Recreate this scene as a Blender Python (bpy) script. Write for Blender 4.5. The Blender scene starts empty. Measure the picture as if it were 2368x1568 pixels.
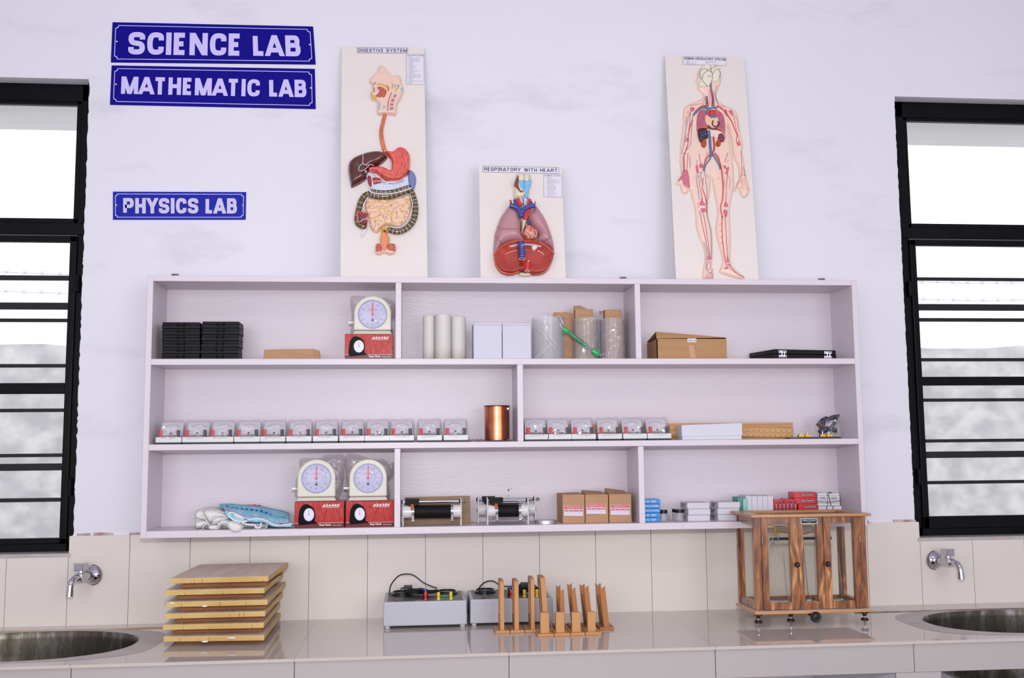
import bpy, bmesh, math, random
from mathutils import Vector, Matrix, noise
from mathutils.geometry import delaunay_2d_cdt
R_ = random.Random(7)
SC = bpy.context.scene
COL = SC.collection

# ---------------------------------------------------------------- camera, world, lights, exposure
CP = dict(f=2332.967, x=.88776, y=-3.60382, z=1.39266, yaw=.09488, pitch=.10285, roll=-.00867)
def _axes():
    a, b, c = CP['yaw'], CP['pitch'], CP['roll']
    f = Vector((math.sin(a)*math.cos(b), math.cos(a)*math.cos(b), math.sin(b)))
    r = Vector((math.cos(a), -math.sin(a), 0)); u = r.cross(f)
    return r*math.cos(c)+u*math.sin(c), u*math.cos(c)-r*math.sin(c), f
CR, CU, CF = _axes(); CC = Vector((CP['x'], CP['y'], CP['z']))
cam = bpy.data.cameras.new('camera'); camo = bpy.data.objects.new('camera', cam); COL.objects.link(camo)
cam.sensor_width = 36; cam.lens = CP['f']/2368*36; cam.clip_start = .05; cam.clip_end = 200
M = Matrix.Identity(4)
for i in range(3):
    M[i][0], M[i][1], M[i][2], M[i][3] = CR[i], CU[i], -CF[i], CC[i]
camo.matrix_world = M
SC.camera = camo
SC.view_settings.view_transform = 'Standard'; SC.view_settings.look = 'None'
SC.view_settings.gamma = 1; SC.view_settings.use_curve_mapping = False
SC.view_settings.exposure = -0.13
W = bpy.data.worlds.new('overcast_sky'); SC.world = W; W.use_nodes = True
W.node_tree.nodes['Background'].inputs[0].default_value = (.93, .95, 1, 1)
W.node_tree.nodes['Background'].inputs[1].default_value = 2.2
SC.cycles.max_bounces = 8; SC.cycles.transparent_max_bounces = 24
SC.cycles.diffuse_bounces = 4; SC.cycles.glossy_bounces = 4
SC.cycles.use_denoising = True
SC.cycles.caustics_reflective = False; SC.cycles.caustics_refractive = False
SC.cycles.sample_clamp_indirect = 6
def area(name, loc, target, sx, sy, power, col=(1, 1, 1)):
    l = bpy.data.lights.new(name, 'AREA'); l.shape = 'RECTANGLE'; l.size = sx; l.size_y = sy; l.energy = power; l.color = col
    o = bpy.data.objects.new(name, l); COL.objects.link(o); o.location = loc
    o.rotation_euler = (Vector(target)-Vector(loc)).to_track_quat('-Z', 'Y').to_euler()
    return o
FL = area('camera_flash_light', (CC.x+.0, CC.y-.02, CC.z+.27), (1.25, 0, 1.75), .10, .06, 36, (.985, .985, 1))
area('front_fill_light_1', (-.6, -5.6, 1.75), (-.6, 0, 1.75), 2.6, 2.1, 74, (.965, .985, 1))  # soft fill pair added behind the camera; the front wall has no windows
area('front_fill_light_2', (3.1, -5.6, 1.75), (3.1, 0, 1.75), 2.6, 2.1, 74, (.965, .985, 1))
for i, (lx, ly) in enumerate(((-.6, -3.0), (3.1, -3.0))):  # unseen area lamps added overhead for ambient fill
    area('ceiling_fill_light_%d' % (i+1), (lx, ly, 3.32), (lx, ly+.001, 0), 1.2, .6, 9, (1, 1, 1))

# ---------------------------------------------------------------- helpers
def ray(u, v): return CF+CR*((u-1184)/CP['f'])-CU*((v-784)/CP['f'])
def at(u, v, y):                      # where the sight line meets the vertical plane at depth y
    d = ray(u, v); return CC+d*((y-CC.y)/d.y)
def atz(u, v, z):                     # ... and the level plane at height z
    d = ray(u, v); return CC+d*((z-CC.z)/d.z)
def lin(c):
    c = c/255
    return c/12.92 if c <= .04045 else ((c+.055)/1.055)**2.4
MATS = {}
def mat(name, rgb=(200, 200, 200), rough=.5, metal=0., spec=.5, coat=0., bump=0., bscale=30., noise_amt=0., nscale=8., rgb2=None, stretch=None, detail=4.):
    if name in MATS: return MATS[name]
    m = bpy.data.materials.new(name); m.use_nodes = True; nt = m.node_tree; b = nt.nodes['Principled BSDF']
    c = tuple(lin(x) for x in rgb)+(1,)
    b.inputs['Base Color'].default_value = c; b.inputs['Roughness'].default_value = rough
    b.inputs['Metallic'].default_value = metal; b.inputs['Specular IOR Level'].default_value = spec
    b.inputs['Coat Weight'].default_value = coat; b.inputs['Coat Roughness'].default_value = .08
    if bump or rgb2:
        tc = nt.nodes.new('ShaderNodeTexCoord'); mp = nt.nodes.new('ShaderNodeMapping')
        nt.links.new(tc.outputs['Object'], mp.inputs[0])
        if stretch: mp.inputs['Scale'].default_value = stretch
    if rgb2:
        n = nt.nodes.new('ShaderNodeTexNoise'); n.inputs['Scale'].default_value = nscale; n.inputs['Detail'].default_value = detail
        nt.links.new(mp.outputs[0], n.inputs['Vector'])
        r = nt.nodes.new('ShaderNodeValToRGB'); r.color_ramp.elements[0].position = .38; r.color_ramp.elements[1].position = .64
        r.color_ramp.elements[0].color = c; r.color_ramp.elements[1].color = tuple(lin(x) for x in rgb2)+(1,)
        nt.links.new(n.outputs['Fac'], r.inputs[0]); nt.links.new(r.outputs[0], b.inputs['Base Color'])
    if bump:
        n2 = nt.nodes.new('ShaderNodeTexNoise'); n2.inputs['Scale'].default_value = bscale; n2.inputs['Detail'].default_value = 3
        nt.links.new(mp.outputs[0], n2.inputs['Vector'])
        bp = nt.nodes.new('ShaderNodeBump'); bp.inputs['Strength'].default_value = bump; bp.inputs['Distance'].default_value = .002
        nt.links.new(n2.outputs['Fac'], bp.inputs['Height']); nt.links.new(bp.outputs[0], b.inputs['Normal'])
    MATS[name] = m; return m
def film(name, tint=(235, 232, 236), haze=.12, gloss=.10, rough=.06, hazecol=(230, 228, 232), bump=0., bscale=60.):
    """thin clear sheet: mostly see-through, a little milky, with a glossy skin"""
    if name in MATS: return MATS[name]
    m = bpy.data.materials.new(name); m.use_nodes = True; nt = m.node_tree; N = nt.nodes
    N.remove(N['Principled BSDF']); out = N['Material Output']
    t = N.new('ShaderNodeBsdfTransparent'); t.inputs[0].default_value = tuple(lin(x) for x in tint)+(1,)
    d = N.new('ShaderNodeBsdfDiffuse'); d.inputs[0].default_value = tuple(lin(x) for x in hazecol)+(1,)
    g = N.new('ShaderNodeBsdfGlossy'); g.inputs['Roughness'].default_value = rough
    m1 = N.new('ShaderNodeMixShader'); m1.inputs[0].default_value = haze
    m2 = N.new('ShaderNodeMixShader')
    lw = N.new('ShaderNodeLayerWeight'); lw.inputs['Blend'].default_value = .25
    fr = N.new('ShaderNodeMath'); fr.operation = 'POWER'; fr.inputs[1].default_value = 3.0; nt.links.new(lw.outputs['Facing'], fr.inputs[0])
    ad = N.new('ShaderNodeMath'); ad.operation = 'MULTIPLY_ADD'; ad.inputs[1].default_value = .30 if gloss else .10; ad.inputs[2].default_value = gloss
    ad.use_clamp = True
    L = nt.links.new
    L(t.outputs[0], m1.inputs[1]); L(d.outputs[0], m1.inputs[2]); L(m1.outputs[0], m2.inputs[1]); L(g.outputs[0], m2.inputs[2])
    L(fr.outputs[0], ad.inputs[0]); L(ad.outputs[0], m2.inputs[0]); L(m2.outputs[0], out.inputs[0])
    if bump:
        tc = N.new('ShaderNodeTexCoord'); n = N.new('ShaderNodeTexNoise'); n.inputs['Scale'].default_value = bscale; n.inputs['Detail'].default_value = 3
        bp = N.new('ShaderNodeBump'); bp.inputs['Strength'].default_value = bump; bp.inputs['Distance'].default_value = .004
        L(tc.outputs['Object'], n.inputs['Vector']); L(n.outputs['Fac'], bp.inputs['Height'])
        L(bp.outputs[0], g.inputs['Normal']); L(bp.outputs[0], d.inputs['Normal'])
    MATS[name] = m; return m

def tag(o, label=None, cat=None, group=None, kind=None):
    if label: o['label'] = label
    if cat: o['category'] = cat
    if group: o['group'] = group
    if kind: o['kind'] = kind
    return o
def wloc(o):
    p = Vector((0, 0, 0))
    while o is not None: p += o.location; o = o.parent
    return p
def thing(name, label, cat, loc=(0, 0, 0), group=None, kind=None):
    o = bpy.data.objects.new(name, None); o.empty_display_size = .05; COL.objects.link(o)
    o.location = loc; return tag(o, label, cat, group, kind)
def smooth_poly(pts, n=4, closed=True):
    pts = [Vector(p) for p in pts]; N = len(pts); out = []
    rng = range(N) if closed else range(N-1)
    for i in rng:
        if closed: p0, p1, p2, p3 = pts[i-1], pts[i], pts[(i+1) % N], pts[(i+2) % N]
        else: p0, p1, p2, p3 = pts[max(i-1, 0)], pts[i], pts[i+1], pts[min(i+2, N-1)]
        for k in range(n):
            t = k/n
            out.append(.5*((2*p1)+(p2-p0)*t+(2*p0-5*p1+4*p2-p3)*t*t+(3*p1-p0-3*p2+p3)*t**3))
    if not closed: out.append(pts[-1])
    return out
class MB:
    def __init__(s): s.v = []; s.f = []; s.m = []; s.uv = None; s.uvs = {}
    def add(s, vs, fs, m=0):
        o = len(s.v); s.v += [Vector(p) for p in vs]
        for f in fs: s.f.append([i+o for i in f]); s.m.append(m)
        return s
    def box(s, x0, x1, y0, y1, z0, z1, m=0):
        return s.hexa([(x0, y0, z0), (x1, y0, z0), (x1, y1, z0), (x0, y1, z0), (x0, y0, z1), (x1, y0, z1), (x1, y1, z1), (x0, y1, z1)], m)
    def hexa(s, c, m=0):
        return s.add(c, [(0, 3, 2, 1), (4, 5, 6, 7), (0, 1, 5, 4), (1, 2, 6, 5), (2, 3, 7, 6), (3, 0, 4, 7)], m)
    def prism(s, poly, y0, y1, m=0):             # outline in x,z pushed along y
        n = len(poly); a = sum(poly[i][0]*poly[(i+1) % n][1]-poly[(i+1) % n][0]*poly[i][1] for i in range(n))
        if a < 0: poly = poly[::-1]
        vs = [(p[0], y0, p[1]) for p in poly]+[(p[0], y1, p[1]) for p in poly]
        fs = [list(range(n)), list(range(2*n-1, n-1, -1))]+[(i, i+n, (i+1) % n+n, (i+1) % n) for i in range(n)]
        return s.add(vs, fs, m)
    def slab(s, poly, z0, z1, m=0):              # outline in x,y pushed along z
        n = len(poly); a = sum(poly[i][0]*poly[(i+1) % n][1]-poly[(i+1) % n][0]*poly[i][1] for i in range(n))
        if a < 0: poly = poly[::-1]
        vs = [(p[0], p[1], z0) for p in poly]+[(p[0], p[1], z1) for p in poly]
        fs = [list(range(n))[::-1], list(range(n, 2*n))]+[(i, (i+1) % n, (i+1) % n+n, i+n) for i in range(n)]
        return s.add(vs, fs, m)
    def tube(s, pts, r, n=8, m=0, closed=False, smooth=0, caps=True):
        if smooth:
            if not closed and isinstance(r, (list, tuple)):
                rr = []
                for i in range(len(r)-1):
                    for k in range(smooth): rr.append(r[i]+(r[i+1]-r[i])*k/smooth)
                r = rr+[r[-1]]
            pts = smooth_poly(pts, smooth, closed)
        pts = [Vector(p) for p in pts]; N = len(pts)
        if N < 2: return s
        up = None; vs = []
        for i, p in enumerate(pts):
            if closed: t = pts[(i+1) % N]-pts[i-1]
            else: t = pts[min(i+1, N-1)]-pts[max(i-1, 0)]
            if t.length < 1e-9: t = Vector((0, 0, 1))
            t.normalize()
            if up is None:
                up = Vector((0, 1, 0)) if abs(t.y) < .9 else Vector((1, 0, 0))
            up = (up-t*up.dot(t))
            if up.length < 1e-6: up = t.orthogonal()
            up.normalize(); sd = t.cross(up)
            rr = r[i] if isinstance(r, (list, tuple)) else r
            for k in range(n):
                a = 2*math.pi*k/n; vs.append(p+(up*math.cos(a)+sd*math.sin(a))*rr)
        fs = []
        for i in range(N if closed else N-1):
            j = (i+1) % N
            for k in range(n): fs.append((i*n+k, i*n+(k+1) % n, j*n+(k+1) % n, j*n+k))
        if caps and not closed: fs += [list(range(n))[::-1], [(N-1)*n+k for k in range(n)]]
        return s.add(vs, fs, m)
    def lathe(s, prof, c=(0, 0, 0), axis='z', n=24, m=0, caps=True):   # prof: (radius, height along axis)
        c = Vector(c)
        ax = {'z': (Vector((1, 0, 0)), Vector((0, 1, 0)), Vector((0, 0, 1))), 'y': (Vector((1, 0, 0)), Vector((0, 0, -1)), Vector((0, 1, 0))),
              'x': (Vector((0, 1, 0)), Vector((0, 0, 1)), Vector((1, 0, 0)))}[axis] if isinstance(axis, str) else axis
        vs = []
        for r, h in prof:
            for k in range(n):
                a = 2*math.pi*k/n; vs.append(c+ax[2]*h+(ax[0]*math.cos(a)+ax[1]*math.sin(a))*r)
        fs = []
        for i in range(len(prof)-1):
            for k in range(n): fs.append((i*n+k, i*n+(k+1) % n, (i+1)*n+(k+1) % n, (i+1)*n+k))
        if caps: fs += [list(range(n))[::-1], [(len(prof)-1)*n+k for k in range(n)]]
        return s.add(vs, fs, m)
    def ball(s, c, r, n=12, m=0):
        if not hasattr(r, '__len__'): r = (r, r, r)
        vs = []; fs = []; k = n//2
        for i in range(k+1):
            t = math.pi*i/k
            for j in range(n):
                a = 2*math.pi*j/n
                vs.append((c[0]+r[0]*math.sin(t)*math.cos(a), c[1]+r[1]*math.sin(t)*math.sin(a), c[2]+r[2]*math.cos(t)))
        for i in range(k):
            for j in range(n): fs.append((i*n+j, (i+1)*n+j, (i+1)*n+(j+1) % n, i*n+(j+1) % n))
        return s.add(vs, fs, m)
    def grid(s, rows, m=0, closed=False, uv=False):
        nr, nc = len(rows), len(rows[0]); o = len(s.v); fs = []
        for i in range(nr-1):
            for j in range(nc if closed else nc-1):
                j2 = (j+1) % nc; fs.append((i*nc+j, i*nc+j2, (i+1)*nc+j2, (i+1)*nc+j))
        s.add([p for r in rows for p in r], fs, m)
        if uv:
            for i in range(nr):
                for j in range(nc): s.uvs[o+i*nc+j] = (j/(nc-1), i/(nr-1))
        return s
    def xf(s, mtx, start=0):
        for i in range(start, len(s.v)): s.v[i] = mtx @ s.v[i]
        return s
    def build(s, name, mats, parent=None, base=None, bevel=0, segs=2, smooth=False, recalc=True, solid=0):
        if not isinstance(mats, (list, tuple)): mats = [mats]
        off = wloc(parent) if parent is not None else Vector(base) if base is not None else Vector((0, 0, 0))
        me = bpy.data.meshes.new(name); me.from_pydata([tuple(p-off) for p in s.v], [], s.f)
        for m in mats: me.materials.append(m)
        for i, p in enumerate(me.polygons): p.material_index = s.m[i]
        if s.uvs:
            uv = me.uv_layers.new(name='UVMap')
            for l in me.loops: uv.data[l.index].uv = s.uvs.get(l.vertex_index, (0, 0))
        if recalc:
            bm = bmesh.new(); bm.from_mesh(me); bmesh.ops.recalc_face_normals(bm, faces=bm.faces); bm.to_mesh(me); bm.free()
        if smooth:
            for p in me.polygons: p.use_smooth = True
            if smooth is not True: me.set_sharp_from_angle(angle=smooth)
        o = bpy.data.objects.new(name, me); COL.objects.link(o)
        if parent is not None: o.parent = parent
        elif base is not None: o.location = base
        if solid:
            md = o.modifiers.new('thickness', 'SOLIDIFY'); md.thickness = solid; md.offset = 0
        if bevel:
            md = o.modifiers.new('bevel', 'BEVEL'); md.width = bevel; md.segments = segs; md.limit_method = 'ANGLE'; md.angle_limit = .6
            if not smooth: md.harden_normals = False
        return o
SM = .7
def copy_tree(o, parent=None, loc=None, rz=None, label=None):
    c = o.copy(); COL.objects.link(c); c.parent = parent
    if loc is not None: c.location = loc
    if rz is not None: c.rotation_euler = (c.rotation_euler[0], c.rotation_euler[1], rz)
    if label: c['label'] = label
    for ch in [x for x in bpy.data.objects if x.parent == o]: copy_tree(ch, c)
    return c
def struct(o, label=None): return tag(o, label, None, None, 'structure')
_TX = {}
def glyphs(s, bold=0.):
    k = (s, bold)
    if k in _TX: return _TX[k]
    cu = bpy.data.curves.new('t', 'FONT'); cu.body = s; cu.size = 1; cu.offset = bold; cu.resolution_u = 3
    ob = bpy.data.objects.new('t', cu); me = ob.to_mesh()
    vs = [(p.co.x, p.co.y) for p in me.vertices]; fs = [list(p.vertices) for p in me.polygons]
    ob.to_mesh_clear(); bpy.data.objects.remove(ob); bpy.data.curves.remove(cu)
    x0, x1 = min(p[0] for p in vs), max(p[0] for p in vs); y0, y1 = min(p[1] for p in vs), max(p[1] for p in vs)
    vs = [((x-x0)/(x1-x0), (y-y0)/(y1-y0)) for x, y in vs]
    _TX[k] = (vs, fs); return _TX[k]
def put_text(mb, s, O, ex, ez, w, h, bold=0., m=0):
    """lettering w by h metres, lower left corner O, running along ex, upright along ez"""
    vs, fs = glyphs(s, bold); O = Vector(O); ex = Vector(ex).normalized(); ez = Vector(ez).normalized()
    mb.add([O+ex*(x*w)+ez*(y*h) for x, y in vs], fs, m); return mb
def relief2d(outline, H, Rr, res, z0=0., sub=3, skirt=.001, hf=None):
    """outline in metres on a board; a softly rounded raised shape. returns (u,v,h) verts and faces"""
    import numpy as np
    ol = smooth_poly([(p[0], p[1], 0) for p in outline], sub) if sub else [Vector((p[0], p[1], 0)) for p in outline]
    P = np.array([(p.x, p.y) for p in ol]); Q = np.roll(P, -1, 0)
    x0, y0 = P.min(0); x1, y1 = P.max(0)
    pts = []; j = 0; y = y0+res*.5
    while y < y1:
        x = x0+res*(.25 if j % 2 else .75)
        while x < x1: pts.append((x, y)); x += res
        y += res*.87; j += 1
    G = np.array(pts) if pts else np.zeros((0, 2))
    def dist(G):
        d = Q-P; L = (d**2).sum(1)+1e-12
        t = np.clip(((G[:, None, :]-P[None])*d[None]).sum(2)/L[None], 0, 1)
        c = P[None]+t[:, :, None]*d[None]
        return np.sqrt(((G[:, None, :]-c)**2).sum(2)).min(1)
    if len(G):
        inside = np.zeros(len(G), bool)
        for a, b in zip(P, Q):
            c = ((a[1] > G[:, 1]) != (b[1] > G[:, 1]))
            with np.errstate(divide='ignore', invalid='ignore'):
                xx = (b[0]-a[0])*(G[:, 1]-a[1])/(b[1]-a[1]+1e-15)+a[0]
            inside ^= c & (G[:, 0] < xx)
        G = G[inside]
    if len(G):
        dd = dist(G); G = G[dd > res*.35]
    n = len(P)
    co = [Vector(p) for p in P.tolist()]+[Vector(p) for p in G.tolist()]
    ed = [(i, (i+1) % n) for i in range(n)]
    v2, e2, f2, _, _, _ = delaunay_2d_cdt(co, ed, [], 1, 1e-6)
    V = np.array([(p.x, p.y) for p in v2]); D = dist(V)
    t = np.clip(D/Rr, 0, 1); h = H*np.sqrt(np.clip(1-(1-t)**2, 0, 1))
    out = [(V[i][0], V[i][1], z0+h[i]+(hf(V[i][0], V[i][1], D[i]) if hf else 0)) for i in range(len(V))]
    fs = [list(f) for f in f2]
    # skirt along the boundary edges down to the board
    cnt = {}
    for f in fs:
        for a, b in zip(f, f[1:]+f[:1]):
            cnt[(a, b)] = 1
    bd = [(a, b) for (a, b) in cnt if (b, a) not in cnt]
    mp = {}
    for a, b in bd:
        for k in (a, b):
            if k not in mp: mp[k] = len(out); out.append((out[k][0], out[k][1], z0-skirt))
        fs.append([b, a, mp[a], mp[b]])
    return out, fs
# ---------------------------------------------------------------- a plain heavy block alphabet drawn as strokes
GL = {
 'A': [[(-.04, -.08), (.5, 1.08)], [(.5, 1.08), (1.04, -.08)], [(.2, .22), (.8, .22)]], 'B': [[(0, 1), (.92, 1, .24), (.92, .53, .22), (0, .53)], [(0, .53), (1, .53, .26), (1, 0, .26), (0, 0)], [(0, -.0), (0, 1)]],
 'C': [[(1, .68), (1, 1, .45), (0, 1, .45), (0, 0, .45), (1, 0, .45), (1, .32)]], 'D': [[(0, 0), (0, 1), (1, 1, .45), (1, 0, .45), (0, 0)]],
 'E': [[(1, 1), (0, 1), (0, 0), (1, 0)], [(0, .5), (.85, .5)]], 'F': [[(1, 1), (0, 1), (0, -.08)], [(0, .5), (.85, .5)]],
 'G': [[(1, .7), (1, 1, .45), (0, 1, .45), (0, 0, .45), (1, 0, .3), (1, .45), (.55, .45)]], 'H': [[(0, -.08), (0, 1.08)], [(1, -.08), (1, 1.08)], [(0, .5), (1, .5)]],
 'I': [[(0, -.08), (0, 1.08)]], 'K': [[(0, -.08), (0, 1.08)], [(1, 1), (.1, .45)], [(.3, .55), (1, 0)]], 'L': [[(0, 1.08), (0, 0), (1, 0)]],
 'M': [[(0, -.08), (0, 1.08)], [(1, -.08), (1, 1.08)], [(.04, 1.08), (.5, -.02)], [(.96, 1.08), (.5, -.02)]], 'N': [[(0, -.08), (0, 1.08)], [(1, -.08), (1, 1.08)], [(.0, 1.08), (1, -.08)]], 'O': [[(.5, 1), (0, 1, .45), (0, 0, .45), (1, 0, .45), (1, 1, .45), (.5, 1)]],
 'P': [[(0, -.08), (0, 1), (1, 1, .28), (1, .45, .28), (0, .45)]], 'R': [[(0, -.08), (0, 1), (1, 1, .28), (1, .5, .26), (0, .5)], [(.6, .5), (1, .3, .2), (1, -.08)]],
 'S': [[(1, .72), (1, 1, .42), (0, 1, .42), (0, .55, .25), (1, .45, .25), (1, 0, .42), (0, 0, .42), (0, .28)]], 'T': [[(0, 1), (1, 1)], [(.5, 1), (.5, -.08)]],
 'U': [[(0, 1.08), (0, 0, .42), (1, 0, .42), (1, 1.08)]], 'V': [[(0, 1.08), (.5, -.08)], [(1, 1.08), (.5, -.08)]], 'W': [[(0, 1.08), (.26, -.08)], [(.5, 1.0), (.26, -.08)], [(.5, 1.0), (.74, -.08)], [(1, 1.08), (.74, -.08)]], 'Y': [[(0, 1.08), (.5, .4)], [(1, 1.08), (.5, .4)], [(.5, .45), (.5, -.08)]],
 '&': [[(1, 0), (.15, .8, .2), (.5, 1, .2), (.75, .75, .2), (0, .3, .2), (.4, 0, .2), (1, .45)]],
}
GW = {'I': 0., 'M': 1.5, 'W': 1.7, 'L': .75, 'E': .75, 'F': .75, 'T': 1.1, ' ': .75, 'S': 1.0, 'A': 1.35, 'N': 1.15, 'Y': 1.25, 'V': 1.25}
KERN = {'LA': -.5, 'AT': -.7, 'TA': -.7, 'AB': -.1, 'MA': -.3, 'HY': -.3, 'YS': -.3}
def _round(pl):
    out = []
    for i, p in enumerate(pl):
        if len(p) == 2 or i in (0, len(pl)-1): out.append((p[0], p[1])); continue
        a, b = pl[i-1], pl[i+1]; r = p[2]
        def tow(q):
            dx, dy = q[0]-p[0], q[1]-p[1]; l = math.hypot(dx, dy) or 1; k = min(r, l*.5) / l if abs(dx) < 1e-6 else min(r*1.05, l*.5)/l
            return (p[0]+dx*k, p[1]+dy*k)
        s, e = tow(a), tow(b)
        for k in range(6):
            t = k/5; out.append(((1-t)**2*s[0]+2*t*(1-t)*p[0]+t*t*e[0], (1-t)**2*s[1]+2*t*(1-t)*p[1]+t*t*e[1]))
    o2 = [out[0]]
    for q in out[1:]:
        if math.hypot(q[0]-o2[-1][0], q[1]-o2[-1][1]) > 1e-4: o2.append(q)
    return o2
def block(mb, s, O, ex, ez, w, h, t, gap=.8, lean=0., m=0):
    """text fitted to w x h metres with stroke thickness t metres"""
    O = Vector(O); ex = Vector(ex).normalized(); ez = Vector(ez).normalized()
    nn_ = ex.cross(ez); lay = 0
    n = len(s); rel = sum(GW.get(c, 1.) for c in s); fixed = sum(t for c in s if c != ' ')+gap*t*(n-1)
    fixed += sum(KERN.get(s[i:i+2], 0)*t for i in range(n-1)); u = (w-fixed)/rel; x = 0
    for ci, c in enumerate(s):
        x += KERN.get(s[ci-1:ci+1] if ci else '', 0)*t
        if c == ' ': x += GW[' ']*u+gap*t; continue
        cw = GW.get(c, 1.)*u
        for pl in GL.get(c, []):
            P = [(x+t/2+px*cw+lean*(t/2+py*(h-t)), t/2+min(max(py, -t/2/(h-t) if py < 0 else py), 1+t/2/(h-t) if py > 1 else py)*(h-t)) for px, py in _round(pl)]
            if len(P) == 2 and abs(pl[0][1]-pl[1][1]) > .3:      # straight stems and diagonals end level
                (xa, _), (xb, _) = P; ya, yb = [0. if q[1] <= 0 else h if q[1] >= 1 else t/2+q[1]*(h-t) for q in pl]
                hx = t/2*math.hypot(xb-xa, yb-ya)/abs(yb-ya); lay += 1; o_ = nn_*(.00006*(lay % 3))
                mb.add([O+o_+ex*a+ez*b for a, b in ((xa-hx, ya), (xa+hx, ya), (xb+hx, yb), (xb-hx, yb))], [(0, 1, 2, 3)], m); continue
            L, Rr = [], []
            for i, p in enumerate(P):
                a = P[i-1] if i else None; b = P[i+1] if i < len(P)-1 else None
                def nr(a, b):
                    dx, dy = b[0]-a[0], b[1]-a[1]; l = math.hypot(dx, dy) or 1; return (-dy/l, dx/l)
                n1 = nr(a, p) if a else None; n2 = nr(p, b) if b else None
                if n1 and n2:
                    sx, sy = n1[0]+n2[0], n1[1]+n2[1]; l = math.hypot(sx, sy) or 1; sx /= l; sy /= l
                    k = 1/max(.42, sx*n1[0]+sy*n1[1]); nn = (sx*k, sy*k)
                else: nn = n1 or n2
                L.append((p[0]+nn[0]*t/2, min(max(p[1]+nn[1]*t/2, 0), h))); Rr.append((p[0]-nn[0]*t/2, min(max(p[1]-nn[1]*t/2, 0), h)))
            lay += 1; o_ = nn_*(.00006*(lay % 3)); k = len(P); q = [O+o_+ex*a+ez*b for a, b in L]+[O+o_+ex*a+ez*b for a, b in Rr]
            mb.add(q, [(i, i+1, i+1+k, i+k) for i in range(k-1)], m)
        x += cw+t+gap*t
    return mb
# ---------------------------------------------------------------- the setting
X0, X1, YB, ZC = -2.4, 4.9, -5.7, 3.4
WALLT = .23
WL = (-1.50, -.275, 1.034, 2.695); WR = (2.715, 3.94, 1.034, 2.705)   # window openings x0,x1,z0,z1
def plaster():
    m = mat('white_plaster', (229, 226, 234), .62, spec=.3)
    nt = m.node_tree; N = nt.nodes; L = nt.links.new; b = N['Principled BSDF']
    tc = N.new('ShaderNodeTexCoord')
    mp = N.new('ShaderNodeMapping'); mp.inputs['Rotation'].default_value = (0, .45, 0); mp.inputs['Scale'].default_value = (1, 1, 2.6)
    L(tc.outputs['Object'], mp.inputs[0])
    n = N.new('ShaderNodeTexNoise'); n.inputs['Scale'].default_value = 1.5; n.inputs['Detail'].default_value = 6; n.inputs['Roughness'].default_value = .62
    L(mp.outputs[0], n.inputs['Vector'])
    r = N.new('ShaderNodeValToRGB'); r.color_ramp.elements[0].position = .54; r.color_ramp.elements[1].position = .76
    r.color_ramp.elements[0].color = (0, 0, 0, 1); r.color_ramp.elements[1].color = (.34, .34, .34, 1)
    L(n.outputs['Fac'], r.inputs[0])
    mx = N.new('ShaderNodeMix'); mx.data_type = 'RGBA'
    mx.inputs['A'].default_value = tuple(lin(x) for x in (229, 226, 234))+(1,); mx.inputs['B'].default_value = tuple(lin(x) for x in (150, 146, 152))+(1,)
    L(r.outputs[0], mx.inputs['Factor']); 
    n3 = N.new('ShaderNodeTexNoise'); n3.inputs['Scale'].default_value = 2.2; n3.inputs['Detail'].default_value = 2
    L(tc.outputs['Object'], n3.inputs['Vector'])
    mx2 = N.new('ShaderNodeMix'); mx2.data_type = 'RGBA'; mx2.blend_type = 'MULTIPLY'; mx2.inputs['B'].default_value = (.93, .94, .97, 1)
    L(n3.outputs['Fac'], mx2.inputs['Factor']); L(mx.outputs['Result'], mx2.inputs['A']); L(mx2.outputs['Result'], b.inputs['Base Color'])
    n2 = N.new('ShaderNodeTexNoise'); n2.inputs['Scale'].default_value = 14; n2.inputs['Detail'].default_value = 4
    L(tc.outputs['Object'], n2.inputs['Vector'])
    bp = N.new('ShaderNodeBump'); bp.inputs['Strength'].default_value = .25; bp.inputs['Distance'].default_value = .004
    L(n2.outputs['Fac'], bp.inputs['Height']); L(bp.outputs[0], b.inputs['Normal'])
    return m
PL = plaster()
def wobble(x0, x1, n, amp, seed):
    r = random.Random(seed); return [(x0+(x1-x0)*i/n, r.uniform(-amp, amp)) for i in range(n+1)]
# back wall built round its two openings, plaster edges a little ragged
w = MB()
xs = [X0-.2, WL[0], WL[1], WR[0], WR[1], X1+.2]
w.box(xs[0], xs[1], 0, WALLT, 0, ZC)
w.box(xs[2], xs[3], 0, WALLT, 0, ZC)
w.box(xs[4], xs[5], 0, WALLT, 0, ZC)
for a in (WL, WR):
    w.box(a[0], a[1], 0, WALLT, 0, a[2]); w.box(a[0], a[1], 0, WALLT, a[3], ZC)
struct(w.build('wall_back', PL))
w = MB(); w.box(X0-.2, X0, YB, 0, 0, ZC); struct(w.build('wall_left', PL))
w = MB(); w.box(X1, X1+.2, YB, 0, 0, ZC); struct(w.build('wall_right', PL))
w = MB(); w.box(X0-.2, X1+.2, YB-.2, YB, 0, ZC); struct(w.build('wall_front', PL))
w = MB(); w.box(X0-.2, X1+.2, YB-.2, WALLT, ZC, ZC+.15); struct(w.build('ceiling', mat('ceiling_white', (228, 225, 232), .7)))
w = MB(); w.box(X0-.2, X1+.2, YB-.2, WALLT, -.15, 0); struct(w.build('floor', mat('floor_tile', (150, 145, 145), .3, rgb2=(165, 158, 156), nscale=3)))

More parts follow.
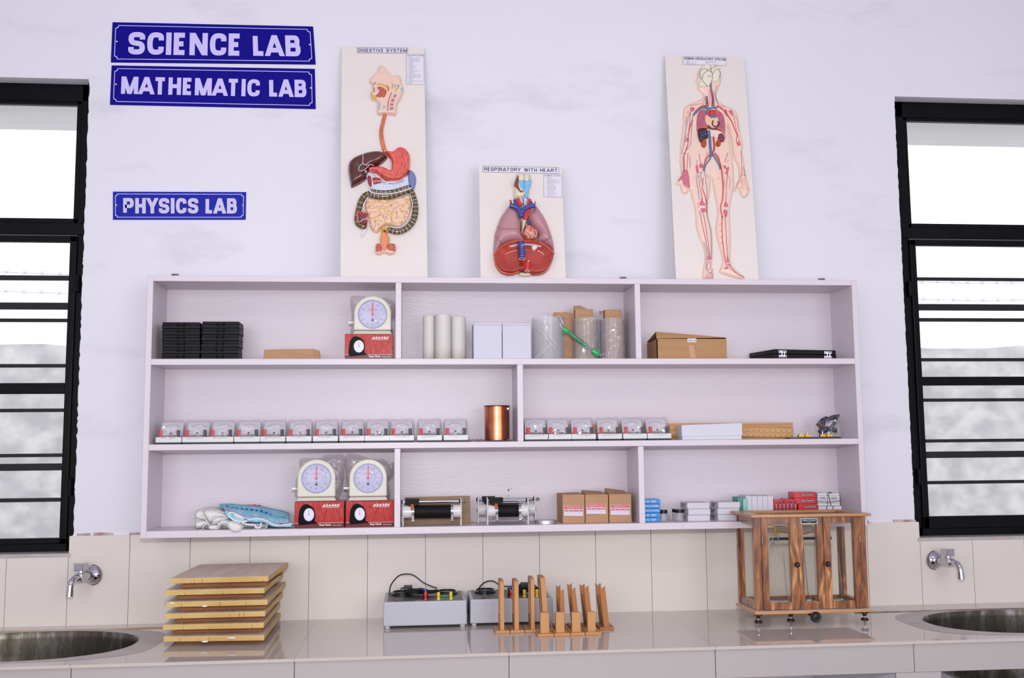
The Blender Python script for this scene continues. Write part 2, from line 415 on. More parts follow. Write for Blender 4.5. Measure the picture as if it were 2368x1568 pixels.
# wall tiles: one course above the counter, 200 x 300 mm
TX, TW, ZT, ZJ = .51864, .20059, 1.092, .795
tile = mat('wall_tile', (220, 210, 204), .30, spec=.35, rgb2=(223, 214, 208), nscale=1.2)
grout = mat('grout', (150, 142, 142), .8)
w = MB(); k0, k1 = -14, 22
for k in range(k0, k1):
    a, b = TX+k*TW, TX+(k+1)*TW
    if a < X0 or b > X1: continue
    for c0, c1 in ((a, b),):
        segs = [(c0, c1, ZT)]
        for (wa, wb) in ((WL[0], TX-4*TW), (TX+11*TW, WR[1])):
            ns = []
            for s0, s1, t in segs:
                if s1 <= wa or s0 >= wb: ns.append((s0, s1, t)); continue
                if s0 < wa: ns.append((s0, wa, t))
                ns.append((max(s0, wa), min(s1, wb), 1.026))
                if s1 > wb: ns.append((wb, s1, t))
            segs = ns
        for s0, s1, t in segs:
            if s1-s0 > .004: w.box(s0+.0008, s1-.0008, -.008, .0, ZJ-.02, t)
        w.box(c0, c1, -.0068, -.0005, ZJ-.02, 1.03, 1)
struct(w.build('wall_tiles', [tile, grout], bevel=.0006, segs=1))
# bare strip of mortar between the tiles and the plaster
w = MB(); r = random.Random(3)
for xa, xb in ((WL[1]+.015, .0), (2.44, WR[0])):
    x = xa
    while x < xb:
        x2 = min(x+r.uniform(.03, .09), xb)
        if r.random() < .85: w.hexa([(x, -.006, ZT), (x2, -.006, ZT), (x2, 0, ZT), (x, 0, ZT), (x, -.002, ZT+r.uniform(.004, .012)), (x2, -.002, ZT+r.uniform(.004, .012)), (x2, 0, ZT+.008), (x, 0, ZT+.008)])
        x = x2+r.choice((0, 0, .01))
struct(w.build('trim_1', mat('bare_mortar', (168, 128, 120), .9, rgb2=(200, 190, 188), nscale=30)))

black = mat('black_enamel', (5, 5, 9), .38, spec=.12, bump=.2, bscale=40, rgb2=(10, 10, 17), nscale=9)
glass = film('window_glass', tint=(250, 251, 252), haze=.015, gloss=.0, rough=.02)
netm = film('insect_net', tint=(250, 250, 252), haze=.13, gloss=0, rough=.6, hazecol=(215, 214, 230))
sill_m = mat('sill_tile', (186, 178, 176), .3, rgb2=(175, 165, 162), nscale=12)
def window(name, wa, wb, z0, z1, side, bars, ys, label):
    """steel window: fixed light over two-light casement, square grill bars outside. side=+1 when its inner edge faces right"""
    root = thing(name, label, None, ((wa+wb)/2, .09, z0)); struct(root, label)
    yf = .055; fr = MB(); e = wb if side > 0 else wa; s = -side; far = wb-wa
    ed_ = .005 if side > 0 else .024
    def X(d): return e+s*(d+(ed_ if 0 < d < far/2 else 0))                                      # d metres away from the edge next to the cabinet
    def bx(mb, d0, d1, y0, y1, za, zb, m=0):
        xa, xb = sorted((X(d0), X(d1))); mb.box(xa, xb, y0, y1, za, zb, m)
    zt, zu0, zu1, zm0, zm1, zb = ys                              # glass levels: top light top/bottom, middle light top/bottom, low light top/bottom
    bx(fr, 0, .034, yf, yf+.055, z0, z1); bx(fr, far-.034, far, yf, yf+.055, z0, z1)
    bx(fr, 0, far, yf, yf+.055, zt+.012, z1); bx(fr, 0, far, yf, yf+.055, z0, z0+.035)
    bx(fr, 0, far, yf-.006, yf+.05, zu0-.062, zu0-.018)
    fr.build('window_frame', black, root, bevel=.003)
    # fixed top light
    sh = MB(); bx(sh, .034, .052, yf+.006, yf+.03, zu0-.018, zt+.016); bx(sh, far-.052, far-.034, yf+.006, yf+.03, zu0-.018, zt+.016)
    bx(sh, .034, far-.034, yf+.006, yf+.03, zt, zt+.016); bx(sh, .034, far-.034, yf+.006, yf+.03, zu0-.018, zu0)
    sh.build('top_light_frame', black, root, bevel=.003)
    # opening casement
    cs = MB(); bx(cs, .030, .054, yf-.012, yf+.012, z0+.028, zu1+.022); bx(cs, far-.054, far-.030, yf-.012, yf+.012, z0+.028, zu1+.022)
    bx(cs, .03, far-.03, yf-.012, yf+.012, zu1, zu1+.022); bx(cs, .03, far-.03, yf-.012, yf+.012, z0+.028, zb)
    bx(cs, .03, far-.03, yf-.010, yf+.012, zm1, zm0)
    cas = cs.build('casement', black, root, bevel=.003)
    for zc in (1.965, 1.255):
        h = MB(); x = X(.022); h.lathe([(.004, -.03), (.009, -.028), (.009, .028), (.004, .03)], (x, yf-.012, zc), 'z', 10)
        h.box(min(x, X(.045)), max(x, X(.045)), yf-.016, yf-.010, zc-.022, zc+.022)
        h.build('hinge', black, cas)
    g = MB()
    bx(g, .05, far-.05, yf+.016, yf+.019, zu0-.002, zt+.002); bx(g, .05, far-.05, yf-.001, yf+.002, zm0-.004, zu1+.004); bx(g, .05, far-.05, yf-.001, yf+.002, zb-.004, zm1+.004)
    g.build('glass_pane', glass, root)
    if True:
        n = MB(); bx(n, .036, far-.036, yf+.130, yf+.131, z0+.03, zu0-.04); n.build('insect_net', netm, root)
    sl = MB(); xa, xb = wa, wb
    sl.hexa([(xa, -.009, 1.022), (xb, -.009, 1.022), (xb, yf+.03, 1.026), (xa, yf+.03, 1.026), (xa, -.009, 1.0345), (xb, -.009, 1.0345), (xb, yf+.03, z0+.002), (xa, yf+.03, z0+.002)])
    sl.build('window_sill', sill_m, root, bevel=.001)
    # grill of bars outside the glass
    for (zc, hh) in bars:
        b = MB(); b.box(wa, wb, .155, .167, zc-hh*.62, zc+hh*.62); b.build('grill_bar', black, root)
    return root
Zy = lambda u, v, y=.06: at(u, v, y).z
window('window_1', WL[0], WL[1], WL[2], WL[3], 1, [(Zy(100, v, .16), h) for v, h in ((643, .014), (708, .020), (741, .010), (846, .010), (949, .010), (1053, .010), (1080, .020), (1156, .011))],
       (Zy(180, 243), Zy(176, 505), Zy(171, 562), Zy(158, 886), Zy(155, 911), Zy(144, 1243)), 'black steel window with horizontal grill bars, left of the shelf unit')
window('window_2', WR[0], WR[1], WR[2], WR[3], -1, [(Zy(2240, v, .16), h) for v, h in ((646, .010), (711, .020), (740, .011), (832, .010), (925, .010), (1019, .010), (1051, .020), (1115, .010))],
       (Zy(2087, 279), Zy(2095, 516), Zy(2100, 569), Zy(2112, 872), Zy(2116, 892), Zy(2126, 1194)), 'black steel window with horizontal grill bars, right of the shelf unit')
# black paint that ran over the plaster edge beside the windows
r = random.Random(11)
for (xe, sg) in ((WL[1], 1), (WR[0], -1)):
    w = MB(); z = 1.095; pts = []
    while z < 2.685:
        pts.append((xe+sg*r.uniform(.0005, .0045 if sg > 0 else .003), z)); z += r.uniform(.005, .022)
    pts = smooth_poly([(p[0], p[1], 0) for p in pts], 3, False)
    poly = [(p.x, p.y) for p in pts]+[(xe-sg*.001, 2.685), (xe-sg*.001, 1.095)]
    w.prism(poly, -.0008, .0002); struct(w.build('trim_%d' % (2 if sg > 0 else 3), black))
# ------- outside: sun breaker slabs, compound wall, ground
conc = mat('stained_concrete', (184, 181, 174), .9, rgb2=(224, 219, 209), nscale=5.5, stretch=(1, 1, 1.3), detail=12)
w = MB()
for a in (WL, WR): w.box(a[0]-.3, a[1]+.3, WALLT, WALLT+.45, a[3]+.02, a[3]+.10)
tag(w.build('overhang_slab', mat('slab_white', (240, 240, 244), .8)), kind='structure')
w = MB(); r = random.Random(5); ztop = at(80, 800, 4.2).z; x = -9; pts = []
while x < 14:
    pts.append((x, ztop+r.uniform(-.02, .02))); x += r.uniform(.15, .5)
w.prism(pts+[(14, -.6), (-9, -.6)], 4.2, 4.42)
struct(w.build('compound_wall', conc))
w = MB(); w.box(-9, 14, WALLT, 9, -.7, -.55); struct(w.build('ground_outside', mat('pale_yard', (206, 201, 192), .95, rgb2=(190, 184, 174), nscale=4)))
wire = mat('galvanised_wire', (150, 150, 165), .5, metal=.6)
for v, lab in ((632, 'upper strand of barbed wire above the concrete wall outside'), (676, 'lower strand of barbed wire above the concrete wall outside')):
    z = at(80, v, 4.3).z; pts = []; x = -7
    while x < 12: pts.append((x, 4.31, z+.012*math.sin(x*2.1)-.02*math.sin((x % 2.4)/2.4*math.pi))); x += .2
    w = MB(); w.tube(pts, .002, 5)
    x = -6.9
    while x < 12:
        zz = z+.012*math.sin(x*2.1)-.02*math.sin((x % 2.4)/2.4*math.pi)
        w.tube([(x-.02, 4.31, zz-.02), (x+.02, 4.31, zz+.02)], .0016, 4); w.tube([(x-.015, 4.31, zz+.02), (x+.02, 4.31, zz-.018)], .0016, 4)
        x += .13
    tag(w.build('barbed_wire', wire, base=(2, 4.31, z)), lab, 'barbed wire')
# ---------------------------------------------------------------- the wall shelf unit
CW, CD = 2.44, .2008
Z1, Z2, Z3 = 1.6786, 1.3983, 1.1192          # the three floors
def shelfpaint():
    m = mat('pinkish_shelf_paint', (214, 204, 213), .36, spec=.42)
    nt = m.node_tree; N = nt.nodes; L = nt.links.new; b = N['Principled BSDF']
    tc = N.new('ShaderNodeTexCoord'); mp = N.new('ShaderNodeMapping'); mp.inputs['Scale'].default_value = (7, 7, 34)
    L(tc.outputs['Object'], mp.inputs[0])
    n = N.new('ShaderNodeTexNoise'); n.inputs['Scale'].default_value = 6; n.inputs['Detail'].default_value = 5
    L(mp.outputs[0], n.inputs['Vector'])
    bp = N.new('ShaderNodeBump'); bp.inputs['Strength'].default_value = .5; bp.inputs['Distance'].default_value = .0014
    L(n.outputs['Fac'], bp.inputs['Height']); L(bp.outputs[0], b.inputs['Normal'])
    return m
sp = shelfpaint()
cab = thing('wall_shelf_unit', 'pale pinkish painted wall shelf unit with three rows of open compartments', 'shelf unit', (CW/2, 0, 1.0964))
def part(n, *a, **k):
    w = MB(); w.box(*a); return w.build(n, sp, cab, bevel=k.get('bevel', .0012), segs=1)
part('back_panel', .01, CW-.01, -.010, -.0, 1.10, 1.95, bevel=0)
part('side_panel', 0, .0192, -CD, -.0, 1.0964, 1.9566); part('side_panel', CW-.0192, CW, -CD, -.0, 1.0964, 1.9566)
part('top_panel', .0192, CW-.0192, -CD, -.0, 1.9374, 1.9566)
part('bottom_panel', .0192, CW-.0192, -CD, -.0, 1.0964, Z3)
part('shelf', .0192, CW-.0192, -CD, -.010, 1.6584, Z1)
w = MB(); a, b = .0192, CW-.0192                      # this shelf is thicker towards the wall
w.hexa([(a, -CD, 1.3787), (b, -CD, 1.3787), (b, -.01, 1.367), (a, -.01, 1.367), (a, -CD, Z2), (b, -CD, Z2), (b, -.01, Z2), (a, -.01, Z2)])
w.build('shelf', sp, cab, bevel=.0012, segs=1)
part('divider', .8170, .8368, -CD+.0005, -.010, Z1, 1.9374); part('divider', 1.6397, 1.6597, -CD+.0005, -.010, Z1, 1.9374)
part('divider', 1.2282, 1.2485, -CD+.0005, -.010, Z2, 1.6584)
part('divider', .8150, .8350, -CD+.0005, -.010, Z3, 1.3787-.001); part('divider', 1.6397, 1.6597, -CD+.0005, -.010, Z3, 1.3787-.001)
# fixing cleats that stick up behind the top board
for i, (u, lab) in enumerate(((402, 'leftmost of the dark metal wall clips on top of the shelf unit'), (1443, 'dark metal wall clip on the shelf unit between the lung and circulatory boards'), (1904, 'rightmost dark metal wall clip on top of the shelf unit'))):
    p = at(u, 640, -.02); w = MB()
    w.box(p.x-.012, p.x+.012, -.006, -.0, 1.9566, 1.995); w.tube([(p.x-.01, -.012, 1.985), (p.x, -.014, 1.992), (p.x+.011, -.012, 1.984)], .0022, 6)
    tag(w.build('wall_clip', mat('dull_steel', (120, 114, 122), .5, metal=.5), base=(p.x, -.01, 1.9566)), lab, 'clip', 'wall clips on top of the shelf unit')

for (u, v, du, dv, m_, nm_) in ((1176, 1133.5, 1.6, 3.2, mat('paint_fleck_maroon', (110, 20, 40), .5), 'maroon paint fleck'), (1182.3, 1130.5, .9, 1.1, mat('paint_fleck_maroon'), 'maroon paint fleck'), (1175.7, 1147, 2.4, 1.6, mat('paint_fleck_yellow', (206, 150, 50), .5), 'yellow paint fleck'), (1689, 1120, .7, .8, mat('paint_fleck_maroon'), 'dark fleck')):
    c = at(u, v, -.0103); k = .0015; w = MB(); w.prism([(c.x+du*k*math.cos(2*math.pi*i/9)*(1+.25*math.sin(i*5)), c.z+dv*k*math.sin(2*math.pi*i/9)*(1+.2*math.cos(i*4))) for i in range(9)], -.0107, -.0100)
    o = w.build('paint_fleck', m_, cab); o['label'] = nm_
# ---------------------------------------------------------------- the tiled counter with two sinks
CY = -.645; ZC0 = .795
JX0 = at(680, 1540, CY).x
def ctile():
    m = mat('counter_tile', (186, 177, 176), .035, spec=.55)
    nt = m.node_tree; N = nt.nodes; L = nt.links.new; b = N['Principled BSDF']
    tc = N.new('ShaderNodeTexCoord'); sx = N.new('ShaderNodeSeparateXYZ'); L(tc.outputs['Object'], sx.inputs[0])
    a = N.new('ShaderNodeMath'); a.operation = 'ADD'; a.inputs[1].default_value = -JX0+20*.607; L(sx.outputs[0], a.inputs[0])
    d = N.new('ShaderNodeMath'); d.operation = 'DIVIDE'; d.inputs[1].default_value = .607; L(a.outputs[0], d.inputs[0])
    f = N.new('ShaderNodeMath'); f.operation = 'PINGPONG'; f.inputs[1].default_value = .5; L(d.outputs[0], f.inputs[0])
    c = N.new('ShaderNodeMath'); c.operation = 'LESS_THAN'; c.inputs[1].default_value = .0015; L(f.outputs[0], c.inputs[0])
    n = N.new('ShaderNodeTexNoise'); n.inputs['Scale'].default_value = 1.5; n.inputs['Detail'].default_value = 6; L(tc.outputs['Object'], n.inputs['Vector'])
    mx0 = N.new('ShaderNodeMix'); mx0.data_type = 'RGBA'; mx0.inputs['A'].default_value = tuple(lin(x) for x in (192, 181, 175))+(1,); mx0.inputs['B'].default_value = tuple(lin(x) for x in (198, 188, 182))+(1,)
    L(n.outputs['Fac'], mx0.inputs['Factor'])
    mx = N.new('ShaderNodeMix'); mx.data_type = 'RGBA'; mx.inputs['B'].default_value = tuple(lin(x) for x in (160, 150, 148))+(1,)
    L(mx0.outputs['Result'], mx.inputs['A']); L(c.outputs[0], mx.inputs['Factor']); L(mx.outputs['Result'], b.inputs['Base Color'])
    return m
ct = ctile()
SINKS = ((-.300, -.345, .335, .232), (2.892, -.372, .336, .212))
ctr = thing('counter', 'long counter faced with glossy beige tiles under the shelf unit', 'counter', (1.2, -.3, 0))
XA, XB = X0+.01, X1-.01
def oval(cx, cy, a, b, n=48, p=2.25):
    out = []
    for k in range(n):
        t = 2*math.pi*k/n; c, s = math.cos(t), math.sin(t)
        out.append((cx+a*math.copysign(abs(c)**(2/p), c), cy+b*math.copysign(abs(s)**(2/p), s)))
    return out
co = [(XA, CY), (XB, CY), (XB, -.0085), (XA, -.0085)]; ed = [(0, 1), (1, 2), (2, 3), (3, 0)]
for sk in SINKS:
    o = len(co); q = oval(*sk); co += q; ed += [(o+i, o+(i+1) % len(q)) for i in range(len(q))]
v2, e2, f2, _, _, _ = delaunay_2d_cdt([Vector(p) for p in co], ed, [], 1, 1e-6)
def inov(x, y, s): return abs((x-s[0])/s[2])**2.25+abs((y-s[1])/s[3])**2.25 < .995
fs = [f for f in f2 if not any(inov(sum(v2[i].x for i in f)/3, sum(v2[i].y for i in f)/3, s) for s in SINKS)]
bm = bmesh.new(); bv = [bm.verts.new((p.x, p.y, ZC0)) for p in v2]
for f in fs: bm.faces.new([bv[i] for i in f])
r_ = bmesh.ops.extrude_face_region(bm, geom=bm.faces[:]); 
for g in r_['geom']:
    if isinstance(g, bmesh.types.BMVert): g.co.z -= .009
for v in [v for v in bm.verts if not v.link_faces]: bm.verts.remove(v)
bmesh.ops.recalc_face_normals(bm, faces=bm.faces[:])
me = bpy.data.meshes.new('worktop'); 
for v in bm.verts: v.co -= ctr.location
bm.to_mesh(me); bm.free(); me.materials.append(ct)
o = bpy.data.objects.new('worktop', me); COL.objects.link(o); o.parent = ctr
# the object-space origin differs from the world by the counter's base: keep the joints in step
for nd in ct.node_tree.nodes:
    if nd.type == 'MATH' and nd.operation == 'ADD': nd.inputs[1].default_value += ctr.location.x
fm = mat('fascia_tile', (180, 172, 171), .25, spec=.35, rgb2=(175, 168, 168), nscale=1.1)
w = MB(); x = .518-.2-.0045; xs_ = []
k = -6
jx = [at(680, 1540, CY).x+.607*i for i in range(-6, 9)]
for a, b in zip(jx[:-1], jx[1:]):
    a2, b2 = max(a, XA), min(b, XB)
    if b2 > a2: w.box(a2+.001, b2-.001, CY+.008, CY+.016, .703, ZC0-.0095)
w.build('front_fascia', fm, ctr, bevel=.0008, segs=1)
w = MB(); w.box(XA, XB, CY+.0165, -.01, .706, ZC0-.06)
slab_m = mat('rough_cement', (150, 144, 140), .9, rgb2=(126, 120, 118), nscale=14)
# slab with openings under the sinks
w = MB(); cuts = sorted((s[0]-s[2]-.02, s[0]+s[2]+.02) for s in SINKS); x = XA
for c0, c1 in cuts+[(XB, XB)]:
    if c0 > x: w.box(x, c0, CY+.0165, -.01, .706, ZC0-.0095)
    if c1 > c0:
        w.box(c0, c1, CY+.0165, SINKS[0][1]-.262, .706, ZC0-.0095) if False else None
    x = c1
w.build('slab', slab_m, ctr)
# supports under the slab
w0 = at(2092, 1560, CY+.02).x; w1 = at(2170, 1560, CY+.02).x
for i, (a, b) in enumerate(((w0-.03, w1), (.95, 1.05), (-1.0, -.88))):
    w = MB(); w.box(a, b, CY+.02, -.01, 0, .7055); w.build('support_wall', [PL], ctr)
    w = MB(); w.box(a-.002, b+.002, CY+.008, CY+.0195, 0, .7025); w.build('support_tile', fm, ctr)
# cement and sealing round the sinks
seal = mat('grey_sealant', (172, 163, 160), .45, rgb2=(184, 175, 172), nscale=22)
rust = mat('rust_stain', (196, 150, 96), .8, rgb2=(205, 190, 172), nscale=26, stretch=(.35, 1, 1))
grime = mat('dark_grime', (120, 108, 98), .8, rgb2=(165, 156, 150), nscale=30, stretch=(.4, 1, 1))
for s, mt, lab in ((SINKS[0], rust, 'left'), (SINKS[1], grime, 'right')):
    w = MB(); a = oval(s[0], s[1], s[2]+.001, s[3]+.001); b = oval(s[0], s[1], s[2]+.075, s[3]+.02, p=3.2)
    b = [(x, max(min(y, -.012), CY+.02)) for x, y in b]; n = len(a)
    w.add([(p[0], p[1], ZC0+.0006) for p in a]+[(p[0], p[1], ZC0+.0004) for p in b], [(i, (i+1) % n, (i+1) % n+n, i+n) for i in range(n)])
    w.build('sink_surround', seal, ctr)
    w = MB(); r = random.Random(4); x = s[0]-s[2]-.15; top = []; bot = []
    yb = s[1]+s[3]+.012
    while x < s[0]+s[2]+.07:
        top.append((x, yb+r.uniform(.007, .014))); bot.append((x, yb-r.uniform(.000, .004))); x += .03
    w.slab(top+bot[::-1], ZC0+.0008, ZC0+.0022); w.build('sealing_strip', mt, ctr)
def sinkmat():
    m = mat('stained_steel', (150, 145, 138), .33, metal=.9)
    nt = m.node_tree; N = nt.nodes; L = nt.links.new; b = N['Principled BSDF']
    tc = N.new('ShaderNodeTexCoord'); mp = N.new('ShaderNodeMapping'); mp.inputs['Scale'].default_value = (9, 9, 2.5)
    L(tc.outputs['Object'], mp.inputs[0])
    n = N.new('ShaderNodeTexNoise'); n.inputs['Scale'].default_value = 2.2; n.inputs['Detail'].default_value = 8; n.inputs['Roughness'].default_value = .7
    L(mp.outputs[0], n.inputs['Vector'])
    r = N.new('ShaderNodeValToRGB'); e = r.color_ramp.elements; e[0].position = .30; e[0].color = (.05, .043, .033, 1); e[1].position = .70; e[1].color = (.40, .39, .38, 1)
    e2 = r.color_ramp.elements.new(.5); e2.color = (.13, .115, .09, 1)
    L(n.outputs['Fac'], r.inputs[0]); L(r.outputs[0], b.inputs['Base Color'])
    r2 = N.new('ShaderNodeMapRange'); r2.inputs[1].default_value = .3; r2.inputs[2].default_value = .7; r2.inputs[3].default_value = .5; r2.inputs[4].default_value = .2
    L(n.outputs['Fac'], r2.inputs[0]); L(r2.outputs[0], b.inputs['Roughness'])
    return m
stm = sinkmat()
for s, lab in ((SINKS[0], 'stained oval steel sink bowl at the left end of the counter'), (SINKS[1], 'stained oval steel sink bowl at the right end of the counter')):
    root = thing('sink', lab, 'sink', (s[0], s[1], ZC0-.20), 'sinks set into the counter')
    prof = [(1.0, .0012), (.992, -.002), (.985, -.02), (.975, -.07), (.955, -.12), (.90, -.155), (.80, -.172), (.55, -.18), (.12, -.185)]
    w = MB(); w.grid([[(x, y, ZC0+h) for x, y in oval(s[0], s[1], s[2]*k, s[3]*k)] for k, h in prof], closed=True)
    q = oval(s[0], s[1], s[2]*.12, s[3]*.12); w.add([(x, y, ZC0-.185) for x, y in q], [list(range(len(q)))])
    w.build('bowl', stm, root, smooth=True, recalc=False)
    w = MB(); w.lathe([(.034, .004), (.03, .008), (.022, .004), (.020, -.004)], (s[0], s[1], ZC0-.184), 'z', 20); w.build('drain', mat('drain_steel', (170, 168, 165), .25, metal=1), root, smooth=SM)
# ---------------------------------------------------------------- blue room signs
screw_m = mat('screw_steel', (190, 190, 195), .3, metal=.9)
def sign(name, label, bl, br, tl, tr, words, blue, white):
    """words: (text, s0, s1, t0, t1) in fractions of the plate"""
    y = -.0035
    BL, BR, TL, TR = (at(*p, y) for p in (bl, br, tl, tr))
    root = thing(name, label, 'sign', ((BL.x+BR.x)/2, 0, min(BL.z, BR.z)), 'blue laboratory name plates')
    P = lambda s, t: BL.lerp(BR, s).lerp(TL.lerp(TR, s), t)
    w = MB(); w.prism([(p.x, p.z) for p in (BL, BR, TR, TL)], y, -.0002); w.build('plate', blue, root, bevel=.0006, segs=1)
    Wd = (BR-BL).length; Hd = (TL-BL).length
    def path(a, r):
        out = []
        for cx, cy, t0 in ((a, a, 90), (Wd-a, a, 180), (Wd-a, Hd-a, 270), (a, Hd-a, 0)):
            out += [(cx+r*math.cos(math.radians(t0-90*k/6)), cy+r*math.sin(math.radians(t0-90*k/6))) for k in range(7)]
        return out
    a0 = Hd*.075; wd = Hd*.016 if Hd > .12 else Hd*.022
    po, pi_ = path(a0, Hd*.07), path(a0+wd, Hd*.07)
    w = MB(); n = len(po)
    w.add([P(p[0]/Wd, p[1]/Hd)-Vector((0, .0005, 0)) for p in po]+[P(p[0]/Wd, p[1]/Hd)-Vector((0, .0005, 0)) for p in pi_], [(i, (i+1) % n, (i+1) % n+n, i+n) for i in range(n)])
    w.build('border_line', white, root)
    w = MB(); ex = BR-BL; ez = TL-BL
    for s, s0, s1, t0, t1 in words:
        O = P(s0, t0)-Vector((0, .0006, 0)); hh = (P(s0, t1)-P(s0, t0)).length; block(w, s, O, P(s1, t0)-P(s0, t0), P(s0, t1)-P(s0, t0), (P(s1, t0)-P(s0, t0)).length, hh, hh*.225, .42)
    w.build('lettering', white, root)
    for s in (.025, .977):
        p = P(s, .52); w = MB(); w.lathe([(.0034, 0), (.0034, -.001), (.0015, -.0022)], (p.x, y, p.z), 'y', 12); w.build('screw', screw_m, root, smooth=SM)
bl1 = mat('sign_blue', (20, 12, 132), .35, spec=.08); wh1 = mat('sign_white_print', (204, 194, 244), .6, spec=.1)
bl2 = mat('sign_blue_lighter', (32, 40, 160), .4, spec=.1); wh2 = mat('sign_white_print_greyer', (204, 198, 228), .6, spec=.1)
f1 = lambda x: (x-675)/1222
sign('room_sign', 'blue sign reading SCIENCE LAB, topmost on the wall', (256, 144), (730, 149), (260, 51), (724, 61),
     [('SCIENCE', f1(775), f1(1453), .20, .76), ('LAB', f1(1522), f1(1810), .205, .745)], bl1, wh1)
f2 = lambda x: (x-667)/1238
sign('room_sign', 'blue sign reading MATHEMATIC LAB, under the SCIENCE LAB sign', (254, 242), (730, 252), (258, 151), (728, 159),
     [('MATHEMATIC', f2(730), f2(1563), .28, .72), ('LAB', f2(1622), f2(1850), .285, .72)], bl1, wh1)
f3 = lambda x: (x-681)/805
sign('room_sign', 'smaller lighter blue sign reading PHYSICS LAB', (261, 508), (568, 508), (261, 443), (569, 444),
     [('PHYSICS', f3(743), f3(1197), .22, .77), ('LAB', f3(1240), f3(1432), .22, .77)], bl2, wh2)

# ---------------------------------------------------------------- anatomical relief boards leaning on the wall
class Board:
    def __init__(s, name, label, tl, tr, br, bl, yb, yt, m, edge):
        zt = at(tl[0], tl[1], yt).z; zb = 1.9570
        up = Vector((0, yt-yb, zt-zb)).normalized(); s.n = Vector((0, -up.z, up.y)); s.O0 = Vector((0, yb, zb))
        BL, BR, TR, TL = (s.hit(*p) for p in (bl, br, tr, tl))
        s.ex = (BR-BL).normalized(); s.ez = up-s.ex*up.dot(s.ex); s.ez.normalize(); s.O = BL
        s.root = thing(name, label, 'model', ((BL.x+BR.x)/2, yb, 1.9567), 'anatomy relief boards on top of the shelf unit')
        dz = Vector((0, 0, 1.9570)); 
        def drop(p, q):                      # run the side edge down to the top board
            d = (p-q); return p+d*((1.9572-p.z)/d.z) if abs(d.z) > 1e-6 else p
        BL2, BR2 = drop(BL, TL), drop(BR, TR)
        w = MB(); q = [BL2, BR2, TR, TL]; b = [p-s.n*.006 for p in q]
        b = [Vector((p.x, p.y, max(p.z, 1.9568))) for p in b]
        w.add(q+b, [(0, 1, 2, 3), (7, 6, 5, 4), (0, 4, 5, 1), (1, 5, 6, 2), (2, 6, 7, 3), (3, 7, 4, 0)])
        w.build('backboard', m, s.root, bevel=.0007, segs=1)
    def hit(s, u, v, h=0.):
        d = ray(u, v); o = s.O0+s.n*h; return CC+d*((o-CC).dot(s.n)/d.dot(s.n))
    def loc(s, u, v, h=0.):
        p = s.hit(u, v, h)-s.O; return (p.dot(s.ex), p.dot(s.ez))
    def P(s, a, b, h=0.): return s.O+s.ex*a+s.ez*b+s.n*h
    def rel(s, mb, px, H, Rr, res=.003, z0=0., sub=3, skirt=None, hf=None, m=0):
        ol = [s.loc(u, v, z0+H*.5) for u, v in px]
        vs, fs = relief2d(ol, H, Rr, res, z0, sub, skirt if skirt is not None else z0+.0003, hf)
        mb.add([s.P(*v) for v in vs], fs, m); return mb
    def tubes(s, mb, lines, r, h, m=0, n=6, smooth=3):
        for ln in lines:
            pts = [s.P(*s.loc(u, v, h), h) for u, v in ln]
            rr = r if not isinstance(r, tuple) else [r[0]+(r[1]-r[0])*i/(len(pts)-1) for i in range(len(pts))]
            mb.tube(pts, rr, n, m, smooth=smooth)
        return mb
    def part(s, name, mb, m, parent=None, smooth=True): return mb.build(name, m, parent or s.root, smooth=smooth)
    def rect(s, mb, u0, v0, u1, v1, h=.0008, m=0, slope=0.):
        q = [s.loc(u0, v1), s.loc(u1, v1+slope), s.loc(u1, v0+slope), s.loc(u0, v0)]
        mb.add([s.P(a, b, h) for a, b in q], [(0, 1, 2, 3)], m)
    def frame(s, mb, u0, v0, u1, v1, t=.8, h=.0012, slope=0., m=0):
        for a in ((u0, v0, u1, v0+t, slope), (u0, v1-t, u1, v1, slope)): s.rect(mb, a[0], a[1], a[2], a[3], h, m, a[4])
        s.rect(mb, u0, v0, u0+t, v1, h, m); s.rect(mb, u1-t, v0+slope, u1, v1+slope, h, m)
    def text(s, mb, t, u0, v0, u1, v1, h=.0014, slope=0., bold=.02, m=0):
        a0, b0 = s.loc(u0, v1); a1, b1 = s.loc(u1, v1+slope); a2, b2 = s.loc(u0, v0)
        O = s.P(a0, b0, h)
        if bold >= .03:
            hh = (s.P(a2, b2, h)-O).length; block(mb, t, O, s.P(a1, b1, h)-O, s.P(a2, b2, h)-O, (s.P(a1, b1, h)-O).length, hh, hh*.17, 1.1); return
        put_text(mb, t, O, s.P(a1, b1, h)-O, s.P(a2, b2, h)-O, (s.P(a1, b1, h)-O).length, (s.P(a2, b2, h)-O).length, bold)
cream_b = mat('cream_laminate', (229, 220, 216), .45, spec=.3, rgb2=(226, 217, 213), nscale=3)
lab_w = mat('label_paper', (226, 222, 232), .6); ink = mat('dark_blue_ink', (52, 46, 84), .6); ink2 = mat('grey_ink', (142, 138, 160), .7)
flesh = mat('model_flesh', (236, 200, 184), .25, coat=.3); flesh2 = mat('model_flesh_pale', (240, 212, 198), .3, coat=.2)
red = mat('model_red', (214, 48, 44), .22, coat=.5); blue = mat('model_blue', (44, 66, 140), .2, coat=.5); blue2 = mat('model_mid_blue', (70, 130, 180), .3, coat=.2)
lblue = mat('model_light_blue', (170, 198, 228), .3, coat=.3); sky_b = mat('model_sky_blue', (120, 185, 225), .35)
brown = mat('model_dark_brown', (84, 26, 22), .12, coat=.8); olive = mat('model_olive', (92, 72, 34), .2, coat=.5)
white_p = mat('model_white_line', (235, 230, 238), .35); yellow = mat('model_yellow', (214, 180, 58), .35); coral = mat('model_coral', (226, 96, 84), .18, coat=.6, rgb2=(206, 70, 66), nscale=60)
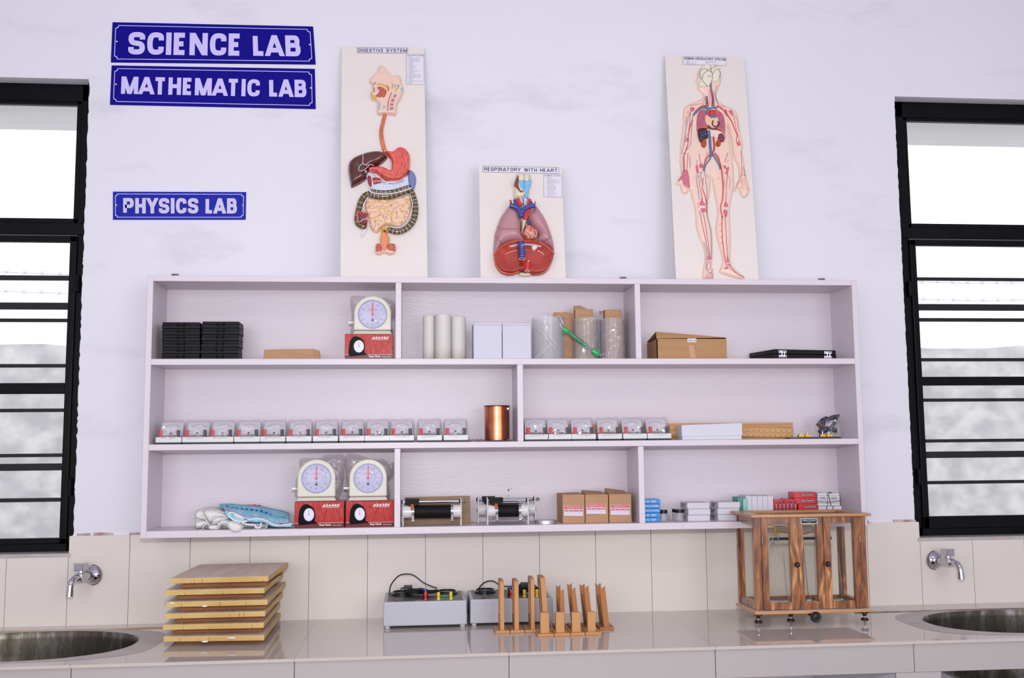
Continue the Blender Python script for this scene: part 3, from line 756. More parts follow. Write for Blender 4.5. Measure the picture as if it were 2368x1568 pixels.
orange = mat('model_orange', (218, 130, 92), .25, coat=.4, rgb2=(196, 96, 62), nscale=70, stretch=(2, 1, .35)); pink = mat('model_pink', (208, 110, 132), .4)
lungc = mat('model_mauve', (190, 138, 148), .35, coat=.1, rgb2=(178, 124, 136), nscale=320); dred = mat('model_deep_red', (158, 42, 28), .12, coat=.8, rgb2=(182, 54, 34), nscale=14)
darkred = mat('model_maroon', (92, 20, 26), .15, coat=.6); green = mat('model_green', (62, 96, 44), .25, coat=.4); cream = mat('model_cream', (228, 214, 190), .35, coat=.2)
grey_b = mat('model_slate_blue', (112, 124, 172), .25, coat=.4); muscle = mat('model_muscle', (176, 76, 66), .35, rgb2=(206, 110, 96), nscale=240)

# ---- digestive system
bd = Board('digestive_system_board', 'tall cream board with a raised model titled DIGESTIVE SYSTEM', (790, 107), (981, 111), (989, 637), (787, 640), -.14, -.02, cream_b, None)
A = lambda *p: [(800+x/6.27, 100+y/6.27) for x, y in p]
B = lambda *p: [(790+x/5.805, 330+y/5.805) for x, y in p]
w = MB(); bd.rect(w, 825.5, 110.3, 943.5, 122.8, .0006, 0, .7); bd.rect(w, 939.5, 125.2, 980.2, 195.2, .0006, 0, .5); lb = bd.part('printed_label', w, lab_w, smooth=False)
w = MB(); bd.frame(w, 825.5, 110.3, 943.5, 122.8, .8, .001, .7); bd.frame(w, 939.5, 125.2, 980.2, 195.2, .4, .001, .5); bd.part('label_border', w, ink, lb, False)
w = MB(); bd.text(w, 'DIGESTIVE SYSTEM', 828.5, 113, 941, 120.3, slope=.7, bold=.03); bd.part('title_lettering', w, ink, lb, False)
w = MB(); bd.text(w, 'DIGESTIVE SYSTEM', 940.8, 127.4, 979, 130.2, slope=.3, bold=.01)
for i, t in enumerate(('MOUTH', 'SUPERIOR CONCHA', 'MIDDLE CONCHA', 'INFERIOR CONCHA', 'PHARYNX', 'TONGUE', 'LARYNX', 'OESOPHAGUS', 'STOMACH', 'DUODENUM', 'LIVER', 'GALL BLADDER', 'PANCREAS', 'SPLEEN', 'TRANSVERSE COLON', 'ASCENDING COLON', 'DESCENDING COLON', 'ILEUM', 'CAECUM', 'VERMIFORM APPENDIX', 'RECTUM', 'ANUS')):
    v = 131.9+i*2.9; bd.text(w, t, 945, v, 945+1.75*len(t), v+1.7, bold=0); bd.text(w, str(i+1), 940.6, v, 940.6+(.7 if i < 9 else 1.6), v+1.7, bold=0)
bd.part('list_lettering', w, ink2, lb, False)
w = MB(); bd.rel(w, A((478, 330), (500, 325), (555, 335), (585, 380), (620, 425), (660, 465), (720, 468), (765, 466), (795, 500), (802, 570), (832, 640), (833, 700), (800, 790), (760, 860), (735, 920), (728, 1035), (660, 1032), (560, 1025), (455, 1020), (452, 850), (385, 820), (358, 790), (360, 740), (388, 690), (375, 640), (382, 600), (345, 570), (340, 525), (380, 480), (440, 435), (468, 400)), .022, .006, .0035); hd = bd.part('head_section', w, flesh)
H1 = .022
w = MB()
for q in (((455, 640), (490, 625), (540, 640), (590, 690), (580, 740), (560, 775), (530, 780), (510, 730), (480, 690)), ((478, 700), (505, 710), (520, 750), (510, 780), (450, 775), (430, 750), (460, 735))): bd.rel(w, A(*q), .003, .003, .002, H1)
for q in (((690, 755), (730, 755), (725, 780), (685, 780)), ((660, 812), (705, 812), (700, 842), (655, 842)), ((645, 872), (690, 872), (688, 900), (640, 900)), ((640, 930), (688, 930), (684, 955), (636, 955))): bd.rel(w, A(*q), .0015, .002, .003, H1, sub=0)
bd.part('tongue', w, muscle, hd)
w = MB()
for q in (((440, 590), (500, 580), (560, 600), (610, 650), (620, 690), (600, 690), (575, 640), (520, 610), (450, 605)), ((372, 690), (385, 740), (440, 770), (440, 800), (385, 780), (362, 745)), ((655, 560), (685, 600), (680, 660), (660, 650), (665, 600)), ((750, 620), (775, 630), (730, 690), (700, 705))): bd.rel(w, A(*q), .002, .002, .002, H1)
bd.part('yellow_tissue', w, yellow, hd)
w = MB()
for q in (((700, 590), (725, 590), (715, 650), (700, 640)), ((745, 600), (785, 600), (745, 660), (725, 670)), ((800, 640), (822, 650), (815, 690), (795, 705)), ((480, 830), (500, 880), (490, 960), (470, 960), (482, 900)), ((548, 890), (570, 910), (560, 950), (540, 945)), ((700, 728), (742, 745), (735, 755), (692, 748)), ((668, 785), (718, 798), (716, 806), (662, 800)), ((645, 845), (700, 850), (700, 860), (640, 858)), ((635, 905), (690, 910), (690, 920), (632, 918)), ((628, 962), (690, 965), (688, 975), (626, 975)), ((430, 670), (446, 690), (440, 705), (428, 695))): bd.rel(w, A(*q), .0015, .002, .0025, H1, sub=0)
bd.part('cartilage', w, sky_b, hd)
w = MB(); bd.tubes(w, [A((660, 715), (635, 780), (612, 860), (606, 980)), A((400, 600), (415, 590), (425, 560)), A((395, 640), (412, 660), (402, 710)), A((615, 690), (620, 650), (590, 610))], .0013, H1+.001); bd.part('throat', w, mat('model_rust', (176, 74, 44), .3), hd)
w = MB(); bd.tubes(w, [A((475, 420), (540, 412), (620, 450), (645, 520), (640, 600)), A((380, 520), (450, 440), (560, 430)), A((655, 490), (700, 480), (760, 500), (780, 560)), A((500, 345), (495, 390), (560, 395), (560, 345)), A((440, 610), (450, 570), (560, 590), (640, 640), (600, 750)), A((430, 640), (480, 690), (520, 740)), A((690, 720), (640, 820), (620, 980)), A((520, 870), (530, 980)), A((590, 870), (585, 990))], .0007, H1+.0006); bd.part('bone_outline', w, flesh2, hd)
w = MB(); bd.tubes(w, [A((575, 1005), (530, 1180), (510, 1330), (560, 1560))+B((590, 110))], (.0062, .0085), .006, n=12)
w.v = w.v; bd.part('oesophagus', w, orange)
w = MB(); bd.rel(w, B((555, 120), (600, 160), (615, 190), (560, 250), (500, 290), (440, 310), (400, 330), (345, 380), (330, 470), (270, 520), (200, 560), (130, 587), (115, 540), (95, 450), (82, 350), (95, 260), (160, 190), (270, 140), (380, 110), (480, 100)), .030, .022, .003); lv = bd.part('liver', w, brown)
w = MB(); bd.rel(w, B((190, 270), (225, 262), (235, 290), (215, 330), (190, 310)), .006, .004, .002, .026); bd.rel(w, B((235, 345), (285, 335), (310, 320), (300, 345), (250, 365)), .004, .003, .002, .026); bd.part('gall_bladder', w, green, lv)
w = MB(); bd.tubes(w, [B((285, 150), (287, 220), (288, 275), (330, 300), (400, 295), (435, 310)), B((288, 275), (245, 310), (228, 355), (245, 380), (300, 365), (370, 310)), B((325, 372), (312, 385), (325, 402), (338, 385), (325, 372))], .0011, .031); bd.part('bile_duct', w, white_p, lv)
w = MB(); bd.rel(w, B((335, 400), (420, 400), (520, 500), (700, 500), (850, 450), (900, 440), (905, 600), (600, 660), (400, 640), (350, 560)), .010, .008, .004); bd.part('mesentery', w, mat('model_pale_blue', (208, 216, 234), .25, coat=.3))
w = MB(); bd.rel(w, B((905, 365), (950, 375), (990, 430), (1003, 510), (985, 590), (960, 635), (915, 600), (885, 520), (890, 420)), .016, .010, .003); bd.part('spleen', w, grey_b)
w = MB(); bd.rel(w, B((350, 450), (385, 440), (405, 480), (410, 560), (400, 605), (370, 590), (345, 520)), .016, .006, .0025)
bd.rel(w, B((415, 470), (520, 480), (560, 530), (700, 540), (800, 510), (845, 490), (830, 530), (700, 565), (540, 550), (430, 570)), .014, .004, .0025); pc = bd.part('pancreas', w, mat('model_crimson', (150, 36, 56), .3, rgb2=(180, 70, 80), nscale=150))
w = MB(); bd.tubes(w, [B((420, 560), (430, 520), (520, 515), (560, 545), (650, 540), (750, 545), (840, 500)), B((340, 470), (345, 440), (400, 445), (412, 520), (410, 600), (370, 600), (340, 500))], .0012, .016); bd.part('pancreas_outline', w, white_p, pc)
so = B((595, 110), (640, 110), (690, 115), (740, 70), (800, 58), (870, 90), (915, 160), (920, 270), (905, 370), (850, 460), (760, 510), (650, 510), (560, 480), (500, 430), (440, 390), (390, 405), (355, 375), (365, 330), (420, 320), (520, 315), (600, 340), (650, 365), (665, 320), (660, 240), (620, 170), (590, 140))
w = MB(); bd.rel(w, so, .026, .010, .003, hf=lambda a, b, d: (.0011*math.sin(a*430+2.2*math.sin(b*210)) if d > .006 else 0)); st = bd.part('stomach', w, coral)
w = MB(); bd.tubes(w, [B((640, 130), (690, 170), (705, 300), (690, 400), (600, 400), (450, 340)), B((740, 100), (760, 200), (750, 300), (720, 430)), B((800, 100), (790, 190), (830, 260), (800, 420)), B((860, 120), (850, 230), (880, 300), (850, 400)), B((470, 350), (560, 420), (680, 450)), B((500, 330), (600, 380), (700, 420)), B((700, 160), (720, 240), (690, 330)), B((770, 260), (760, 360), (780, 440)), B((820, 150), (860, 200), (880, 160))], .0011, .0265); bd.part('stomach_fold', w, mat('model_salmon', (238, 130, 112), .2, coat=.5), st)
w = MB(); bd.tubes(w, [B((405, 332), (440, 350), (430, 385), (395, 388), (375, 360), (405, 332))], .0016, .026); bd.part('pylorus', w, mat('model_salmon'), st)
# small intestine: a soft mass with yellow furrows
w = MB(); bd.rel(w, B((340, 740), (450, 750), (600, 755), (780, 730), (905, 690), (935, 760), (940, 880), (915, 1000), (850, 1090), (760, 1140), (650, 1110), (590, 1110), (520, 1150), (490, 1200), (440, 1205), (390, 1160), (370, 1060), (350, 980), (310, 880), (320, 800)), .018, .012, .003, hf=lambda a, b, d: .0022*noise.noise(Vector((a*70, b*70, 3))) if d > .004 else 0); si = bd.part('small_intestine', w, mat('model_peach', (232, 194, 168), .2, coat=.5))
w = MB(); bd.tubes(w, [B((345, 800), (430, 815), (500, 775), (560, 810), (640, 800), (680, 750)), B((320, 860), (380, 880), (370, 840)), B((380, 880), (450, 880), (490, 850), (550, 885), (640, 850), (680, 820)), B((370, 940), (430, 930), (500, 920), (545, 970), (580, 1040), (600, 1110)), B((380, 1020), (450, 1000), (520, 970)), B((560, 880), (600, 950), (650, 970), (690, 900), (780, 840), (850, 830), (880, 800)), B((660, 1000), (680, 1060), (740, 1085), (820, 1075)), B((700, 920), (670, 980), (680, 1040)), B((780, 880), (830, 930), (880, 920)), B((860, 940), (840, 1000), (850, 1050)), B((440, 1150), (460, 1090), (430, 1040)), B((470, 1060), (510, 1040), (550, 1080)), B((690, 760), (700, 830)), B((820, 740), (870, 760), (920, 750)), B((850, 780), (900, 830), (900, 900)), B((510, 760), (500, 800)), B((740, 940), (745, 1000)), B((490, 845), (520, 880), (500, 900))], .0012, .0185); bd.part('furrow_line', w, yellow, si)
w = MB(); vr = random.Random(2); L_ = []
for x, y in ((430, 780), (370, 860), (430, 850), (550, 850), (670, 840), (740, 800), (830, 860), (900, 870), (630, 920), (730, 940), (500, 970), (370, 960), (820, 920), (860, 1000), (740, 1010), (560, 980), (450, 1050), (660, 1070), (820, 1070), (500, 1090), (430, 1170), (590, 1000), (890, 780), (620, 780), (350, 800), (880, 940)):
    for k in range(4):
        t = vr.uniform(0, 6.28); L_.append(B((x, y), (x+14*math.cos(t), y+14*math.sin(t)), (x+26*math.cos(t+.4), y+26*math.sin(t+.4))))
bd.tubes(w, L_, .0003, .0195, n=4, smooth=0); bd.part('capillary', w, red, si)
# colon
cp = B((330, 1140), (225, 1090), (210, 1000), (235, 880), (260, 790), (315, 710), (380, 685)); cl = MB(); bd.tubes(cl, [cp], .0105, .008, n=12)
bd.tubes(cl, [B((380, 690), (470, 715), (580, 720), (700, 705), (820, 665), (925, 620))], (.010, .0088), .019, n=12)
bd.tubes(cl, [B((400, 650), (500, 665), (620, 665), (740, 645), (840, 615), (905, 590))], (.0085, .0075), .017, n=12)
bd.tubes(cl, [B((925, 630), (960, 720), (985, 820), (990, 930), (965, 1040), (900, 1130), (810, 1185), (720, 1195), (620, 1160))], .0105, .008, n=12)
cn = bd.part('colon', cl, olive)
w = MB()
def bands(path, r, h, n, m=0, ra=1.04):
    pts = [bd.P(*bd.loc(u, v, h), h) for u, v in path]; sp_ = smooth_poly(pts, 8, False); tot = len(sp_)
    for k in range(n):
        i = int((k+.5)/n*(tot-1)); i = min(max(i, 1), tot-2); t = (sp_[i+1]-sp_[i-1]).normalized(); a = bd.n; b = t.cross(a).normalized()
        w.tube([sp_[i]+(a*math.sin(q)+b*math.cos(q))*r*ra for q in [math.pi*j/10*1.1-.15 for j in range(11)]], .0008, 5, m)
bands(cp, .0105, .008, 7); bands(B((380, 690), (470, 715), (580, 720), (700, 705), (820, 665), (925, 620)), .0096, .019, 10)
bands(B((400, 650), (500, 665), (620, 665), (740, 645), (840, 615), (905, 590)), .008, .017, 10)
bands(B((925, 630), (960, 720), (985, 820), (990, 930), (965, 1040), (900, 1130), (810, 1185), (720, 1195), (620, 1160)), .0105, .008, 17)
bd.tubes(w, [B((380, 655), (450, 680), (600, 690), (760, 665), (940, 605))], .0022, .0275)
bd.tubes(w, [B((360, 720), (300, 820), (290, 900)), B((915, 690), (950, 820), (925, 960), (860, 1080), (760, 1140), (640, 1125))], .0018, .017)
bd.part('colon_band', w, white_p, cn)
w = MB(); bd.rel(w, B((195, 920), (260, 925), (330, 930), (345, 990), (350, 1060), (330, 1110), (280, 1125), (230, 1095), (195, 1040), (190, 970)), .020, .005, .0025); ca = bd.part('caecum', w, coral)
w = MB(); bd.rel(w, B((225, 940), (290, 940), (330, 960), (320, 1010), (300, 1030), (340, 1060), (310, 1100), (260, 1090), (230, 1050), (220, 990)), .004, .004, .002, .0185, hf=lambda a, b, d: .0015*math.sin(a*600)*math.sin(b*500)); bd.part('caecum_hollow', w, darkred, ca)
w = MB(); bd.tubes(w, [B((240, 1065), (290, 1030), (350, 1020), (400, 1060), (410, 1110), (385, 1090))], .0011, .0235); bd.part('valve', w, white_p, ca)
w = MB(); bd.tubes(w, [B((318, 1150), (295, 1210), (270, 1265))], (.007, .0028), .006, n=10); bd.part('appendix', w, mat('model_pale_white', (226, 222, 232), .2, coat=.5))
w = MB(); bd.rel(w, B((450, 1360), (520, 1350), (700, 1352), (718, 1370), (712, 1480), (640, 1505), (575, 1480), (510, 1505), (450, 1485), (455, 1420)), .020, .006, .003); rc = bd.part('pelvic_floor', w, mat('model_peach'))
w = MB(); bd.rel(w, B((470, 1365), (520, 1360), (540, 1450), (460, 1455)), .002, .002, .003, .020); bd.rel(w, B((625, 1360), (712, 1362), (710, 1450), (615, 1430)), .002, .002, .003, .020); bd.part('pelvic_muscle', w, muscle, rc)
w = MB(); bd.rel(w, B((575, 1120), (615, 1145), (625, 1190), (610, 1220), (645, 1270), (640, 1340), (620, 1410), (600, 1445), (550, 1445), (530, 1380), (510, 1300), (520, 1240), (535, 1210), (522, 1170), (540, 1135)), .026, .007, .0025); rc = bd.part('rectum', w, yellow)
w = MB(); bd.rel(w, B((575, 1145), (605, 1180), (590, 1215), (625, 1270), (612, 1360), (590, 1430), (555, 1430), (530, 1330), (530, 1260), (560, 1225), (535, 1190), (550, 1150)), .003, .004, .002, .0245); bd.part('rectum_lining', w, mat('model_orange_light', (232, 136, 100), .2, coat=.6), rc)
w = MB(); bd.rel(w, B((560, 1170), (590, 1170), (592, 1200), (562, 1202)), .003, .003, .002, .027); bd.part('rectum_opening', w, mat('model_plum', (96, 52, 84), .3), rc)

# ---- respiratory with heart
bd = Board('respiratory_board', 'short cream board with raised lungs titled RESPIRATORY WITH HEART', (1107, 379), (1299, 385), (1309, 641), (1111, 640), -.14, -.075, cream_b, None)
Q = lambda *p: [(1090+x/5.6, 370+y/5.6) for x, y in p]
w = MB(); bd.rect(w, 1116.3, 383.6, 1292.3, 398.2, .0006, 0, 4); bd.rect(w, 1257.2, 403.4, 1299.3, 456, .0006, 0, .8); lb = bd.part('printed_label', w, lab_w, smooth=False)
w = MB(); bd.frame(w, 1116.3, 383.6, 1292.3, 398.2, .7, .001, 4); bd.frame(w, 1257.2, 403.4, 1299.3, 456, .4, .001, .8); bd.part('label_border', w, ink, lb, False)
w = MB(); bd.text(w, 'RESPIRATORY WITH HEART', 1119.5, 387, 1289, 395, slope=3.6, bold=.03); bd.part('title_lettering', w, ink, lb, False)
w = MB(); bd.text(w, 'HUMAN LUNGS', 1259, 404.8, 1296, 408, slope=.6, bold=.01)
for i, t in enumerate(('LARYNX', 'TRACHEA', 'ARCH OF AORTA', 'SUPERIOR VENA CAVA', 'PULMONARY ARTERY', 'INFERIOR VENA CAVA', 'RIGHT LUNG', 'LEFT LUNG', 'SUPERIOR LOBE', 'MIDDLE LOBE', 'INFERIOR LOBE', 'RIGHT AURICLE', 'LEFT AURICLE', 'VENTRICLE', 'TRICUSPID VALVE', 'MITRAL VALVE', 'DIAPHRAGM', 'SECTION OF LUNG')):
    v = 409.3+i*2.57; bd.text(w, t, 1264.5, v, 1264.5+1.65*len(t), v+1.5, bold=0); bd.text(w, str(i+1), 1259, v, 1259+(.7 if i < 9 else 1.5), v+1.5, bold=0)
bd.part('list_lettering', w, ink2, lb, False)
Hh = .030
w = MB(); bd.rel(w, Q((585, 175), (762, 178), (765, 220), (780, 270), (775, 340), (750, 420), (748, 500), (700, 505), (560, 500), (548, 420), (552, 350), (562, 300), (575, 210)), Hh, .016, .0025); lx = bd.part('larynx', w, cream)
w = MB(); bd.rel(w, Q((610, 240), (640, 260), (685, 250), (720, 270), (765, 240), (778, 280), (745, 390), (735, 470), (740, 495), (690, 470), (690, 400), (640, 380), (615, 300)), .004, .004, .0025, Hh-.002); bd.part('thyroid_cartilage', w, sky_b, lx)
w = MB(); bd.rel(w, Q((598, 205), (612, 210), (615, 330), (640, 390), (675, 395), (670, 415), (625, 415), (575, 340), (560, 290)), .003, .003, .002, Hh-.001); bd.part('throat_muscle', w, mat('model_rust_brown', (130, 58, 48), .3, coat=.3), lx)
w = MB(); bd.tubes(w, [Q((686, 180), (684, 260), (682, 400), (678, 590))], .0006, Hh+.003, n=5); bd.part('midline_groove', w, ink, lx)
w = MB(); bd.rel(w, Q((625, 490), (730, 490), (715, 600), (640, 600)), .026, .012, .0025)
for y in (515, 540, 565): bd.tubes(w, [Q((632, y), (680, y+4), (722, y))], .0016, .026)
bd.part('trachea', w, mat('model_pale_white'))
lo = dict(left=Q((490, 580), (440, 640), (380, 730), (340, 840), (305, 950), (292, 1080), (288, 1180), (300, 1240), (400, 1110), (520, 1055), (690, 1045), (692, 1020), (655, 950), (648, 850), (650, 760), (620, 670), (560, 610)), right=Q((835, 575), (890, 640), (960, 750), (1010, 860), (1050, 980), (1075, 1090), (1078, 1190), (1040, 1140), (950, 1080), (850, 1040), (870, 950), (820, 890), (770, 830), (730, 740), (740, 690), (790, 650), (815, 600)))
w = MB()
for k in ('left', 'right'): bd.rel(w, lo[k], .040, .030, .004)
lg = bd.part('lung', w, lungc)
w = MB(); bd.tubes(w, [Q((325, 860), (400, 890), (520, 892), (648, 888)), Q((300, 975), (350, 1030), (410, 1085)), Q((915, 1048), (980, 1030), (1035, 985))], .0006, .0415, n=5); bd.part('lobe_groove', w, darkred, lg)
w = MB(); bd.rel(w, Q((290, 1200), (330, 1140), (420, 1080), (560, 1040), (700, 1030), (860, 1045), (960, 1080), (1040, 1150), (1078, 1190), (1070, 1270), (1035, 1360), (980, 1440), (900, 1478), (800, 1485), (740, 1470), (680, 1440), (610, 1450), (540, 1480), (450, 1478), (370, 1440), (315, 1360), (296, 1270)), .034, .010, .0035, hf=lambda a, b, d: -.016*min(1, max(0, d-.008)/.03)); dp = bd.part('diaphragm', w, dred)
w = MB(); bd.tubes(w, [Q((292, 1245), (330, 1180), (420, 1105), (540, 1055), (690, 1040)), Q((860, 1055), (960, 1110), (1030, 1170), (1072, 1215)), Q((300, 1270), (322, 1370), (380, 1440), (460, 1470), (540, 1475), (620, 1445))], .0032, .036, n=8); bd.part('diaphragm_rim', w, mat('model_brick', (196, 74, 44), .25, coat=.5), dp)
w = MB(); bd.rel(w, Q((440, 1110), (520, 1065), (700, 1040), (860, 1050), (950, 1085), (1000, 1125), (900, 1130), (780, 1110), (640, 1100), (520, 1130)), .003, .004, .003, .025); bd.part('central_tendon', w, mat('model_lilac', (178, 176, 206), .25, coat=.5), dp)
w = MB(); bd.rel(w, Q((620, 1465), (770, 1465), (775, 1490), (740, 1508), (640, 1505), (615, 1490)), .016, .005, .0025); bd.part('vertebra', w, cream)
w = MB(); bd.tubes(w, [Q((735, 1310), (725, 1380), (722, 1435))], (.0080, .0092), .030, n=12); ar = bd.part('descending_aorta', w, red)
w = MB(); bd.tubes(w, [Q((640, 1065), (655, 1150), (652, 1275))], (.0125, .0098), .036, n=14); vc = bd.part('lower_vena_cava', w, blue)
w = MB(); 
for x, y, q in ((662, 1104, 9), (694, 1095, 10), (740, 1308, 9)): bd.tubes(w, [Q((x-q, y), (x, y-q), (x+q, y), (x, y+q), (x-q, y))], .0008, .0485 if y < 1200 else .040, n=5)
bd.tubes(w, [Q((618, 1280), (640, 1268), (685, 1272), (682, 1288), (640, 1292), (618, 1280)), Q((690, 1440), (722, 1428), (755, 1440), (722, 1452), (690, 1440))], .0008, .043, n=5); bd.part('vessel_opening_rim', w, white_p, vc)
w = MB(); bd.rel(w, Q((780, 1120), (830, 1100), (860, 1120), (840, 1155), (800, 1170)), .006, .004, .002, .024); bd.part('ligament', w, cream)
w = MB(); bd.rel(w, Q((700, 840), (760, 840), (820, 880), (865, 940), (850, 1000), (800, 1030), (720, 1030), (680, 990), (655, 950), (690, 880)), .046, .018, .0025); ht = bd.part('heart', w, mat('model_heart', (226, 160, 140), .2, coat=.6, rgb2=(206, 84, 64), nscale=55))
w = MB(); bd.tubes(w, [Q((700, 900), (760, 940), (800, 1010)), Q((800, 890), (790, 940), (830, 990)), Q((690, 950), (740, 980), (730, 1020)), Q((830, 900), (850, 950), (830, 1010))], .0009, .0465); bd.part('coronary_vessel', w, white_p, ht)
w = MB(); bd.rel(w, Q((650, 785), (715, 785), (712, 830), (690, 880), (655, 940), (648, 860)), .040, .008, .0025); bd.part('atrium', w, cream, ht)
w = MB(); bd.tubes(w, [Q((720, 770), (690, 730), (710, 680), (760, 640), (745, 560), (760, 510)), Q((640, 590), (610, 550), (600, 500)), Q((500, 545), (520, 540)), Q((815, 560), (830, 565))], (.0095, .0055), .033, n=12); bd.part('aorta', w, red)
w = MB(); bd.tubes(w, [Q((495, 590), (550, 600), (620, 640), (655, 740))], (.0085, .0100), .044, n=12); bd.tubes(w, [Q((825, 590), (760, 600), (690, 635), (650, 690))], (.0078, .0090), .044, n=12)
bd.tubes(w, [Q((560, 515), (570, 560), (590, 610)), Q((775, 540), (765, 590))], (.0055, .0055), .046, n=12); bd.tubes(w, [Q((740, 790), (745, 830))], .007, .040, n=12); bd.part('vena_cava', w, blue)
bd.part('trachea_vein', bd.tubes(MB(), [Q((655, 480), (672, 520), (674, 590))], .0014, .034), blue)

# ---- human circulatory system
bd = Board('circulatory_board', 'tall cream board with a raised standing figure titled HUMAN CIRCULATORY SYSTEM', (1538, 128), (1721, 133), (1755, 645), (1563, 645), -.13, -.02, cream_b, None)
C = lambda *p: [(1560+x/6.53, 120+y/6.53) for x, y in p]
D = lambda *p: [(1550+x/5.225, 350+y/5.225) for x, y in p]
w = MB(); bd.rect(w, 1579, 130.3, 1679.5, 149.4, .0006, 0, 3); lb = bd.part('printed_label', w, lab_w, smooth=False)
w = MB(); bd.frame(w, 1579, 130.3, 1679.5, 149.4, .5, .001, 3); bd.part('label_border', w, ink, lb, False)
w = MB(); bd.text(w, 'HUMAN CIRCULATORY SYSTEM', 1582.5, 132.5, 1677, 137.8, slope=2.8, bold=.045); bd.part('title_lettering', w, ink, lb, False)
w = MB()
for i, (t, u) in enumerate((('HEART', 1586), ('SUPERIOR VENA CAVA', 1586), ('AORTA', 1586), ('INFERIOR VENA CAVA', 1586), ('PULMONARY ARTERY', 1631), ('COMMON CAROTID ARTERY', 1631), ('KIDNEY', 1631))):
    v = 140.8+(i % 4)*2.1+(1.2 if u > 1600 else 0); bd.text(w, t, u, v, u+1.35*len(t), v+1.3, bold=0)
bd.part('list_lettering', w, ink2, lb, False)
w = MB()
bd.rel(w, C((540, 190), (440, 195), (375, 260), (345, 330), (345, 385), (316, 420), (325, 450), (345, 480), (343, 510), (350, 560), (380, 600), (420, 625), (425, 670), (390, 710), (300, 750), (200, 790), (150, 840), (130, 920), (130, 1050), (115, 1180), (105, 1280), (85, 1420))+D((120, 30), (115, 130), (130, 230), (128, 300), (90, 355), (65, 393), (75, 404), (108, 398), (122, 430), (135, 485), (165, 512), (205, 508), (238, 465), (250, 520), (285, 640), (305, 760), (312, 900), (345, 1030), (390, 1120), (415, 1230), (415, 1330), (392, 1450), (393, 1535), (440, 1540), (523, 1540), (522, 1450), (510, 1390), (517, 1290), (522, 1120), (508, 950), (470, 800), (457, 700), (467, 600), (490, 480), (498, 310), (515, 400), (535, 520), (560, 640), (570, 740), (556, 850), (548, 950), (566, 1060), (600, 1180), (628, 1300), (620, 1370), (598, 1430), (602, 1470), (660, 1490), (750, 1520), (850, 1540), (897, 1535), (903, 1515), (830, 1450), (780, 1400), (745, 1340), (735, 1270), (737, 1100), (738, 950), (730, 800), (727, 700), (742, 600), (765, 490), (778, 380), (775, 250), (768, 120), (750, 30))+C((850, 1400), (828, 1250), (812, 1120), (870, 980), (900, 880), (860, 835), (760, 795), (680, 740), (650, 700), (640, 640), (665, 560), (700, 470), (712, 380), (705, 300), (660, 230), (600, 195)), .013, .020, .005, sub=2)
bd.rel(w, C((860, 836), (920, 870), (950, 920), (965, 1020), (985, 1130), (1010, 1240), (1040, 1420))+D((872, 10), (890, 60), (905, 180), (915, 260), (932, 330), (960, 420), (962, 480), (940, 530), (898, 560), (865, 548), (842, 500), (828, 440), (800, 470), (770, 485), (772, 470), (822, 350), (830, 250), (808, 150), (765, 50))+C((850, 1300), (830, 1220), (812, 1120), (780, 1000), (800, 900)), .014, .014, .004, sub=2)
body = bd.part('standing_figure', w, mat('model_skin', (238, 206, 190), .38, coat=.1))
hb = .0135
w = MB(); bd.rel(w, C((440, 200), (560, 185), (640, 215), (690, 280), (695, 350), (670, 420), (620, 455), (560, 460), (525, 520), (430, 525), (385, 530), (370, 480), (385, 420), (375, 330), (390, 260)), .010, .008, .003, hb-.002); sk = bd.part('skull', w, mat('model_bone_cream', (232, 226, 204), .3, coat=.3))
w = MB(); bd.rel(w, C((470, 880), (420, 870), (370, 900), (340, 980), (330, 1100), (335, 1200), (420, 1160), (520, 1150), (500, 1000)), .007, .006, .0025, hb-.002); bd.rel(w, C((600, 870), (660, 880), (730, 940), (765, 1060), (768, 1180), (755, 1240), (680, 1180), (620, 1160), (600, 1000)), .007, .006, .0025, hb-.002); lg = bd.part('lung', w, mat('model_rose', (196, 92, 106), .25, coat=.4))
w = MB(); bd.tubes(w, [C((430, 1000), (400, 980), (370, 960)), C((430, 1010), (390, 1050), (360, 1090)), C((440, 1000), (420, 940), (400, 900)), C((440, 1020), (410, 1080), (390, 1130)), C((650, 980), (700, 950), (730, 960)), C((660, 1000), (710, 1030), (750, 1060)), C((650, 990), (690, 1080), (740, 1130)), C((680, 1040), (700, 1130), (700, 1180))], .0011, hb+.0055); bd.part('lung_vessel', w, mat('model_violet', (132, 112, 168), .3), lg)
w = MB(); bd.rel(w, C((455, 960), (480, 945), (560, 990), (640, 980), (670, 1020), (660, 1110), (610, 1160), (520, 1140), (460, 1070)), .011, .007, .0025, hb-.002); ht = bd.part('heart', w, mat('model_peach'))
w = MB(); bd.tubes(w, [C((580, 1040), (570, 1100), (620, 1130), (665, 1100), (655, 1050)), C((510, 1110), (560, 1160), (640, 1160))], .0028, hb+.009); bd.part('heart_wall', w, darkred, ht)
w = MB(); bd.rel(w, C((520, 880), (560, 870), (600, 880), (625, 940), (580, 960), (545, 1000), (515, 970)), .011, .007, .0025, hb); bd.part('aortic_arch', w, red)
w = MB(); bd.rel(w, C((350, 1180), (400, 1155), (490, 1170), (510, 1290), (440, 1330), (385, 1360), (355, 1270)), .010, .006, .0025, hb-.002); lv = bd.part('liver', w, mat('model_midnight', (52, 26, 48), .2, coat=.5))
w = MB(); bd.tubes(w, [C((500, 1250), (440, 1230), (370, 1220)), C((480, 1240), (420, 1270), (380, 1330)), C((470, 1230), (450, 1180)), C((440, 1260), (380, 1260))], .0008, hb+.0085); bd.part('liver_vessel', w, mat('model_violet'), lv)
w = MB(); bd.rel(w, C((500, 1170), (600, 1165), (700, 1190), (745, 1230), (740, 1290), (640, 1300), (520, 1280)), .007, .006, .0025, hb-.001); bd.part('abdomen_window', w, flesh2)
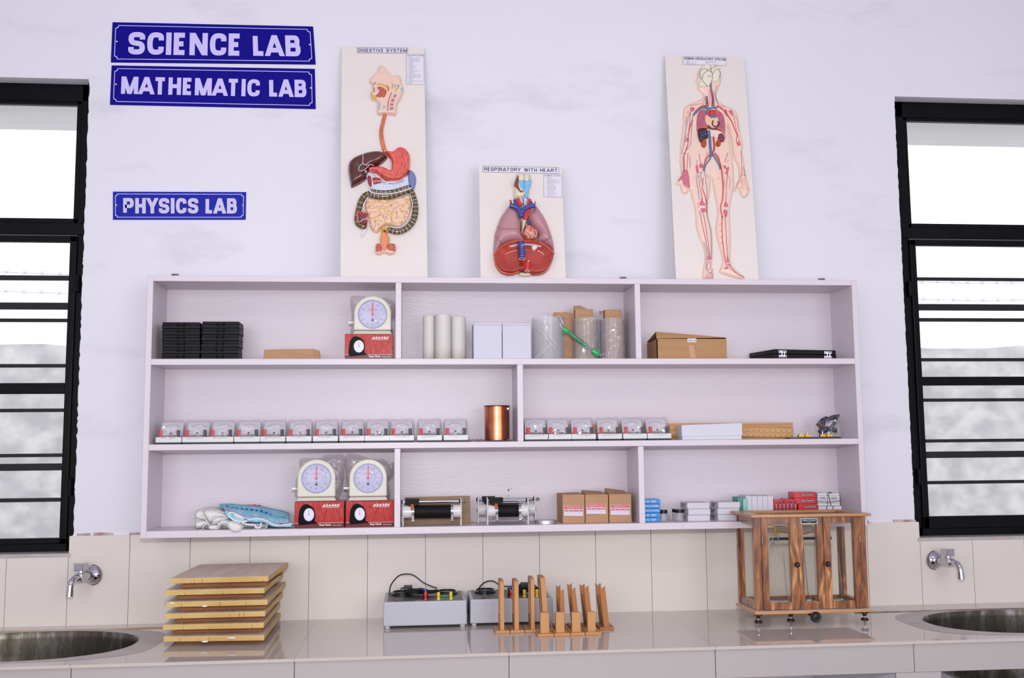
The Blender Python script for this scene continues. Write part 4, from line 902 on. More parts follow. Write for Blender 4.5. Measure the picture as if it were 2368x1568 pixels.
w = MB(); bd.rel(w, C((660, 1240), (720, 1230), (755, 1290), (745, 1355), (690, 1340), (650, 1290)), .010, .005, .0025, hb-.001); bd.part('spleen', w, mat('model_wine', (128, 44, 70), .25, coat=.4))
w = MB(); bd.rel(w, C((440, 1310), (475, 1325), (485, 1390), (460, 1440), (415, 1425), (400, 1350)), .011, .006, .0025, hb-.001); bd.rel(w, C((660, 1310), (700, 1330), (700, 1400), (660, 1430), (625, 1395), (640, 1340)), .011, .006, .0025, hb-.001); bd.part('kidney', w, mat('model_rust', (176, 74, 44), .3))
w = MB(); bd.tubes(w, [C((350, 1170), (430, 1150), (560, 1160), (680, 1185), (750, 1235), (760, 1320)), C((350, 1180), (360, 1280), (385, 1350))], .0011, hb+.007); bd.part('diaphragm_line', w, mat('model_brown_red', (140, 50, 36), .25))
rd = MB()
bd.tubes(rd, [C((540, 500), (555, 600), (570, 720), (565, 810)), C((488, 670), (500, 760), (510, 830))], .0022, hb+.003)
bd.tubes(rd, [C((480, 820), (420, 815), (350, 860), (290, 930)), C((640, 815), (720, 860), (790, 940), (850, 1030), (900, 1140), (950, 1270))], (.0026, .0014), hb+.002)
bd.tubes(rd, [C((580, 1250), (590, 1320), (600, 1400), (590, 1500), (520, 1568))], (.0034, .003), hb+.003)
bd.tubes(rd, [D((520, 10), (450, 70), (410, 160), (395, 230)), D((540, 20), (590, 110), (620, 220), (632, 330), (640, 440), (632, 580), (612, 650), (615, 740), (640, 800))], (.0024, .0014), hb+.003)
bd.tubes(rd, [D((625, 780), (625, 900), (630, 1050), (645, 1180), (665, 1320), (690, 1390)), D((395, 320), (390, 430)), D((385, 440), (420, 540), (440, 640), (440, 740)), C((270, 1010), (240, 1120), (210, 1240), (200, 1400), (140, 1560)), C((950, 1270), (930, 1340), (960, 1420)), D((165, 60), (170, 200), (165, 240))], .0013, hb+.001)
fine = [C((510, 520), (430, 420), (385, 330), (420, 250)), C((230, 810), (420, 780)), C((435, 800), (450, 700), (470, 660)), C((660, 800), (620, 700), (600, 600)), C((530, 560), (525, 700), (535, 790)), C((640, 510), (615, 600), (630, 700), (660, 790)), C((770, 830), (660, 800)), C((900, 925), (920, 980), (900, 1030), (920, 1060)), C((890, 1060), (920, 1070)), C((945, 980), (960, 1120), (970, 1190)), C((210, 880), (190, 930)), C((180, 960), (170, 1100)), C((500, 1560), (540, 1480), (520, 1400)), C((700, 260), (620, 250), (570, 340)), C((560, 200), (600, 190), (640, 210)), C((480, 260), (440, 240)), D((410, 120), (440, 40), (445, 0)), D((595, 100), (575, 30)), D((640, 250), (690, 280), (720, 330), (715, 450)), D((320, 100), (325, 160)), D((300, 290), (290, 310)), D((690, 140), (705, 100)), D((590, 310), (570, 340)), D((625, 870), (590, 890)), D((628, 950), (595, 965)), D((630, 1035), (600, 1045)), D((638, 1120), (610, 1105)), D((690, 1395), (780, 1460), (890, 1515)), D((350, 680), (335, 650), (350, 600)), D((440, 280), (455, 320)), D((655, 340), (655, 430)), D((470, 1320), (490, 1370), (470, 1430), (440, 1400), (470, 1320)), D((440, 1470), (430, 1530)), D((460, 1470), (455, 1535)), D((480, 1470), (480, 1535)), D((500, 1470), (505, 1535)), D((515, 1470), (520, 1530)), D((850, 300), (880, 340), (920, 310)), D((850, 330), (790, 440)), D((870, 350), (890, 470)), D((885, 345), (920, 480)), D((900, 340), (945, 470)), D((860, 345), (860, 440)), D((845, 310), (860, 290), (920, 290))]
for f in (C((270, 1040), (240, 1090), (230, 1130)), C((150, 1380), (160, 1300), (200, 1240)), C((160, 1560), (170, 1470), (200, 1400))): fine.append(f)
bd.tubes(rd, fine, .0006, hb+.0004, n=4)
bd.part('artery', rd, mat('model_artery', (218, 52, 46), .3, coat=.2))
bl = MB()
bd.tubes(bl, [C((548, 470), (555, 560), (585, 690), (590, 820)), C((483, 670), (480, 760), (478, 830))], .0026, hb+.004)
bd.tubes(bl, [C((640, 845), (580, 840), (500, 870), (485, 950)), C((500, 850), (430, 840), (350, 890), (285, 955))], (.0036, .003), hb+.005)
bd.tubes(bl, [C((520, 1190), (530, 1260), (535, 1360), (545, 1480), (560, 1568))], .0042, hb+.004); bd.tubes(bl, [C((550, 975), (590, 960), (620, 975))], .004, hb+.010)
bd.tubes(bl, [D((500, 10), (480, 90), (430, 160), (410, 240)), D((510, 30), (560, 110), (595, 180), (600, 215))], (.0032, .002), hb+.002)
bd.tubes(bl, [C((275, 960), (265, 1100), (250, 1250), (240, 1400), (160, 1500)), C((300, 860), (230, 920), (190, 1060), (160, 1260), (140, 1400), (110, 1530)), D((415, 240), (430, 350), (445, 500), (445, 700), (460, 820), (490, 940), (497, 1100), (500, 1290)), D((395, 250), (330, 270), (318, 360), (340, 480), (350, 580)), D((370, 260), (372, 380)), D((405, 1100), (435, 1200), (440, 1340), (440, 1430), (490, 1470), (515, 1420)), D((240, 60), (240, 200)), D((155, 60), (160, 240))], .0008, hb+.001, n=5)
bd.part('vein', bl, mat('model_vein', (74, 120, 172), .3, coat=.2))
bn = MB()
for q in (D((355, 150), (390, 150), (395, 190), (365, 205), (345, 180)), D((310, 165), (330, 165), (345, 235), (340, 255), (320, 260), (308, 210)), D((640, 170), (670, 170), (680, 215), (650, 205)), D((690, 190), (712, 190), (705, 240), (690, 290), (670, 250)), D((375, 560), (395, 600), (425, 645), (395, 655), (350, 645), (370, 600)), D((370, 690), (425, 690), (420, 730), (380, 735)), D((670, 600), (698, 650), (685, 675), (655, 670), (648, 650)), D((640, 715), (670, 703), (692, 720), (685, 780), (665, 800), (645, 750)), D((468, 1240), (500, 1300), (450, 1305)), D((690, 1250), (715, 1335), (685, 1338)), D((695, 1360), (720, 1358), (735, 1390), (715, 1395)), D((655, 1410), (675, 1395), (705, 1410), (670, 1425)), D((150, 240), (215, 235), (235, 380), (235, 440), (155, 400)), D((97, 355), (140, 290), (145, 320))): bd.rel(bn, q, .002, .003, .0025, hb-.0005, sub=2)
for q in (C((235, 850), (260, 830), (300, 845), (290, 890), (245, 895)), C((815, 885), (870, 880), (888, 920), (880, 980), (840, 940)), C((750, 880), (790, 870), (800, 960), (770, 965)), C((965, 1330), (1010, 1410), (940, 1415)), C((170, 1320), (200, 1290), (220, 1345), (165, 1350))): bd.rel(bn, q, .002, .003, .0025, hb-.0005, sub=2)
bd.tubes(bn, [D((345, 290), (350, 400), (375, 500), (390, 600)), D((688, 290), (680, 400), (676, 520), (672, 620)), D((392, 720), (420, 860), (450, 1050), (480, 1270)), D((355, 720), (390, 900), (430, 1080), (465, 1250)), D((665, 780), (672, 950), (685, 1150), (698, 1300)), D((350, 30), (355, 80), (370, 150)), D((695, 20), (660, 130)), C((240, 900), (225, 1080), (205, 1290)), C((885, 960), (930, 1150), (980, 1350)), D((165, 20), (170, 230)), D((215, 20), (200, 230)), D((858, 0), (862, 150), (868, 290)), D((885, 190), (905, 300)), D((705, 1360), (760, 1430), (830, 1490), (895, 1515))], .0013, hb+.0003, n=5)
bd.part('bone', bn, pink)
wl = MB(); bd.tubes(wl, [D((335, 290), (362, 500), (340, 620)), D((700, 290), (695, 500), (700, 620)), D((655, 600), (700, 330)), D((345, 665), (430, 668)), D((640, 690), (710, 690)), D((650, 800), (672, 1150), (680, 1340)), D((375, 740), (450, 1150), (465, 1300)), D((150, 430), (165, 380)), D((175, 445), (182, 385)), D((195, 455), (202, 385)), D((215, 458), (220, 385)), D((655, 160), (635, 150), (630, 200)), D((345, 140), (395, 150), (400, 190)), C((790, 900), (760, 1000), (765, 1150)), C((215, 900), (200, 1100), (180, 1300)), C((350, 900), (325, 1050), (335, 1200))], .0009, hb+.0003, n=5); bd.part('white_outline', wl, white_p)
w = MB(); bd.tubes(w, [C((555, 460), (575, 380), (560, 300), (540, 190)), C((570, 340), (630, 260), (690, 300), (680, 390)), C((560, 370), (500, 360)), C((560, 310), (450, 250), (380, 310), (420, 430), (500, 515)), C((420, 410), (440, 330), (520, 270), (630, 215))], .0009, hb+.0085, n=5); bd.part('cerebral_vessel', w, mat('model_vessel_purple', (120, 90, 130), .3), sk)
# ---------------------------------------------------------------- things on the shelves
class Panel(Board):
    """an upright working face at depth y: a = x, b = z, h = towards the room"""
    def __init__(s, y, root=None):
        s.O0 = Vector((0, y, 0)); s.n = Vector((0, -1, 0)); s.ex = Vector((1, 0, 0)); s.ez = Vector((0, 0, 1)); s.O = Vector((0, y, 0)); s.root = root
def fr(u0, v0, u1, v1, y):              # x0, x1, z0, z1 of a picture rectangle on depth y
    a = at(u0, (v0+v1)/2, y); b = at(u1, (v0+v1)/2, y); m = (u0+u1)/2
    return a.x, b.x, at(m, v1, y).z, at(m, v0, y).z
E_ = .0003
kraft = mat('kraft_card', (182, 142, 108), .8, rgb2=(173, 133, 99), nscale=40, stretch=(.3, 1, 4))
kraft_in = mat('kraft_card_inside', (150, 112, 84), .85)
# ---- black plastic cases
blk = mat('black_plastic', (12, 12, 19), .5, spec=.2, rgb2=(17, 17, 26), nscale=20); blk2 = mat('black_plastic_deep', (4, 4, 6), .5, spec=.1)
def case(x0, x1, y0, y1, z0, z1, lab):
    r = thing('plastic_case', lab, 'case', ((x0+x1)/2, y0, z0), 'black plastic cases on the top shelf')
    zm = z0+(z1-z0)*.46
    w = MB(); w.box(x0, x1, y0, y1, z0, zm); w.build('case_base', blk, r)
    w = MB(); w.box(x0+.0005, x1-.0005, y0+.0005, y1, zm, z1); w.build('case_lid', blk, r, bevel=.0028)
    xm = (x0+x1)/2; w = MB()
    w.box(xm-.012, xm-.009, y0-.0022, y0+.001, z0+.004, z1-.003); w.box(xm+.009, xm+.012, y0-.0022, y0+.001, z0+.004, z1-.003); w.box(xm-.012, xm+.012, y0-.0022, y0+.001, zm-.0016, zm+.0016)
    w.build('latch', blk2, r, bevel=.0004, segs=1)
    return r
yc = -.165; tops = (at(420, 745, yc).z, at(510, 743.5, yc).z); ordn = ['lowest', 'second from the bottom', 'third from the bottom', 'fourth from the bottom', 'fifth from the bottom', 'sixth from the bottom', 'topmost']
xa, xb = at(374.5, 790, yc).x, at(462.5, 790, yc).x; xc, xd = at(465, 790, yc).x, at(551.5, 790, yc).x
for k in range(2):
    n = 6 if k == 0 else 6; z = Z1+E_; hh = (tops[k]-Z1)/n
    for i in range(n):
        j = R_.uniform(-.0015, .0022); a, b = ((xa, xb), (xc, xd))[k]
        nm = 'topmost' if i == n-1 else ordn[i]
        case(a+j, b+j, yc+R_.uniform(0, .003), yc+.085, z+.0002, z+hh-.0003, 'black plastic case, %s in the stack %s' % (nm, ('next to the side panel', 'nearer the cardboard tray')[k])); z += hh
# ---- shallow cardboard tray
y = -.16; x0, x1, _, zt = fr(611, 806.7, 724, 829, y); a2 = at(737, 806, y).x
r = thing('cardboard_tray', 'shallow brown cardboard tray alone on the top shelf', 'box', ((x0+x1)/2, y, Z1))
w = MB(); zb = Z1+E_; zt = max(zt, zb+.03)
w.hexa([(x0-.004, y, zb), (x1+.004, y, zb), (x1+.002, y+.003, zb), (x0-.002, y+.003, zb), (x0, y+.002, zt-.002), (x1, y+.002, zt), (x1, y+.005, zt), (x0, y+.005, zt-.002)]); w.build('front_wall', kraft, r)
w = MB(); w.box(x0, x1+.01, y+.10, y+.103, zb, zt-.002); w.hexa([(x0-.002, y+.004, zb), (x0+.001, y+.004, zb), (x0+.001, y+.10, zb), (x0-.002, y+.1, zb), (x0, y+.004, zt-.004), (x0+.003, y+.004, zt-.004), (x0+.003, y+.1, zt-.004), (x0, y+.1, zt-.004)]); w.box(x0, x1, y+.003, y+.1, zb, zb+.003); w.build('tray_body', kraft_in, r)
w = MB(); w.hexa([(x1+.003, y+.002, zb), (x1+.022, y+.012, zb), (x1+.024, y+.015, zb), (x1+.005, y+.005, zb), (x1-.001, y+.003, zt), (x1+.019, y+.012, zt-.006), (x1+.021, y+.015, zt-.006), (x1+.001, y+.006, zt)]); w.build('side_flap', kraft, r)

# ---- stop clocks and their boxes
ivory = mat('ivory_plastic', (206, 203, 190), .25, spec=.4, coat=.2); dialm = mat('dial_paper', (202, 200, 220), .5); dblk = mat('dial_ink', (52, 56, 96), .5); nred = mat('needle_red', (226, 84, 92), .4)
rim_m = mat('dark_rim', (70, 74, 110), .25, metal=.6); lens = film('clock_glass', tint=(246, 246, 252), haze=.02, gloss=.02, rough=.03); lever_m = mat('white_lever', (250, 250, 252), .2, coat=.6)
bag_m = film('clear_bag', tint=(250, 246, 248), haze=.16, gloss=.06, rough=.12, hazecol=(192, 186, 188))
bag_l = film('clear_bag_light', tint=(253, 252, 253), haze=.09, gloss=.05, rough=.12, hazecol=(232, 228, 234))
def bagmesh(outline, yf, yb, amp, res, sc=28., seed=0., thick=.5):
    """a loose crumpled bag around an outline in x,z, between two depths"""
    ym = (yf+yb)/2; mb = MB()
    for sg, H in ((1, ym-yf), (-1, yb-ym)):
        vs, fs = relief2d(outline, H, .03, res, 0, 3, 0)
        out = []
        for a, b, h in vs:
            n = abs(noise.noise(Vector((a*sc, b*sc, seed+sg))))*1.6+abs(noise.noise(Vector((a*sc*2.6, b*sc*2.6, seed+5*sg))))*.8
            k = min(1, h/max(H, 1e-6)*2)
            out.append((a+k*amp*.6*noise.noise(Vector((a*sc, b*sc, 9+seed))), ym-sg*(h*thick+k*amp*(n-.7)), b))
        mb.add(out, fs)
    return mb
def clock(cx, cz, rd, y0, zb, lab, leverside=-1, bag=None, seed=0):
    """cx, cz centre of the dial, rd its radius, y0 front of the case, zb what it stands on"""
    k = rd/.047; R0 = .0605*k; r = thing('stop_clock', lab, 'clock', (cx, y0+.03, zb), 'ivory stop clocks standing on their boxes')
    yb = y0+.052
    ol = [(cx-R0*1.02, zb+.013), (cx-R0*1.04, zb+.017)]
    for i in range(25):
        t = math.pi-math.pi*i/24; ol.append((cx+R0*math.cos(t)*1.03, cz+.003+(R0)*math.sin(t)))
    ol += [(cx+R0*1.04, zb+.017), (cx+R0*1.02, zb+.013)]
    w = MB(); w.prism(ol, y0, yb); w.build('clock_body', ivory, r, bevel=.006, segs=3, smooth=.9)
    w = MB(); w.hexa([(cx-R0*1.08, y0-.003, zb+E_), (cx+R0*1.08, y0-.003, zb+E_), (cx+R0*1.08, yb, zb+E_), (cx-R0*1.08, yb, zb+E_), (cx-R0*.98, y0+.002, zb+.012), (cx+R0*.98, y0+.002, zb+.012), (cx+R0*.98, yb-.003, zb+.012), (cx-R0*.98, yb-.003, zb+.012)]); w.build('clock_foot', ivory, r, bevel=.002)
    w = MB(); w.lathe([(rd, -.0006), (rd, .002)], (cx, y0-.0002, cz), 'y', 48); dl = w.build('dial', dialm, r)
    w = MB(); w.lathe([(rd+.0012, .002), (rd+.0012, -.0025), (rd-.0002, -.0025), (rd-.0002, .001)], (cx, y0-.0002, cz), 'y', 48, caps=False); w.build('dial_rim', rim_m, r)
    w = MB(); P = Panel(y0-.0010)
    for i in range(60):
        t = 2*math.pi*i/60; c, s = math.cos(t), math.sin(t); l = .006 if i % 5 == 0 else .0025; hw = .00035 if i % 5 == 0 else .0002
        a, b = rd*.955, rd*.955-l
        w.add([(cx+c*a-s*hw, y0-.0011, cz+s*a+c*hw), (cx+c*a+s*hw, y0-.0011, cz+s*a-c*hw), (cx+c*b+s*hw, y0-.0011, cz+s*b-c*hw), (cx+c*b-s*hw, y0-.0011, cz+s*b+c*hw)], [(0, 1, 2, 3)])
    for i in range(1, 12):
        t = math.pi/2-2*math.pi*i/12; x, z = cx+rd*.72*math.cos(t), cz+rd*.72*math.sin(t); put_text(w, str(i*5), (x-.003, y0-.0011, z-.0018), (1, 0, 0), (0, 0, 1), .006, .0036)
    for i in range(12):
        t = 2*math.pi*i/12; x, z = cx+rd*.23*math.cos(t), cz-rd*.42+rd*.23*math.sin(t); w.box(x-.0005, x+.0005, y0-.0012, y0-.001, z-.0005, z+.0005)
    w.build('dial_marking', dblk, dl)
    w = MB(); w.box(cx-rd*.46, cx+rd*.46, y0-.0012, y0-.0010, cz+rd*.28, cz+rd*.29); put_text(w, 'ADARSH', (cx-rd*.3, y0-.0012, cz+rd*.30), (1, 0, 0), (0, 0, 1), rd*.6, rd*.1, 0)
    w.build('dial_lettering', nred, dl)
    w = MB(); w.prism([(cx-.0022, cz), (cx-.0022, cz+rd*.70), (cx-.0032, cz+rd*.70), (cx, cz+rd*.88), (cx+.0032, cz+rd*.70), (cx+.0022, cz+rd*.70), (cx+.0022, cz)], y0-.0026, y0-.0020); w.lathe([(.0045, 0), (.0045, -.0015), (.002, -.0022)], (cx, y0-.0022, cz), 'y', 16); w.build('red_hand', nred, dl)
    w = MB(); w.lathe([(.0040, 0), (.0040, -.001)], (cx, y0-.0016, cz-rd*.42), 'y', 14); w.box(cx-.0006, cx+.0006, y0-.0024, y0-.0018, cz-rd*.42, cz-rd*.17); w.build('small_hand', dblk, dl)
    w = MB(); w.lathe([(rd, -.0022), (rd*.85, -.0045), (rd*.55, -.0065), (rd*.2, -.0072), (.0005, -.0073)], (cx, y0, cz), 'y', 40, caps=False); w.build('dial_glass', lens, r, smooth=True)
    w = MB(); w.tube([(cx+leverside*R0*.95, y0+.018, zb+.041*k), (cx+leverside*(R0+.021), y0+.016, zb+.041*k)], .0032, 10); w.build('lever', lever_m, r, smooth=SM)
    if bag:
        q = [(at(u, v, y0).x, at(u, v, y0).z) for u, v in bag]; q = [(a, max(b, zb+.001)) for a, b in q]
        bagmesh(q, y0-.016, y0+.068, .006, .007, 26, seed).build('plastic_bag', bag_m, r)
    return r
boxred = mat('glossy_red_print', (176, 20, 14), .13, spec=.5, bump=1., bscale=1., stretch=(420, 1, 26)); boxdk = mat('glossy_red_dark', (104, 8, 14), .2, spec=.25)
prblack = mat('print_black', (7, 8, 16), .3, spec=.06); prw = mat('print_white', (235, 230, 232), .4); prr = mat('print_red', (206, 40, 52), .4); pry = mat('print_gold', (226, 160, 60), .4)
def clockbox(u0, v0, u1, v1, y, dp, zf, lab, side=None, ztop=None):
    x0, x1, _, zt = fr(u0, v0, u1, v1, y); zt = ztop or zt; zb = zf+E_; Hh_ = zt-zb; Wd_ = x1-x0
    r = thing('stop_clock_box', lab, 'box', ((x0+x1)/2, y+dp/2, zf), 'red cardboard stop clock boxes')
    w = MB(); w.box(x0, x1, y, y+dp, zb, zt); w.build('carton', boxred, r, bevel=.001, segs=1)
    w = MB(); w.box(x0+.0002, x1-.0002, y-.0003, y+.0002, zb+.0004, zb+Hh_*.17); w.build('dark_band', boxdk, r)
    X = lambda s: x0+Wd_*s; Zz = lambda t: zb+Hh_*t
    w = MB(); w.box(x0, X(.985), y-.0006, y-.0002, Zz(.17), Zz(.18)); w.build('white_line', prw, r)
    w = MB(); cx, cz = X(.245), Zz(.40)
    o = [(X(.085), Zz(.14)), (X(.09), Zz(.55)), (X(.11), Zz(.72)), (X(.16), Zz(.85)), (X(.23), Zz(.90)), (X(.31), Zz(.85)), (X(.385), Zz(.72)), (X(.415), Zz(.5)), (X(.415), Zz(.25)), (X(.47), Zz(.17)), (X(.37), Zz(.15)), (X(.22), Zz(.12))]
    w.prism([(p.x, p.y) for p in smooth_poly([(a, b, 0) for a, b in o], 4)], y-.0006, y-.0001); cp_ = w.build('clock_picture', prblack, r)
    w = MB(); rx = Wd_*.105; rz = Hh_*.245; c = (X(.29), Zz(.5)); w.prism([(c[0]+rx*math.cos(2*math.pi*i/28), c[1]+rz*math.sin(2*math.pi*i/28)) for i in range(28)], y-.0009, y-.0006); w.build('pictured_dial', mat('print_pale', (216, 214, 232), .35), cp_)
    w = MB()
    for i in range(12):
        t = 2*math.pi*i/12; a, b = c[0]+rx*.82*math.cos(t), c[1]+rz*.82*math.sin(t); w.box(a-.0006, a+.0006, y-.0012, y-.0009, b-.0006, b+.0006)
    w.box(c[0]-.0006, c[0]+.0006, y-.0013, y-.0009, c[1]-.001, c[1]+rz*.8); w.lathe([(.0018, 0), (.0018, -.0003)], (c[0], y-.001, c[1]), 'y', 10); w.build('pictured_hand', prr, cp_)
    w = MB(); block(w, 'ADARSH', (X(.565), y-.0006, Zz(.80)), (1, 0, 0), (0, 0, 1), Wd_*.33, Hh_*.085, Hh_*.022, 1.1, .3); w.box(X(.55), X(.90), y-.0008, y-.0005, Zz(.772), Zz(.784)); w.build('brand_lettering', prw, r)
    w = MB(); put_text(w, 'AN ISO 9001 COMPANY', (X(.66), y-.0006, Zz(.735)), (1, 0, 0), (0, 0, 1), Wd_*.24, Hh_*.02); w.lathe([(.0014, 0), (.0014, -.0003), (.0009, -.0003)], (X(.915), y-.0004, Zz(.89)), 'y', 10); w.build('small_lettering', pry, r)
    w = MB(); put_text(w, 'Stop Clock', (X(.50), y-.0007, Zz(.055)), (1, 0, 0), (0, 0, 1), Wd_*.24, Hh_*.085, .03); put_text(w, '(Table Model)', (X(.77), y-.0007, Zz(.062)), (1, 0, 0), (0, 0, 1), Wd_*.175, Hh_*.042, .01); w.build('name_lettering', prw, r)
    return r, zt
y = -.185
_, z = clockbox(797.5, 772, 908.8, 829, y, .11, Z1, 'red STOP CLOCK box on the top shelf under a bagged clock')
zc_ = z; d = at(861.6, 727, y+.012)
clock(d.x, d.z, .0475, y+.012, zc_+E_, 'ivory stop clock in a clear bag on the top shelf', -1, [(809, 685), (830, 681), (843, 683), (848, 689), (866, 687), (886, 686), (900, 690), (913.5, 698), (914, 729), (906, 735), (902, 745), (905, 772), (815, 772), (812, 752), (806, 744), (812, 736), (811, 715)], 1)
y = -.172
_, z = clockbox(681, 1159.5, 795.4, 1220.5, y, .11, Z3, 'red stop clock box on the bottom shelf next to the towels')
zA = z; d = at(731.8, 1106.4, y+.015)
clock(d.x, d.z, .0475, y+.015, zA+E_, 'ivory stop clock in a clear bag beside the towels', -1, [(691, 1062), (720, 1060), (741, 1060), (749, 1053), (770, 1052), (797, 1054), (795, 1092), (791, 1125), (784, 1145), (782, 1155), (688, 1155), (681, 1126), (684, 1105), (692, 1090)], 2)
_, z = clockbox(799.5, 1159.5, 911.2, 1220, y, .11, Z3, 'darker red stop clock box against the divider on the bottom shelf', ztop=zA-.0006)
d = at(851.4, 1105.8, y+.015)
clock(d.x, d.z, .0475, y+.015, z+E_, 'ivory stop clock with white lever, in a bag against the bottom divider', -1, [(798, 1054), (812, 1050), (830, 1052), (865, 1064), (882, 1061), (898, 1071), (901, 1074), (909, 1066), (911, 1068), (909, 1100), (898, 1108), (897, 1120), (896, 1155), (808, 1155), (801, 1130), (798, 1090)], 3)

# ---- white cylinders, boxes, tubes in the middle of the top row
foam = mat('offwhite_foam', (212, 208, 203), .6)
nt = foam.node_tree
def grimy(m, z0, z1, c2):
    """dirt on the lowest part, in object space height"""
    nt = m.node_tree; N = nt.nodes; L = nt.links.new; b = N['Principled BSDF']
    tc = N.new('ShaderNodeTexCoord'); sx = N.new('ShaderNodeSeparateXYZ'); L(tc.outputs['Object'], sx.inputs[0])
    n = N.new('ShaderNodeTexNoise'); n.inputs['Scale'].default_value = 40; n.inputs['Detail'].default_value = 5; L(tc.outputs['Object'], n.inputs['Vector'])
    mr = N.new('ShaderNodeMapRange'); mr.inputs[1].default_value = z1; mr.inputs[2].default_value = z0; L(sx.outputs[2], mr.inputs[0])
    mu = N.new('ShaderNodeMath'); mu.operation = 'MULTIPLY'; L(mr.outputs[0], mu.inputs[0]); L(n.outputs['Fac'], mu.inputs[1])
    mx = N.new('ShaderNodeMix'); mx.data_type = 'RGBA'; mx.inputs['A'].default_value = b.inputs['Base Color'].default_value; mx.inputs['B'].default_value = tuple(lin(x) for x in c2)+(1,)
    L(mu.outputs[0], mx.inputs['Factor']); L(mx.outputs['Result'], b.inputs['Base Color'])
grimy(foam, .0, .045, (160, 146, 126))
for (u0, u1, v, y, lab) in ((977.8, 1008, 729, -.135, 'off-white cylinder nearest the stop clock'), (1006.5, 1043.6, 726, -.165, 'tallest off-white cylinder, between the other two'), (1041.5, 1078.4, 732, -.14, 'off-white cylinder next to the white boxes')):
    x0, x1, _, zt = fr(u0, v, u1, 829, y); rr = (x1-x0)/2
    w = MB(); w.lathe([(rr-.001, E_), (rr, .002), (rr, zt-Z1-.001), (rr-.0015, zt-Z1), (rr-.005, zt-Z1), (rr-.005, zt-Z1-.003), (.001, zt-Z1-.003)], ((x0+x1)/2, y+rr, Z1), 'z', 36)
    tag(w.build('foam_cylinder', foam, base=((x0+x1)/2, y+rr, Z1), smooth=SM), lab, 'cylinder', 'off-white cylinders on the top shelf')
wcard = mat('white_card', (200, 199, 215), .5)
for u0, u1, v, lab in ((1095.3, 1160.6, 747.6, 'square white box next to the cylinders'), (1162.2, 1228, 748.2, 'square white box next to the clear tube')):
    y = -.17; x0, x1, _, zt = fr(u0, v, u1, 829, y); r = thing('white_box', lab, 'box', ((x0+x1)/2, y, Z1), 'plain white boxes on the top shelf')
    w = MB(); w.box(x0, x1, y, y+.10, Z1+E_, zt-.006); w.build('carton', wcard, r, bevel=.0008, segs=1)
    w = MB(); w.box(x0-.0003, x1+.0003, y-.0006, y+.1006, zt-.0058, zt); w.box(x1+.0002, x1+.001, y, y+.05, zt-.03, zt-.006); w.build('lid', wcard, r, bevel=.001, segs=1)
clear = film('clear_acrylic', tint=(253, 253, 253), haze=.17, gloss=.02, rough=.05, hazecol=(222, 222, 227))
y = -.165; x0, x1, _, zt = fr(1232, 732.7, 1304, 829, y+.03); rr = (x1-x0)/2; cx = (x0+x1)/2
r = thing('clear_tube_jar', 'open clear plastic tube holding thin rods beside the white box', 'jar', (cx, y+rr, Z1))
w = MB(); w.lathe([(rr-.001, E_), (rr, .002), (rr, zt-Z1), (rr-.0015, zt-Z1), (rr-.0015, .003), (.002, .003)], (cx, y+rr, Z1), 'z', 40, caps=False); w.build('tube_wall', clear, r, smooth=SM)
rod = mat('white_rod', (226, 228, 236), .3)
for k, (a, b) in enumerate((((1236, 828), (1272, 795)), ((1240, 829), (1276, 797)), ((1244, 757), (1284, 808)), ((1253, 753), (1287, 800)))):
    p, q = at(*a, y+rr), at(*b, y+rr+.01); p.z = max(p.z, Z1+.004); w = MB(); w.tube([p, q], .0016, 6)
    tag(w.build('thin_rod', rod, base=p), 'thin pale rod leaning inside the clear tube', 'rod', 'thin rods inside the clear tube')
w = MB(); kp = lambda u, v, y: (at(u, v, y).x, at(u, v, y).z)
y = -.075; q = [kp(1279, 724, y), kp(1283, 722, y), kp(1301, 723, y), kp(1303, 721, y), kp(1321.5, 722.5, y), kp(1323, 830, y), kp(1305, 830, y), kp(1304, 735, y), kp(1279, 730, y)]; q = [(a, max(b, Z1+E_)) for a, b in q]
w.prism(q, y, y+.004); w.prism([q[4], q[5], (q[5][0]+.006, Z1+E_), (q[4][0]+.005, q[4][1]-.006)], y+.001, y+.03)
tag(w.build('cardboard_piece', kraft, base=(q[0][0], y, Z1)), 'bent piece of brown cardboard standing behind the clear tube', 'cardboard')
